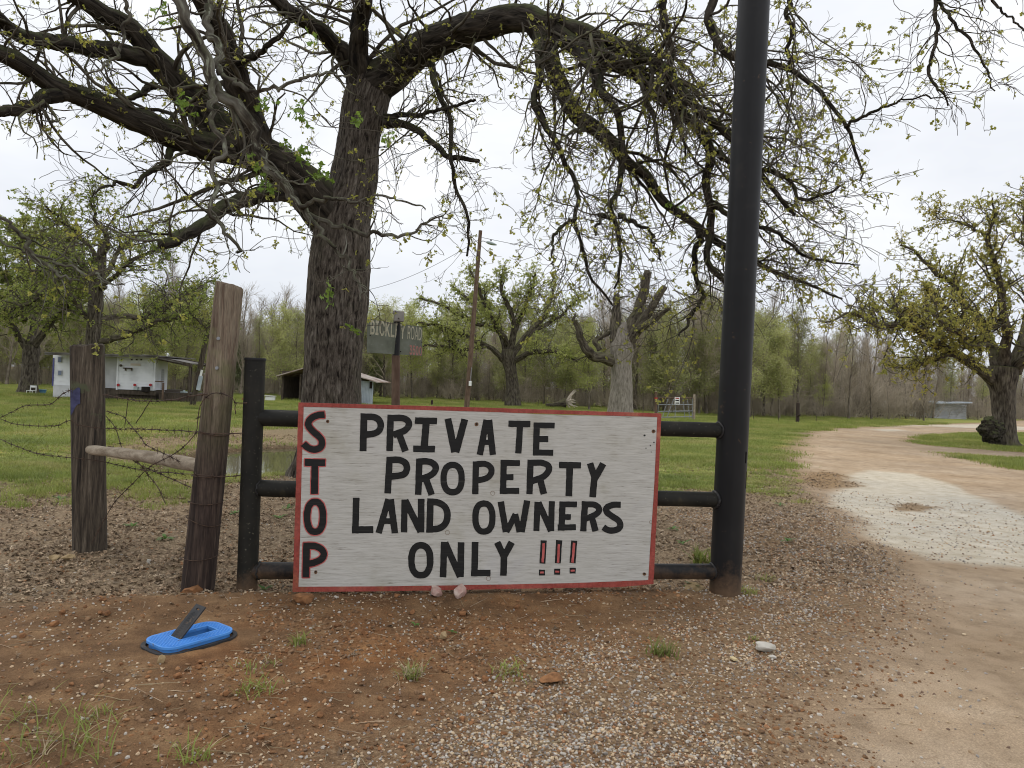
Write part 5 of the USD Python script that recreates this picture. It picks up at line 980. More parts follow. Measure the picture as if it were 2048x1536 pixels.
dead, _ = tree('dead_tree', 'broken dead oak with pale barkless trunk and jagged snapped limbs', [
  [(1241, 858, 72), (1241, 825, 58), (1242, 780, 50), (1243, 735, 46), (1244, 700, 52), (1246, 682, 46), (1247, 664, 34), (1250, 645, 12)],
  [(1250, 690, 40, 0), (1262, 655, 34, 0), (1278, 615, 28, 0), (1290, 575, 24, 0), (1297, 543, 20, 0)],
  [(1256, 695, 32, 0), (1276, 655, 27, -.4), (1300, 620, 23, -.7), (1318, 590, 20, -.9), (1330, 572, 15, -1)],
  [(1262, 670, 22, 0), (1290, 652, 18, -.8), (1318, 632, 14, -1.4), (1340, 616, 8, -1.8)],
  [(1228, 722, 34, 0), (1206, 716, 27, -.4), (1186, 713, 26, -.5), (1174, 700, 23, -.8), (1164, 686, 19, -.9), (1158, 664, 18, -1), (1156, 650, 15, -1), (1148, 640, 9, -1), (1152, 628, 4, -1)],
  [(1236, 690, 34, 0), (1232, 650, 30, .2), (1232, 615, 22, .3), (1234, 588, 16, .4)],
  [(1200, 700, 14, -.4), (1190, 682, 12, -.2), (1215, 668, 10, .2), (1230, 660, 9, .3)],
], 28.0, rt, 'pale_leaf', 'dead_wood', limbm='far_oak', jit=0.14, nb=130, blen=(0.3, 1.5), nt=360, tlen=(0.15, 0.7), droop=0.05, leaves=False, lo=0.3, amp=0.03)
# ------------------------------------------------------------------ the wood behind: trees of a few kinds, each copy a tree of its own
def wood_tree(name, label, seed, h, kind, group):
    """A whole tree about its own foot at the origin (parts in local coordinates)."""
    r = np.random.default_rng(seed); t = thing(name, label, 'tree', (0, 0, 0), group=group)
    S = 14; z = np.linspace(-0.1, 1, S)[:, None]
    lean = r.normal(size=2) * 0.05 * h
    zc = np.clip(z[:, 0], 0, 1); wob = lambda o: 0.03 * h * (meshkit.fbm(np.hstack([z * 3, z * 0 + seed + o, z * 0]), 3) - 0.5)
    q = np.column_stack([lean[0] * zc ** 1.5 + wob(0), lean[1] * zc ** 1.4 + wob(9), z[:, 0] * h * 0.92]); q[:, :2] -= q[1, :2]
    rad = (0.0125 * h) * (1 - 0.88 * np.clip(z[:, 0], 0, 1)) * (1 + 0.4 * np.exp(-np.clip(z[:, 0], 0, 1) * 30))
    v, f, b = tube(q, rad, 8, True); obj('trunk', (v, f), M['far_bark'], t, smooth=True, local=True)
    Q, R = q[None], rad[None]
    if kind == 'bare':
        b1 = grow(Q, R, 46, r, (0.10 * h, 0.34 * h), S=8, spread=(0.35, 0.9), start=(0.28, 0.98), wig=0.14, up=0.13, rk=0.55, rmin=0.010)
        t1 = grow(b1[0], b1[1], 420, r, (0.05 * h, 0.16 * h), S=5, spread=(0.3, 0.8), wig=0.16, up=0.10, rk=0.6, rmin=0.007, start=(0.15, 1))
        t2 = grow(t1[0], t1[1], 900, r, (0.03 * h, 0.08 * h), S=4, spread=(0.3, 0.8), wig=0.16, up=0.1, rk=0.8, rmin=0.0055)
        (mv, mf), _ = join([batch_tubes(*b1, 4), batch_tubes(*t1, 3), batch_tubes(*t2, 3)])
        tag(obj('crown', (mv, mf), M['brush'], t, smooth=True, local=True), kind='stuff')
    elif kind in ('budding', 'green', 'pale'):
        b1 = grow(Q, R, 44, r, (0.12 * h, 0.36 * h), S=8, spread=(0.45, 1.1), start=(0.25, 0.98), wig=0.18, up=0.06, rk=0.55, rmin=0.010)
        t1 = grow(b1[0], b1[1], 420, r, (0.05 * h, 0.16 * h), S=5, wig=0.2, up=0.04, rk=0.6, rmin=0.006, start=(0.15, 1))
        (mv, mf), _ = join([batch_tubes(*b1, 4), batch_tubes(*t1, 3)])
        tag(obj('branches', (mv, mf), M['brush'], t, smooth=True, local=True), kind='stuff')
        n = {'budding': 2500, 'green': 3200, 'pale': 3000}[kind]
        p_, d_, s_ = clusters(np.concatenate([t1[0], np.stack([smooth_path(x, 5) for x in b1[0]])]), r, n, 3, (0.06, 0.135), lo=0.1, spread=1.0)
        p_ = p_ + r.normal(size=p_.shape) * 0.15
        tag(obj('leaves', scatter_leaves(p_, d_, s_, r, 'kite'), M['wood_leaf' if kind != 'pale' else 'pale_leaf'], t, local=True), kind='stuff')
    elif kind == 'cedar':
        b1 = grow(Q, R, 150, r, (0.10 * h, 0.24 * h), S=6, spread=(0.7, 1.2), start=(0.12, 0.99), wig=0.12, up=0.10, rk=0.4, rmin=0.008)
        (mv, mf), _ = join([batch_tubes(*b1, 3)]); tag(obj('branches', (mv, mf), M['far_bark'], t, smooth=True, local=True), kind='stuff')
        p_, d_, s_ = clusters(b1[0], r, 4200, 3, (0.09, 0.2), lo=0.25, spread=0.7); d_[:, 2] += 0.5; p_ = p_ + r.normal(size=p_.shape) * 0.10
        tag(obj('leaves', scatter_leaves(p_, d_, s_, r, 'kite'), M['cedar_leaf'], t, local=True), kind='stuff')
    elif kind == 'brush':
        base = np.zeros((26, 6, 3)); ang = r.random(26) * 6.28; ou = 0.3 + 1.5 * r.random(26) ** 1.5
        for s in range(6):
            u = s / 5; base[:, s] = np.column_stack([np.cos(ang) * ou * (0.55 + u * h * 0.24), np.sin(ang) * ou * (0.55 + u * h * 0.24), u * h * (0.35 + 0.65 * ((ang * 7) % 1))]) + r.normal(size=(26, 3)) * 0.05
        rr = np.linspace(0.016, 0.006, 6)[None].repeat(26, 0)
        t1 = grow(base, rr, 420, r, (0.12 * h, 0.4 * h), S=5, wig=0.25, rk=0.7, rmin=0.0045, start=(0.1, 1), up=0.05)
        t2 = grow(t1[0], t1[1], 800, r, (0.06 * h, 0.2 * h), S=4, wig=0.25, rk=0.8, rmin=0.0035)
        (mv, mf), _ = join([batch_tubes(base, rr, 4), batch_tubes(*t1, 3), batch_tubes(*t2, 3)])
        tag(obj('branches', (mv, mf), M['brush'], t, smooth=True, local=True), kind='stuff')
    return t
KINDS = {
  'bare': ('bare_tree', 'slender leafless grey-brown tree in the wood behind the meadow', 'leafless trees in the wood', [(301, 9.5), (302, 8.6), (303, 10.2)]),
  'budding': ('budding_tree', 'thin tree with sparse fresh green buds in the wood', 'budding trees in the wood', [(311, 9.0), (312, 8.0)]),
  'green': ('green_tree', 'leafy mid-green tree in the wood behind the meadow', 'leafy green trees in the wood', [(321, 7.0), (322, 6.0)]),
  'pale': ('spring_tree', 'tree with light yellow-green spring leaves in the wood', 'light green trees in the wood', [(331, 8.2)]),
  'cedar': ('cedar_tree', 'dark bushy cedar in the wood behind the meadow', 'cedars in the wood', [(341, 7.0)]),
  'brush': ('bare_bush', 'tangled leafless bush along the edge of the wood', 'leafless bushes at the wood edge', [(351, 2.4), (352, 3.2), (353, 2.8), (354, 3.8)]),
}
rw2 = np.random.default_rng(404)
first = {k: [None] * len(v[3]) for k, v in KINDS.items()}
def plant(kind, x, y, s=1.0, sz=1.0):
    nm, lab, grp, var = KINDS[kind]; k = rw2.integers(0, len(var)); rz = rw2.random() * 6.28; loc = (x, y, float(H(x, y)) if math.hypot(x, y) < 110 else 0.0)
    if first[kind][k] is None:
        t = wood_tree(nm, lab, var[k][0], var[k][1], kind, grp); first[kind][k] = t
        UsdGeom.Xformable(t).GetOrderedXformOps()[0].Set(Gf.Vec3d(*map(float, loc))); UsdGeom.Xformable(t).AddRotateZOp().Set(math.degrees(rz)); UsdGeom.Xformable(t).AddScaleOp().Set(Gf.Vec3f(s, s, s * sz))
    else: copy_of(first[kind][k], nm, loc, rz, (s, s, s * sz), lab, 'tree', grp)
def at(px, D):
    p = P(px, 780, D); return p[0], p[1]
def mix_at(px):
    """What grows in this column of the photograph."""
    if px < 480: return ['bare', 'budding', 'green', 'pale', 'bare', 'budding']
    if px < 640: return ['bare', 'green', 'bare', 'budding', 'bare']
    if px < 850: return ['bare', 'budding', 'bare', 'pale', 'budding']
    if px < 1200: return ['budding', 'bare', 'green', 'budding', 'bare']
    if px < 1420: return ['bare', 'bare', 'budding', 'bare', 'green']
    if px < 1640: return ['budding', 'bare', 'budding', 'bare', 'bare', 'pale']
    return ['bare', 'bare', 'budding', 'bare']
def edge_D(px): return float(np.interp(px, [-300, 0, 480, 700, 1000, 1300, 1500, 1700, 1900, 2100, 2400], [52, 50, 50, 58, 62, 52, 50, 56, 66, 84, 100]))
for row, (dd, step) in enumerate(((0, 46), (5, 40), (11, 40), (18, 42), (27, 46), (38, 60))):
    px = -160 + rw2.random() * 40
    while px < 2220:
        if not (row == 0 and (1690 < px < 1960)) :
            D = edge_D(px) + dd + rw2.normal() * 1.6; x, y = at(px, D); m_ = mix_at(px)
            s = (0.80 + 0.28 * rw2.random()) * float(np.interp(px, [440, 480, 560, 640, 760, 1000, 1250, 1450, 1700, 1950, 2050, 2200], [0.95, 0.78, 0.80, 0.82, 0.92, 0.95, 1.02, 1.0, 0.82, 0.72, 0.62, 0.60])) * (1 + 0.006 * dd)
            kd = m_[rw2.integers(0, len(m_))]
            plant(kd, x, y, s)
        px += step * (0.6 + 0.8 * rw2.random())
for row, (dd, step, s0) in enumerate(((-1.0, 50, 0.62), (1.5, 44, 0.85), (5, 46, 1.05), (11, 50, 1.3), (20, 54, 1.55), (34, 56, 1.9))):
    px = -120
    while px < 2190:
        D = edge_D(px) + dd + rw2.normal() * 0.8; x, y = at(px, D)
        if not (row == 0 and px < 480 or (row < 2 and 1715 < px < 1775) or (row < 2 and 1860 < px < 1945)):
            plant('brush', x, y, s0 * (0.7 + 0.6 * rw2.random()) * (1.25 if px > 1600 else 1.0) * (0.6 if px < 480 else 1))
        px += step * (0.6 + 0.8 * rw2.random())
rw3 = np.random.default_rng(505)
for k in range(44):                                # young green growth in the edge of the wood
    px = -60 + 2150 * rw3.random()
    if 1690 < px < 1960: continue
    plant(['pale', 'budding', 'green', 'budding'][k % 4], *at(px, edge_D(px) + 0.5 + 9 * rw3.random()), 0.28 + 0.25 * rw3.random(), 0.95)
for (px, D, kd, s) in ((560, 50, 'green', 0.92), (588, 52, 'budding', 0.80), (606, 54, 'green', 0.8), (655, 55, 'bare', 0.85), (745, 60, 'cedar', 0.8), (480, 51, 'cedar', .6), (1700, 52, 'bare', 0.62), (1745, 54, 'bare', .66), (1180, 48, 'pale', 0.72), (1310, 50, 'green', 0.95), (1400, 49, 'green', 0.85), (1560, 48, 'green', 1.0), (1530, 50, 'budding', 0.95), (270, 47, 'pale', .75), (350, 48, 'green', .7), (1850, 58, 'bare', .55)):
    plant(kd, *at(px, D), s)

# ------------------------------------------------------------------ far things on the meadow
M['white_siding'] = mat('white_siding', [(0.3, (0.50, 0.51, 0.52)), (0.5, (0.66, 0.67, 0.69)), (0.8, (0.74, 0.75, 0.77))], scale=1.2, rough=0.55, spots=(1.6, 0.66, (0.46, 0.47, 0.38)))
M['grey_siding'] = mat('grey_siding', ramp2((0.42, 0.42, 0.43), (0.52, 0.52, 0.53)), scale=2, rough=0.6)
M['dark_wood'] = mat('dark_weathered_wood', ramp2((0.035, 0.027, 0.02), (0.085, 0.066, 0.048)), scale=4, stretch=(3, 3, 1), rough=0.9)
M['brown_wood'] = mat('brown_weathered_wood', ramp2((0.075, 0.045, 0.03), (0.14, 0.095, 0.065)), scale=4, stretch=(3, 3, 1), rough=0.9)
M['roof_metal'] = mat('dull_roof_metal', ramp2((0.07, 0.062, 0.055), (0.15, 0.14, 0.125)), scale=2.5, rough=0.6)
M['rusty_roof'] = mat('rusty_roof_metal', ramp2((0.16, 0.08, 0.05), (0.42, 0.38, 0.35)), scale=1.6, rough=0.6)
M['corrugated'] = mat('corrugated_metal', ramp2((0.28, 0.32, 0.36), (0.42, 0.46, 0.50)), scale=1.8, rough=0.5)
M['red_light'] = mat('red_lamp_lens', ramp2((0.28, 0.015, 0.02), (0.38, 0.03, 0.03)), rough=0.25)
M['glassy'] = mat('dark_pane', ramp2((0.10, 0.12, 0.17), (0.16, 0.19, 0.26)), rough=0.1)
M['blue_tub'] = mat('blue_tub_plastic', ramp2((0.05, 0.14, 0.25), (0.08, 0.2, 0.32)), rough=0.5)
M['blue_trim'] = mat('blue_trim', ramp2((0.05, 0.05, 0.16), (0.08, 0.08, 0.22)), rough=0.5)
M['white_plastic'] = mat('white_plastic', ramp2((0.6, 0.6, 0.58), (0.72, 0.72, 0.70)), rough=0.5)
M['tank'] = mat('grey_green_metal', ramp2((0.26, 0.31, 0.30), (0.36, 0.41, 0.40)), rough=0.5)
M['rusty'] = mat('rusty_metal', ramp2((0.14, 0.05, 0.03), (0.26, 0.09, 0.05)), scale=6, rough=0.8)
M['tan_label'] = mat('tan_panel', ramp2((0.48, 0.42, 0.34), (0.6, 0.52, 0.44)), rough=0.7)
def pbox(x0, y0, x1, y1, D, depth, off=0.0):
    """A box whose face stands at distance D over these pixels and goes back by depth -> centre, size."""
    c = P((x0 + x1) / 2, (y0 + y1) / 2, D + off); return c + [0, depth / 2, 0], ((x1 - x0) * D / FPX, depth, (y1 - y0) * D / FPX)
def part(t, name, m_, *boxes, bevel=0.0, smooth=False):
    mb = MB()
    for c, s in boxes: mb.box(c, s, bevel=bevel)
    return obj(name, mb.get(), m_, t, smooth=smooth)
def down(c, s, z=None):                      # lengthens a box to the ground
    zt = c[2] + s[2] / 2; zb = float(H(c[0], c[1])) - 0.02; return np.array([c[0], c[1], (zt + zb) / 2]), (s[0], s[1], zt - zb)
TDist = 34.0
tr_ = thing('white_trailer', 'white box trailer with attached siding room and a lean-to porch on its right', 'trailer', tuple(base_at(235, TDist)))
def lap(x0, y0, x1, y1, D, depth, n, m_, t, name):
    """Lapped boards: n thin courses one above the other, each tipped out at its foot."""
    h = (y1 - y0) / n
    for k in range(n):
        c, s = pbox(x0, y0 + k * h, x1, y0 + (k + 1) * h - 0.25, D, depth); c[1] -= 0.004 * (k % 2)
        obj(name, MB().box(c, s).get(), m_, t)
lap(106, 709, 143, 778, TDist, 0.03, 9, M['white_siding'], tr_, 'siding_board')
part(tr_, 'wall', M['white_siding'], pbox(108, 711, 232, 785, TDist + 0.05, 3.0))
part(tr_, 'skirt', M['grey_siding'], down(*pbox(106, 772, 230, 796, TDist - 0.03, 0.1)))
part(tr_, 'corner_trim', M['blue_trim'], pbox(104.6, 716, 107.6, 772, TDist - 0.02, 0.15))
part(tr_, 'grey_panel', M['grey_siding'], pbox(203, 713, 233, 779, TDist - 0.04, 0.06))
for (y0, y1) in ((714.5, 724), (741.5, 750)):
    w = part(tr_, 'window', M['grey_siding'], pbox(115, y0 - 1, 123.5, y1 + 1, TDist - 0.04, 0.04)); c, s = pbox(116.2, y0, 122.3, y1, TDist - 0.055, 0.02)
    obj('pane', MB().box(c, s).get(), M['glassy'], w)
for k in range(11):
    c, s = pbox(236, 713 + k * 6.1, 307, 713 + (k + 1) * 6.1 - 0.3, TDist - 0.42, 0.04); c[1] -= 0.003 * (k % 2); obj('rear_board', MB().box(c, s).get(), M['white_siding'], tr_)
part(tr_, 'rear_body', M['white_siding'], pbox(234.5, 712.5, 308.5, 780, TDist - 0.38, 1.3))
part(tr_, 'rear_frame', M['white_siding'], pbox(233, 710, 236, 781, TDist - 0.45, 0.1), pbox(307, 711, 310.5, 781, TDist - 0.45, 0.1))
for px_ in (244, 263, 273, 282, 301): part(tr_, 'marker_lamp', M['dark_wood'], pbox(px_ - 1.6, 718, px_ + 1.6, 720.6, TDist - 0.46, 0.04))
for px_ in (237, 270, 301.5):
    c = P(px_, 770, TDist - 0.45); obj('tail_lamp', tube([c, c + [0, -0.05, 0]], 0.062, 20)[:2], M['red_light'], tr_, smooth=30)
part(tr_, 'label_panel', M['tan_label'], pbox(261, 727, 281, 731.5, TDist - 0.455, 0.01))
part(tr_, 'handle', M['dark_wood'], pbox(245.5, 735.5, 264, 737.5, TDist - 0.49, 0.05), pbox(249.5, 737, 251.6, 741.5, TDist - 0.49, 0.05), pbox(261.5, 737, 263.8, 741.5, TDist - 0.49, 0.05))
c = P(242, 731, TDist - 0.46); obj('latch_disc', tube([c, c + [0, -0.04, 0]], 0.06, 16)[:2], M['dark_wood'], tr_, smooth=30)
part(tr_, 'bumper', M['dark_wood'], pbox(231, 781, 311, 789.5, TDist - 0.5, 0.25)); part(tr_, 'vent_box', M['hole'], pbox(282, 773.5, 296, 784, TDist - 0.62, 0.2), bevel=0.02)
part(tr_, 'step_box', M['tank'], pbox(267, 773.5, 275, 780, TDist - 0.55, 0.1)); part(tr_, 'base_planks', M['dark_wood'], down(*pbox(204, 778, 312, 789, TDist - 0.32, 3.0)))
mb = MB(); a, b = P(97, 705.5, TDist - .7), P(318, 712, TDist - .7); mb.bar((a + b) / 2 - (b - a) / 2 + [0, 1.8, .0], b + [0, 1.8, 0], 4.2, 0.05); mb.bar(a + [0, -0.25, -.05], b + [0, -0.25, -.05], .05, .10); obj('roof', mb.get(), M['roof_metal'], tr_)
mb = MB(); a, b = P(311, 712, TDist + .6), P(390, 728, TDist + .6); mb.bar(a, b, 2.6, 0.05); obj('porch_roof', mb.get(), M['roof_metal'], tr_)
a, b = P(312, 715.5, TDist - .6), P(383, 730.5, TDist - .6); obj('porch_beam', MB().bar(a, b, .10, .16).bar(a + [0, 2.4, 0], b + [0, 2.4, 0], .1, .16).get(), M['dark_wood'], tr_)
for px_, yy, dd in ((378, 729, -.6), (381, 729, 1.8), (330, 719, 1.8)): obj('porch_post', MB().box(*down(*pbox(px_ - 1.5, yy, px_ + 1.5, 780, TDist + dd, .1))).get(), M['dark_wood'], tr_)
lap(310, 738, 328, 784, TDist + 0.3, 0.04, 10, M['grey_siding'], tr_, 'porch_wall_board')
part(tr_, 'porch_deck', M['dark_wood'], down(*pbox(318, 786, 388, 790, TDist - .5, 2.6))); part(tr_, 'step_rail', M['brown_wood'], down(*pbox(324, 766, 326.5, 786, TDist - .7, .09)), pbox(310, 762, 326, 764, TDist - .7, .08))
def tank(name, label, cat, px, py0, D, r, h, m_, lid=True):
    b = base_at(px, D); t = thing(name, label, cat, tuple(b)); prof = [(0, -.02), (r, -.02), (r, h * .9), (r * .8, h), (0, h)]
    v, f, _ = tube([b + [0, 0, -.02], b + [0, 0, h * .94], b + [0, 0, h * .94], b + [0, 0, h]], [r, r, r * 1.03, r * .82], 24); obj('body', (v, f), m_, t, smooth=30)
    v, f, _ = tube([b + [0, 0, h], b + [0, 0, h + .06]], [r * .3, r * .3], 14); obj('cap', (v, f), m_, t, smooth=30); return t
tank('metal_drum', 'grey-green metal drum standing on the porch of the trailer', 'drum', 367, 770, TDist + .2, .17, .52, M['tank'])
pl = thing('leaning_post', 'old grey post leaning right beside the porch', 'post', tuple(base_at(385, 31)))
a, b = base_at(384, 31), P(414, 668, 31); v, f, bb = tube(np.linspace(a - [0, 0, .1], b, 16), np.linspace(.13, .10, 16), 14); obj('post_body', (v, f), M['grey_post'], pl, smooth=30)
mb = MB(); a, b = P(396, 780, 30.9), P(402, 752, 30.9); mb.tube([a, b], .085, 14); obj('cylinder', mb.get(), M['corrugated'], pl, smooth=30); obj('strap', tube([P(401, 752, 30.9), P(404, 740, 30.9)], .05, 8)[:2], M['white_plastic'], pl, smooth=30)
# picnic bench by the porch
b = base_at(344, 37); t = thing('picnic_bench', 'small pale bench seen under the porch roof', 'bench', tuple(b)); obj('seat', MB().box(b + [0, 0, .45], (.55, .3, .05)).get(), M['pale_rail'], t)
for s in (-.2, .2): obj('leg', MB().box(b + [s, 0, .21], (.05, .25, .43)).get(), M['pale_rail'], t)
# kiddie tub and chair by the left oak
b = base_at(80, 36.5); t = thing('blue_tub', 'round blue plastic tub in the grass left of the trailer', 'tub', tuple(b)); v, f, _ = tube([b, b + [0, 0, .2], b + [0, 0, .22], b + [0, 0, .2], b + [0, 0, .04]], [.24, .27, .29, .25, .2], 24); obj('body', (v, f), M['blue_tub'], t, smooth=30)
obj('rim', tube([b + np.array([.275 * math.cos(q), .275 * math.sin(q), .22]) for q in np.linspace(0, 6.3, 25)], .018, 6)[:2], M['blue_tub'], t, smooth=True)
b = base_at(62, 35.5); t = thing('white_chair', 'small white plastic chair beside the trunk of the farthest left oak', 'chair', tuple(b))
obj('seat', MB().box(b + [0, 0, .2], (.32, .3, .03), bevel=.01).get(), M['white_plastic'], t); obj('backrest', MB().box(b + [0, .15, .4], (.30, .03, .1), bevel=.01).get(), M['white_plastic'], t)
for s in (-.14, .14):
    for u in (-.13, .13): obj('leg', MB().box(b + [s, u, .1], (.03, .03, .22 if u < 0 else .22)).get(), M['white_plastic'], t)
    obj('back_post', MB().box(b + [s, .15, .3], (.03, .03, .28)).get(), M['white_plastic'], t)
# open shed behind the big oak
SD = 42.0; sh = thing('open_shed', 'low dark open shed with grey metal end wall and rusty roof behind the big oak', 'shed', tuple(base_at(650, SD)))
z0 = float(base_at(650, SD)[2])
part(sh, 'end_wall', M['corrugated'], down(*pbox(722, 762, 746, 800, SD, .06)))
for k in range(8):
    c, s = down(*pbox(722.5 + k * 3, 762, 724 + k * 3, 800, SD - .03, .03)); obj('wall_rib', MB().box(c, s).get(), M['corrugated'], sh)
part(sh, 'back_wall', M['dark_wood'], down(*pbox(563, 745, 724, 800, SD + 3.4, .06))); part(sh, 'side_wall', M['dark_wood'], down(*pbox(564, 752, 566, 800, SD + .1, 3.3)), down(*pbox(720, 758, 722, 800, SD + .1, 3.3)))
part(sh, 'window', M['hole'], pbox(739, 764, 744, 777, SD - .05, .04))
for px_ in (565, 600, 640): obj('post', MB().box(*down(*pbox(px_ - 1.6, 748, px_ + 1.6, 800, SD - .1, .12))).get(), M['dark_wood'], sh)
a, b = P(556, 752, SD - .3), P(640, 728, SD - .3); mb = MB(); mb.bar(a + [0, 1.9, 0], b + [0, 1.9, 0], 4.4, .05); obj('roof', mb.get(), M['rusty_roof'], sh)
a, b = P(640, 728, SD - .3), P(758, 765, SD - .3); mb = MB(); mb.bar(a + [0, 1.9, 0], b + [0, 1.9, 0], 4.4, .05); o = obj('roof', mb.get(), M['rusty_roof'], sh)
b = base_at(540, 40.5); t = thing('white_bin', 'low white plastic bin lying in the grass left of the shed', 'bin', tuple(b)); obj('body', MB().box(b + [0, 0, .13], (.52, .3, .28), bevel=.05).get(), M['white_plastic'], t); obj('rim', MB().box(b + [0, 0, .29], (.58, .36, .03), bevel=.01).get(), M['white_plastic'], t)
def stone_mesh(c, size, seed, sub=2, rough=0.35, cut=True):
    r = np.random.default_rng(seed); m_ = trimesh.creation.icosphere(sub); v = np.asarray(m_.vertices)
    if cut:
        for _ in range(12):
            n_ = r.normal(size=3); n_ /= np.linalg.norm(n_); d = v @ n_; lim = 0.5 + 0.3 * r.random(); v = v - np.clip(d - lim, 0, 1)[:, None] * n_
    v = v * (1 + rough * (meshkit.fbm(v * 2.2 + seed, 3, seed) - 0.5))[:, None]; a = r.random() * 6.28; R_ = np.array([[math.cos(a), -math.sin(a), 0], [math.sin(a), math.cos(a), 0], [0, 0, 1]])
    return (v * np.asarray(size)) @ R_.T + np.asarray(c), m_.faces
b = base_at(497, 40); t = thing('rubble_pile', 'little heap of reddish rubble in the grass right of the trailer porch', 'rubble', tuple(b))
for k in range(7): obj('lump', stone_mesh(b + [rw2.normal() * .16, rw2.normal() * .12, .06 + .06 * (k > 4)], (.11, .1, .09), 500 + k), M['red_paint'] if k % 3 == 0 else M['tan_label'], t)
b = base_at(1020, 56); t = thing('red_barrel', 'rusty red barrel in front of the pale oak', 'barrel', tuple(b)); v, f, _ = tube([b, b + [0, 0, .9]], .3, 20); obj('body', (v, f), M['rusty'], t, smooth=30)
for z in (.3, .6): obj('hoop', tube([b + np.array([.31 * math.cos(q), .31 * math.sin(q), z]) for q in np.linspace(0, 6.3, 22)], .02, 5)[:2], M['rusty'], t, smooth=True)
b = base_at(1128, 50); t = thing('uprooted_stump', 'uprooted tan stump with splayed roots lying at the wood edge', 'stump', tuple(b)); v, f, bb = bark_tube(np.array([b + [-1.2, .6, .2], b + [-.7, .3, .25], b + [-.2, 0, .36], b + [.1, 0, .40]]), np.array([.12, .15, .22, .32]), 14, .03, 3); obj('log', (v, f), M['far_oak'], t, smooth=True, bark=bb)
for k in range(14):
    d = np.array([.5 + .3 * rw2.random(), rw2.normal() * .6, rw2.normal() * .7 + .2]); obj('root', tube([b + [.1, 0, .45], b + [.1, 0, .45] + d * .5, b + [.1, 0, .45] + d * .9 + rw2.normal(size=3) * .12], [.07, .045, .015], 6)[:2], M['tan_label'], t, smooth=True)
# gate with its posts
GD = 38.0; gt = thing('farm_gate', 'galvanised tube gate with slanted braces and a small white notice', 'gate', tuple(base_at(1350, GD)))
gl, gr_ = [P(1316, y, GD) for y in (796, 809, 823, 835, 844)], [P(1386, y, GD + 1.2) for y in (796, 809, 822, 833, 842)]
for i, (a, b) in enumerate(zip(gl, gr_)): obj('tube_rail', tube([a, b], .026 if i else .03, 8)[:2], M['galv'] if i else M['brown_wood'], gt, smooth=True)
for (xa, xb) in ((1336, 1322), (1348, 1330), (1351, 1349), (1365, 1370), (1374, 1380), (1317, 1315), (1385, 1384)):
    f0, f1 = (xa - 1316) / 70, (xb - 1316) / 70; obj('brace', tube([gl[0] + (gr_[0] - gl[0]) * f0, gl[4] + (gr_[4] - gl[4]) * f1], .02, 6)[:2], M['galv'], gt, smooth=True)
nt_ = part(gt, 'notice', M['white_plastic'], pbox(1349.5, 794, 1359.5, 809, GD - .1, .02))
for (y0, y1, m_) in ((795.5, 797.8, 'red_line'), (799.8, 802, 'black_paint'), (804, 804.8, 'black_paint'), (806, 807.2, 'black_paint')):
    c, s = pbox(1351, y0, 1358, y1, GD - .105, .004); obj('notice_line', MB().box(c, s).get(), M[m_], nt_)
for px_, y0, m_, lb in ((1311, 784, 'brown_wood', 'left wooden gate post with a red-orange ribbon'), (1387.5, 789, 'pale_rail', 'right wooden gate post, plain grey, at the tube gate')):
    D_ = GD + (1.2 if px_ > 1350 else 0); b = base_at(px_, D_); t = thing('gate_post', lb, 'post', tuple(b)); top_ = P(px_ + 1, y0, D_)
    v, f, _ = tube([b - [0, 0, .1], (b + top_) / 2 + [.01, 0, 0], top_], [.075, .07, .07], 12); obj('post_body', (v, f), M[m_], t, smooth=30)
    v, f, _ = tube([top_, top_ + [0, 0, .02]], [.075, .06], 12); obj('post_top', (v, f), M['pale_rail'], t)
    if px_ < 1350: obj('ribbon', tube([P(px_ + 1, 795, D_), P(px_ + 1, 798, D_)], .085, 12, False)[:2], M['red_light'], t)
# thin T-posts and a stout brown post along the meadow edge
for k, (px_, y0, D_) in enumerate(((1507, 824, 41), (1557, 828, 42), (1632, 832, 43), (1076, 800, 50), (1286, 806, 46))):
    b = base_at(px_, D_); t = thing('steel_fence_post', 'thin dark steel fence post in the meadow edge', 'post', tuple(b), group='thin steel fence posts'); top_ = P(px_ + .6, y0, D_)
    obj('stake', MB().bar(b - [0, 0, .1], top_, .035, .012, up=(0, 1, 0)).bar(b - [0, 0, .1], top_, .012, .04, up=(0, 1, 0)).get(), M['dark_wood'], t)
    obj('stud', MB().box(top_ - [0, .03, .1], (.02, .02, .02)).box(top_ - [0, .03, .25], (.02, .02, .02)).get(), M['dark_wood'], t)
b = base_at(1595, 41); t = thing('stout_post', 'stout reddish-brown post with a stub near its foot, left of the road bend', 'post', tuple(b)); top_ = P(1596, 806, 41); v, f, _ = tube([b - [0, 0, .1], (b + top_) / 2, top_], [.11, .10, .10], 12); obj('post_body', (v, f), M['char_post'], t, smooth=30); obj('stub', tube([P(1596, 832, 40.9), P(1600, 829, 40.7)], .06, 8)[:2], M['char_post'], t)
b = base_at(864, 44); t = thing('stub_post', 'short brown stub post in the grass right of the street sign', 'post', tuple(b)); v, f, _ = tube([b - [0, 0, .1], P(864, 801, 44)], .07, 10); obj('post_body', (v, f), M['brown_post'], t, smooth=30); v, f, _ = tube([P(864, 801, 44), P(864, 800.3, 44)], [.075, .05], 10); obj('post_top', (v, f), M['brown_post'], t)
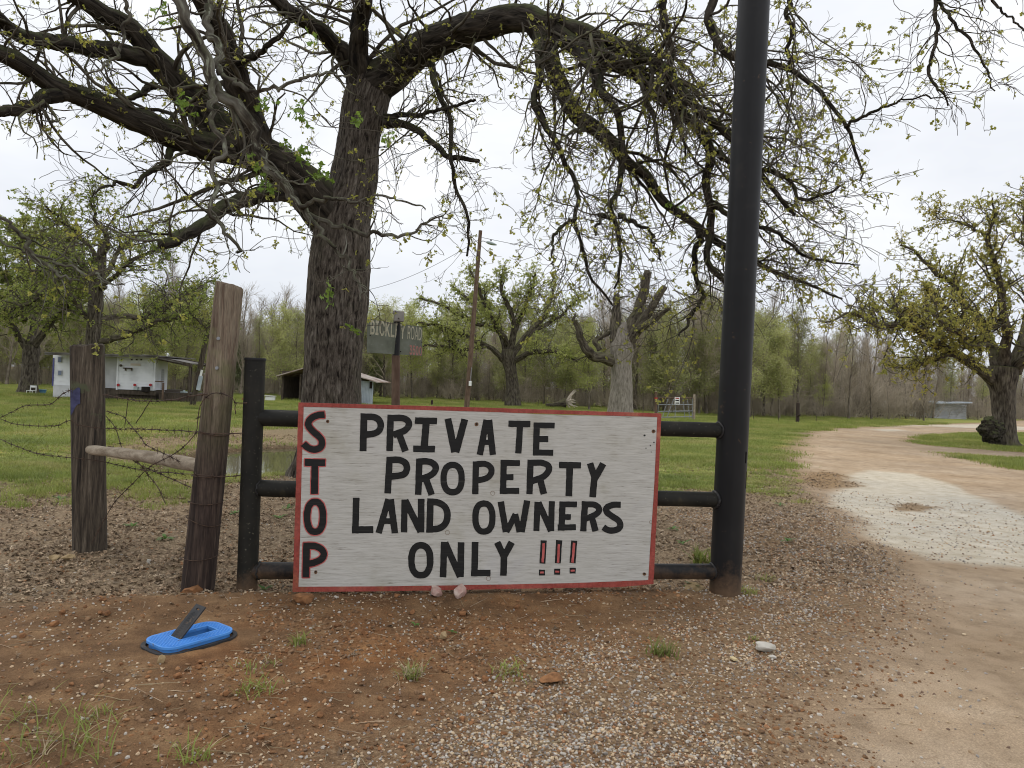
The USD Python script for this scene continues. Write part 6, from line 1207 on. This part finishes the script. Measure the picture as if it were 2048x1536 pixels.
# utility pole, lamp, wire
UD = 35.0; ub = base_at(932, UD); ut = P(961, 461, UD)
up_ = thing('utility_pole', 'tall slim brown wooden utility pole rising behind the board', 'pole', tuple(ub))
v, f, bb = tube(np.linspace(ub - [0, 0, .2], ut, 30), np.linspace(.135, .085, 30), 16); obj('pole_body', (v, f), M['brown_wood'], up_, smooth=30)
part(up_, 'meter_cabinet', M['white_plastic'], pbox(937.5, 762, 943, 772, UD - .22, .1), bevel=.01); obj('conduit', tube([P(941, 762, UD - .17), P(943, 735, UD - .16)], .018, 8)[:2], M['galv'], up_)
lm = thing('yard_lamp', 'small grey lamp on a short arm near the top of the utility pole', 'lamp', tuple(P(962, 482, UD - .1)))
obj('arm', tube(smooth_path([P(961, 484, UD - .1), P(966, 482, UD - .1), P(974, 485, UD - .1)], 8), .018, 6)[:2], M['galv'], lm, smooth=True)
ico = trimesh.creation.icosphere(3, 1.0); a, b = P(972, 484, UD - .1), P(994, 490, UD - .1); ax = (b - a) / 2; v = ico.vertices
obj('head', ((a + b) / 2 + v[:, :1] * ax + v[:, 1:2] * np.array([0, .13, 0]) + v[:, 2:3] * np.array([0, 0, .075]) * (1 + .3 * v[:, :1] * -1), ico.faces), M['tank'], lm, smooth=True); c = P(982, 482, UD - .1); obj('photocell', tube([c, c + [0, 0, .07]], .035, 8)[:2], M['hole'], lm)
def cable(label, a, b, sag):
    t = np.linspace(0, 1, 40); q = a + (b - a) * t[:, None]; q[:, 2] -= sag * 4 * t * (1 - t); c = thing('overhead_wire', label, 'wire', tuple(a)); obj('cable', tube(q, .011, 5)[:2], M['hole'], c, smooth=True); return c
cable('thin overhead wire running right from the utility pole', P(959, 474, UD), P(2300, 540, 42), 1.6)
cable('thin overhead wire running down left from the utility pole', P(959, 478, UD), P(700, 585, 46), .5)
# street name sign
SDi = 8.6; sg_ = thing('street_sign', 'faded green road name plate with white letters on a wooden post', 'street sign', tuple(base_at(790, SDi)))
o_ = P(734.5, 706, SDi); e1 = P(844.5, 712, SDi + .62) - o_; n_s = np.cross(e1, [0, 0, 1]); n_s /= np.linalg.norm(n_s); n_s = -n_s if n_s[1] > 0 else n_s
M['plate'] = mat('faded_green_plate', [(0.3, (0.075, 0.085, 0.062)), (0.55, (0.11, 0.12, 0.09)), (0.8, (0.15, 0.17, 0.145))], scale=6, rough=0.55, spots=(24, 0.66, (0.24, 0.25, 0.22)))
M['cream'] = mat('cream_lettering', ramp2((0.28, 0.27, 0.19), (0.42, 0.40, 0.30)), scale=20, rough=0.6)
M['faded_red'] = mat('faded_red_sticker', ramp2((0.24, 0.10, 0.08), (0.33, 0.145, 0.125)), scale=14, rough=0.6)
M['pale_grey'] = mat('grey_painted_wood', ramp2((0.19, 0.18, 0.16), (0.27, 0.255, 0.23)), scale=6, rough=0.8)
sput = lambda xy, z: on_plane(xy[:, 0], xy[:, 1], o_, n_s) + np.asarray(z)[:, None] * n_s
obj('plate', prism(Polygon([(734.8, 638), (845, 654), (844, 711.8), (734, 705.2)]), -.004, 0, sput), M['plate'], sg_)
def qmap(x, y):                       # crop at 12.8 photo pixels
    return 720 + np.asarray(x) / 12.8, 600 + np.asarray(y) / 12.8
def sign_text(word, quad, m_, bold=True, name='letter'):
    (x0, y0), (x1, y1), (x2, y2), (x3, y3) = quad; ws = []; x = 0
    for ch in word:
        tm = meshkit.text_mesh(ch, 1.0, 0.001, bold); b_ = tm.bounds; tm.apply_translation([x - b_[0][0], 0, 0]); ws.append(tm); x += b_[1][0] - b_[0][0] + 0.16
    W = x - .16
    for tm in ws:
        v = np.asarray(tm.vertices); u, t = v[:, 0] / W, v[:, 1]
        X = (1 - t) * (x3 + (x2 - x3) * u) + t * (x0 + (x1 - x0) * u); Y = (1 - t) * (y3 + (y2 - y3) * u) + t * (y0 + (y1 - y0) * u)
        px, py = qmap(X, Y); obj(name, (sput(np.column_stack([px, py]), v[:, 2] * 1.0 + .0005), tm.faces), m_, sg_)
sign_text('BICKLEY', ((270, 520), (1165, 620), (1150, 985), (262, 865)), M['cream'])
sign_text('ROAD', ((1225, 660), (1585, 715), (1570, 1035), (1215, 995)), M['cream'], False)
px, py = qmap([1255, 1595, 1590, 1260], [1150, 1195, 1432, 1400]); obj('red_patch', prism(Polygon(np.column_stack([px, py])), .0004, .001, sput), M['plate'], sg_)
sign_text('3500', ((1268, 1160), (1580, 1200), (1578, 1418), (1268, 1388)), M['faded_red'], True, 'digit')
a, b = base_at(790, SDi + .33), P(792, 708, SDi + .33)
obj('wood_post', tube([a - [0, 0, .1], (a + b) / 2, b + [0, 0, -.02]], [.055, .053, .052], 16)[:2], M['brown_wood'], sg_, smooth=30); obj('pipe', tube([b - [0, 0, .1], P(794, 640, SDi + .36)], .045, 16)[:2], M['black_pipe'], sg_, smooth=30)
c, s = pbox(787, 622, 806.5, 642.5, SDi + .2, .1); obj('cap_block', MB().box(c, s, rz=.25, bevel=.006).get(), M['pale_grey'], sg_)
c, s = pbox(785, 620.5, 792, 628, SDi + .19, .06); obj('cap_clip', MB().box(c, s, rz=.25, bevel=.004).get(), M['pale_grey'], sg_)
for cx, cy in ((1065, 690), (1037, 1320), (258, 910), (1580, 1080)): px, py = qmap(cx, cy); obj('bolt', prism(Point(px, py).buffer(1.1), .0005, .006, sput), M['hole'], sg_)
for cx, cy in ((797, 637), (791, 624)): c = P(cx, cy, SDi + .16); obj('bolt', tube([c, c + [0, .03, 0]], .008, 8)[:2], M['hole'], sg_)
# far white building and camper beyond the right-hand wood
b = base_at(1900, 70); t = thing('white_shed', 'far white low shed with boarded side behind the bushes on the right', 'shed', tuple(b)); part(t, 'wall', M['white_siding'], down(*pbox(1868, 808, 1932, 840, 70, 5)))
for k in range(6): c, s = pbox(1867, 811 + k * 4.6, 1933, 814.6 + k * 4.6, 69.9, .08); obj('wall_board', MB().box(c, s).get(), M['grey_siding'], t)
a, b2 = P(1862, 806, 69.5), P(1938, 805, 69.5); obj('roof', MB().bar(a + [0, 2.5, 0], b2 + [0, 2.5, 0], 6, .12).get(), M['corrugated'], t)
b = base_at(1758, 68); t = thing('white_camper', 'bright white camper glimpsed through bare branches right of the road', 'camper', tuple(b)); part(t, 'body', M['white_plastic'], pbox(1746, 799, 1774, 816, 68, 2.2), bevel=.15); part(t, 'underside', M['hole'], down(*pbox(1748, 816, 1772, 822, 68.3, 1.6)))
for x0 in (1751, 1762): part(t, 'window', M['glassy'], pbox(x0, 803, x0 + 6, 809, 67.97, .04))
# ------------------------------------------------------------------ loose stones one can tell apart, weeds and grass tufts
M['pinkrock'] = mat('pink_white_rock', [(0.3, (0.36, 0.20, 0.17)), (0.5, (0.46, 0.33, 0.28)), (0.7, (0.58, 0.50, 0.43))], scale=14, rough=0.9, bump=(40, .5, .01))
M['tanrock'] = mat('tan_rock', ramp2((0.24, 0.17, 0.085), (0.40, 0.30, 0.17)), scale=22, rough=0.95, bump=(50, .7, .01))
M['orangeclod'] = mat('orange_clay_clod', ramp2((0.14, 0.065, 0.028), (0.29, 0.14, 0.06)), scale=24, rough=0.95, bump=(60, .8, .01), rand=.2)
M['soil'] = mat('brown_soil_crumb', ramp2((0.12, 0.068, 0.035), (0.25, 0.15, 0.08)), scale=30, rough=0.95, rand=.25)
M['soil2'] = mat('rusty_soil_crumb', ramp2((0.15, 0.07, 0.03), (0.28, 0.15, 0.07)), scale=30, rough=0.95, rand=.25)
M['whiterock'] = mat('white_rock', ramp2((0.36, 0.335, 0.28), (0.50, 0.475, 0.42)), scale=14, rough=0.9, bump=(30, .6, .01))
M['chip'] = mat('pale_wood_chip', ramp2((0.45, 0.34, 0.17), (0.56, 0.46, 0.27)), scale=14, rough=0.8)
def stone(name, label, cat, px, py, w, h, m_, seed, group=None, sink=.25, sub=3):
    g_ = G(px, py + h * .35); D = g_[1]; s = w * D / FPX / 2; z = h * D / FPX / 2
    c = np.array([g_[0], g_[1], float(H(g_[0], g_[1])) + z * (1 - sink)]); t = thing(name, label, cat, tuple(c), group=group)
    obj('stone_body' if 'clod' not in name else 'clod_body', stone_mesh(c, (s, s * .8, z * 1.05), seed, sub), M[m_], t, smooth=35); return t
stone('rock', 'pink and white flat rock under the board edge, left of the blocky one', 'rock', 872, 1197, 38, 26, 'pinkrock', 1)
stone('rock', 'blocky pale pink rock standing close under the bottom edge of the board', 'rock', 921, 1196, 32, 33, 'pinkrock', 2)
stone('rock', 'long tan rock under the board beside a leafy weed', 'rock', 725, 1194, 30, 16, 'tanrock', 3)
stone('rock', 'small round tan stone alone on the bare dirt before the board', 'rock', 885, 1271, 18, 20, 'tanrock', 4, sink=.1)
stone('rock', 'wide flat white rock on the gravel at right', 'rock', 1526, 1298, 52, 20, 'whiterock', 5)
stone('rock', 'small white rock just below the wide flat white one', 'rock', 1545, 1314, 20, 9, 'whiterock', 6)
stone('rock', 'little white stone near the foot of the square wooden post', 'rock', 297, 1124, 10, 12, 'whiterock', 8)
stone('rock', 'narrow grey-tan stone lying in front of the blue utility box', 'rock', 322, 1334, 16, 22, 'tanrock', 9, sink=.5)
stone('dirt_clod', 'big orange-brown clod left of the board foot', 'clod', 604, 1216, 46, 24, 'orangeclod', 10)
stone('dirt_clod', 'flat broken orange clay clod in the gravel below the board', 'clod', 1102, 1356, 58, 20, 'orangeclod', 11)
stone('dirt_clod', 'tan clod near the foot of the square post, left one of two', 'clod', 108, 1117, 24, 14, 'tanrock', 12)
stone('dirt_clod', 'larger tan clod near the foot of the square post, right one of two', 'clod', 136, 1115, 30, 15, 'tanrock', 13)
stone('dirt_clod', 'earth heap against the foot of the round post', 'clod', 388, 1182, 60, 36, 'orangeclod', 14, sink=.7)
stone('dirt_clod', 'brown earth clod beside the foot of the thick black pole', 'clod', 1386, 1176, 44, 18, 'tanrock', 15, sink=.5)
g_ = G(1467, 1324); cp = thing('wood_chip', 'pale yellow wood chip on the gravel below the flat white rock', 'wood chip', (g_[0], g_[1], float(H(g_[0], g_[1])) + .012)); obj('chip_body', MB().box(np.array([g_[0], g_[1], float(H(g_[0], g_[1])) + .014]), (.026, .04, .012), rz=.3, bevel=.002).get(), M['chip'], cp)
rs = np.random.default_rng(62)
pts = np.column_stack([rs.uniform(20, 1180, 200), rs.uniform(1200, 1500, 200)]); k = 0; cl = None
for (px, py) in pts:
    x, y, _ = G(px, py); zz = [float(q) for q in zones(np.array([x]), np.array([y]))][5] if False else 1
    if (250 < px < 500 and 1230 < py < 1330) or k >= 60: continue
    w = rs.uniform(9, 22) if py < 1400 else rs.uniform(8, 18); k += 1
    stone('clay_crumb', 'orange clay crumb strewn on the rusty bare earth', 'clod', px, py, w, w * rs.uniform(.5, .75), 'orangeclod', 700 + k, group='clay crumbs on the bare earth', sub=2, sink=.35)
def blade_mesh(n, h, spread, r, w=.004, curl=.6, seg=4):
    ang = r.random(n) * 6.28; ln = h * (.5 + .7 * r.random(n)); b0 = np.column_stack([np.cos(ang), np.sin(ang), 0 * ang]); root = r.normal(size=(n, 3)) * spread * [1, 1, 0]
    lean = curl * (.3 + r.random(n)); V = []; side = np.column_stack([-np.sin(ang), np.cos(ang), 0 * ang])
    for s in range(seg + 1):
        u = s / seg; p = root + b0 * (ln * lean * u ** 1.7)[:, None] + np.array([0, 0, 1.0]) * (ln * (u - .28 * lean * u ** 2))[:, None]; ww = w * (1 - u ** 1.5) + .0003
        V += [p - side * ww, p + side * ww]
    V = np.stack(V, 1); i = np.arange(n)[:, None] * (2 * seg + 2); F = np.concatenate([np.stack([i + 2 * s, i + 2 * s + 1, i + 2 * s + 3, i + 2 * s + 2], -1).reshape(-1, 4) for s in range(seg)])
    return V.reshape(-1, 3), F
def tuft(label, px, py, h, n, spread, m_='grass', w=.003, dry=8):
    x, y, _ = G(px, py); z = float(H(x, y)); t = thing('grass_tuft', label, 'grass tuft', (x, y, z)); v, f = blade_mesh(n, h, spread, rs, w, 1.05); tag(obj('blades', (v, f), M[m_], t, local=True), kind='stuff')
    if dry: v, f = blade_mesh(dry, h * .9, spread * .8, rs, w * .8, 1.6); tag(obj('dry_blades', (v + [0, 0, .004], f), M['straw'], t, local=True), kind='stuff')
tuft('neat green grass tuft on the gravel right of centre', 1325, 1312, .10, 70, .035)
tuft('green tuft with straw-coloured lower blades below the middle of the board', 822, 1358, .09, 46, .03, dry=40)
tuft('low green and straw tuft left of the broken orange clod', 1014, 1346, .06, 46, .05, dry=24)
tuft('small fuzzy tuft on bare dirt right of the utility box', 598, 1302, .07, 40, .022)
tuft('loose upright green tuft below the board left corner', 512, 1392, .07, 50, .05)
tuft('thin green tuft above the loose upright one', 520, 1350, .05, 24, .06)
tuft('sparse tuft low in the left foreground', 196, 1438, .06, 26, .035)
tuft('green tuft at the bottom edge of the picture, left of the middle', 375, 1518, .08, 34, .05)
tuft('tuft at the right foot of the thick black pole', 1496, 1186, .05, 60, .04)
tuft('green tuft on the gravel right of the thick black pole', 1532, 1160, .06, 40, .04)
tuft('small tuft near the pale chip on the gravel', 1508, 1280, .03, 24, .02)
tuft('large weedy tuft in the lower left corner', 40, 1445, .085, 55, .11, w=.0026, dry=16)
tuft('long-bladed grass clump at the very corner, lowest left', 70, 1505, .09, 60, .13, w=.0026, dry=20)
tuft('grass clump with a long arching blade right of the corner clump', 150, 1500, .12, 26, .07, w=.003)
tuft('green growth behind the lowest rail beside the black pole', 1402, 1128, .17, 60, .05, w=.007)
def weed(label, px, py, n, ln, zr=.6, D=None):
    x, y, _ = G(px, py); z = float(H(x, y)); t = thing('weed', label, 'weed', (x, y, z))
    for k in range(n):
        a = 6.28 * k / n + rs.normal() * .3; L_ = ln * (.7 + .5 * rs.random()); e = zr * (.5 + .8 * rs.random()); u = np.linspace(0, 1, 7); wd = L_ * .2 * np.sin(math.pi * (u * .93 + .05)) ** .8
        dr = np.array([math.cos(a), math.sin(a), 0]); sd_ = np.array([-math.sin(a), math.cos(a), 0]); mid_ = dr * (L_ * u)[:, None] + np.array([0, 0, 1]) * (L_ * (e * u - .45 * u ** 2))[:, None]
        V = np.concatenate([mid_ - sd_ * wd[:, None] + [0, 0, .003], mid_, mid_ + sd_ * wd[:, None] + [0, 0, .003]]); F = [(i, i + 1, 8 + i, 7 + i) for i in range(6)] + [(7 + i, 8 + i, 15 + i, 14 + i) for i in range(6)]
        obj('leaf', (V + [0, 0, .01], np.array(F)), M['weed'], t, smooth=True, local=True)
weed('broad-leaved green weed under the left part of the board', 690, 1199, 6, .085, 1.0)
weed('grey-green broad weed at the foot of the black pole', 1392, 1180, 7, .09, .8)
weed('small green weed in the dirt before the tan rock', 830, 1255, 6, .04)
weed('green weed sprig right of the tan stone', 905, 1268, 5, .03)
weed('small weed by the short black post foot', 527, 1195, 6, .06, .9)
for k, (px, py) in enumerate(((560, 1040), (575, 1022), (470, 1030), (1365, 1090), (1345, 1060), (330, 1080), (405, 1070), (120, 1000), (1575, 1085), (1560, 1010), (265, 1055))):
    weed(['weed between short post and board, lower one', 'weed between short post and board, upper one', 'bright weed left of the short black post', 'weed seen under the right rails, nearest', 'weed seen between the right rails, farther', 'weed in the leaf litter between the wooden posts', 'weed beside the foot of the round post in the litter', 'weed in the litter at far left', 'weed on gravel right of the black pole', 'upper weed on gravel right of the black pole', 'weed in the leaf litter just right of the square post'][k], px, py, 6, .075, .8)

# ------------------------------------------------------------------ what nobody could count: gravel, leaf litter, sticks, grass
def instancer(name, protos, pos, idx, yaw, scale, tiltv=None, kind='stuff', label=None, cat=None):
    pi = UsdGeom.PointInstancer.Define(stage, numbered('/World', name)); path = str(pi.GetPath()); rel = []
    UsdGeom.Scope.Define(stage, path + '/kinds')
    for k, (mesh_, m_, sm) in enumerate(protos):
        q = usdkit.mesh(stage, f'{path}/kinds/{name}_piece' + (f'_{k:03d}' if k else ''), mesh_, m_, smooth=sm); rel.append(q.GetPath())
    pi.CreatePrototypesRel().SetTargets(rel); pi.CreateProtoIndicesAttr(Vt.IntArray.FromNumpy(idx.astype(np.int32))); pi.CreatePositionsAttr(Vt.Vec3fArray.FromNumpy(pos.astype(np.float32)))
    n = len(pos); tv = np.zeros((n, 3)) if tiltv is None else tiltv
    cy, sy = np.cos(yaw / 2), np.sin(yaw / 2); tx, ty = tv[:, 0] / 2, tv[:, 1] / 2; cx, sx = np.cos(tx), np.sin(tx); cY, sY = np.cos(ty), np.sin(ty)
    a = np.stack([cx * cY, sx * cY, cx * sY, -sx * sY], 1)
    w = cy * a[:, 0] - sy * a[:, 3]; x = cy * a[:, 1] - sy * a[:, 2]; y = cy * a[:, 2] + sy * a[:, 1]; z = cy * a[:, 3] + sy * a[:, 0]
    pi.CreateOrientationsAttr(Vt.QuathArray([Gf.Quath(float(w_), float(x_), float(y_), float(z_)) for w_, x_, y_, z_ in zip(w, x, y, z)]))
    sc = scale if scale.ndim == 2 else np.repeat(scale[:, None], 3, 1); pi.CreateScalesAttr(Vt.Vec3fArray.FromNumpy(sc.astype(np.float32)))
    tag(pi.GetPrim(), label, cat, kind=kind); return pi
rg = np.random.default_rng(91)
def wedge(n, r0, r1, a0=-46, a1=46, power=1.0):
    """Points over a sector of the ground in front, thinning out with distance when power > 0."""
    u = rg.random(n); r = (r0 ** (2 - power) + u * (r1 ** (2 - power) - r0 ** (2 - power))) ** (1 / (2 - power)) if power != 2 else r0 * (r1 / r0) ** u
    a = np.radians(a0 + (a1 - a0) * rg.random(n)); return r * np.sin(a), r * np.cos(a)
PEB = [('pebble_white', (0.33, 0.295, 0.25), (0.48, 0.44, 0.385)), ('pebble_tan', (0.36, 0.25, 0.15), (0.50, 0.38, 0.25)), ('pebble_grey', (0.19, 0.165, 0.14), (0.31, 0.28, 0.25)), ('pebble_rust', (0.24, 0.115, 0.055), (0.38, 0.21, 0.11)), ('pebble_brown', (0.13, 0.085, 0.06), (0.22, 0.15, 0.105)), ('pebble_cream', (0.40, 0.30, 0.19), (0.52, 0.42, 0.29))]
protos = []
for k, (nm, a, b) in enumerate(PEB):
    m_ = mat(nm, ramp2(a, b), scale=60, rough=.85, rand=.22)
    for j in range(2):
        v, f = stone_mesh((0, 0, .25), (1, .78, .6), 900 + 7 * k + j, 1, .3); protos.append(((v, f), m_, 40))
x, y = wedge(260000, 1.8, 13, power=1.45); g, road, cal, lit, grav, rust, mul, wet = zones(x, y)
pr = np.clip(grav * .95 * (1 - .97 * cal) + .12 * (1 - grav) * (1 - g) * (1 - lit * .3) + .12 * road * (1 - cal) + .02 * cal, 0, 1) * (1 - .9 * g) * (1 - .85 * road * (1 - cal)) * (1 - wet) * (1 - mul)
pr = pr * (0.35 + 0.9 * sst(-.12, .15, fb(x, y, 2.2, 3, 55)))
keep = rg.random(len(x)) < pr; keep &= np.hypot((x - cen[0]), (y - cen[1])) > .33
x, y = x[keep], y[keep]; n = len(x); sz = .0048 + .0062 * rg.random(n) ** 2.0 + .004 * (rg.random(n) < .05); sz *= np.interp(np.hypot(x, y), [2, 5, 12], [1, 1.15, 1.7])
cold = sst(-.1, .12, fb(x, y, .8, 3, 77) + .06 * (x - .5))
w_ = np.stack([.16 + .14 * cold, .25 - .05 * cold, .08 + .16 * cold, .20 - .10 * cold, .16 + 0 * cold, .15 + 0 * cold], 1); cw = np.cumsum(w_ / w_.sum(1, keepdims=True), 1)
idx = (rg.random(n)[:, None] > cw).sum(1) * 2 + rg.integers(0, 2, n)
instancer('gravel', protos, np.column_stack([x, y, H(x, y)]), np.clip(idx, 0, 11), rg.random(n) * 6.28, sz * 1.0, rg.normal(size=(n, 3)) * .3, label='small mixed tan, white and grey gravel strewn over the bare ground', cat='gravel')
NGRAV = n
# leaf litter
LV, LF = leaf_shape('lobed'); lp = []
for j in range(4):
    r_ = np.random.default_rng(40 + j); v = LV * [.9, 1, 1]; v = v - [0, .5, 0]; v[:, 2] = .16 * np.sin(v[:, 1] * 4 + j) + .35 * (.5 + .5 * r_.random()) * v[:, 0] ** 2 * (1 if j % 2 else -1) + .1 * r_.random(len(v)); lp.append(((v, LF), M['dead_leaf'], True))
x, y = wedge(120000, 2.2, 19, power=1.2); g, road, cal, lit, grav, rust, mul, wet = zones(x, y)
pr = (.7 * mul + .22 * g + lit * .95 + .012 * (1 - lit) * (1 - grav)) * np.maximum((1 - cal) * (1 - road), mul) * (sdf(POND, x, y) > .05) * (.45 + .8 * sst(-.1, .12, fb(x, y, 1.4, 3, 65)))
keep = (rg.random(len(x)) < pr) & (np.hypot(x - cen[0], y - cen[1]) > .4); x, y = x[keep], y[keep]; n = len(x)
instancer('leaf_litter', lp, np.column_stack([x, y, H(x, y) + .006]), rg.integers(0, 4, n), rg.random(n) * 6.28, (.026 + .030 * rg.random(n)), rg.normal(size=(n, 3)) * .35, label='brown fallen oak leaves lying under the big oak and fence', cat='fallen leaves')
# crumbs of dug earth
cp_ = []
for k, mm in enumerate(('orangeclod', 'soil', 'soil', 'soil2')):
    v, f = stone_mesh((0, 0, .15), (1, .8, .62), 960 + k, 1, .6); cp_.append(((v, f), M[mm], 30))
x, y = wedge(110000, 1.8, 7, power=1.3); g, road, cal, lit, grav, rust, mul, wet = zones(x, y)
pr = (1 - cal) * (1 - road) * (1 - g) * (1 - lit * .8) * (.25 + .5 * rust + .3 * (1 - grav)) * (.2 + sst(-.08, .14, fb(x, y, 1.7, 3, 135))); keep = (rg.random(len(x)) < pr) & (np.hypot(x - cen[0], y - cen[1]) > .36); x, y = x[keep], y[keep]; n = len(x)
instancer('earth_crumbs', cp_, np.column_stack([x, y, H(x, y)]), rg.integers(0, 4, n), rg.random(n) * 6.28, .004 + .015 * rg.random(n) ** 3.5, rg.normal(size=(n, 3)) * .3, label='brown and rusty crumbs of dug earth on the bare foreground', cat='earth crumbs')
# dry sticks and straw
sp = []
for j in range(4):
    r_ = np.random.default_rng(60 + j); q = np.column_stack([np.linspace(-.5, .5, 6), .015 * np.cumsum(r_.normal(size=6)), .01 * np.abs(r_.normal(size=6)) + .012]); sp.append((tube(q, np.linspace(.016, .007, 6), 4)[:2], M['straw'] if j % 2 else M['dead_leaf'], True))
x, y = wedge(5200, 1.9, 10, power=1.2); g, road, cal, lit, grav, rust, mul, wet = zones(x, y); keep = rg.random(len(x)) < (.55 + .4 * lit) * (1 - road) * (1 - cal) * (1 - g * .8) * (1 - wet); keep &= np.hypot((x - cen[0]), (y - cen[1])) > .36; x, y = x[keep], y[keep]; n = len(x)
ln = .05 + .16 * rg.random(n) ** 2.5
instancer('sticks', sp, np.column_stack([x, y, H(x, y) + .003]), rg.integers(0, 4, n), rg.random(n) * 6.28, np.column_stack([ln, ln * .6 + .03, ln * .4 + .05]), rg.normal(size=(n, 3)) * .06, label='thin dry sticks and straw scattered over dirt and gravel', cat='sticks')
# grass
gp = []
for j in range(4):
    r_ = np.random.default_rng(80 + j); v, f = blade_mesh(46, .055, .055, r_, .0028, .9, 3); gp.append(((v, f), M['grass'], False))
for j in range(3):
    r_ = np.random.default_rng(90 + j); v, f = blade_mesh(90, .085, .20, r_, .0065, .8, 2); gp.append(((v, f), M['grass'], False))
x1, y1 = wedge(26000, 5.0, 17, power=.9); x2, y2 = wedge(26000, 15, 62, power=.8); x, y = np.r_[x1, x2], np.r_[y1, y2]; far = np.r_[np.zeros(len(x1)), np.ones(len(x2))].astype(bool)
g, road, cal, lit, grav, rust, mul, wet = zones(x, y); ex = np.array([edge_D(float(q)) for q in np.interp(x / y, np.linspace(-1, 1.2, 60), 1024 + FPX * np.linspace(-1, 1.2, 60))])
keep = (rg.random(len(x)) < np.clip(g * 1.05 - .03 + .03 * (1 - g) * lit, 0, 1) * (.35 + .8 * sst(-.12, .1, fb(x, y, 1.1, 3, 88)))) & (y < ex + 4) & (sdf(POND, x, y) > .15); x, y, far = x[keep], y[keep], far[keep]; n = len(x)
hs = (.7 + .7 * rg.random(n)) * (1 + .8 * sst(-.05, .15, fb(x, y, .35, 3, 101))) * np.where(far, .75, .8) * np.where(far & (np.hypot(x, y) > 36), 1.5, 1)
instancer('grass', gp, np.column_stack([x, y, H(x, y) - .004]), np.where(far, 4 + rg.integers(0, 3, n), rg.integers(0, 4, n)), rg.random(n) * 6.28, np.column_stack([np.ones(n) * 1.1, np.ones(n) * 1.1, hs]), label='short green meadow grass behind the fence and round the pond', cat='grass')
print('counts', NGRAV, n)
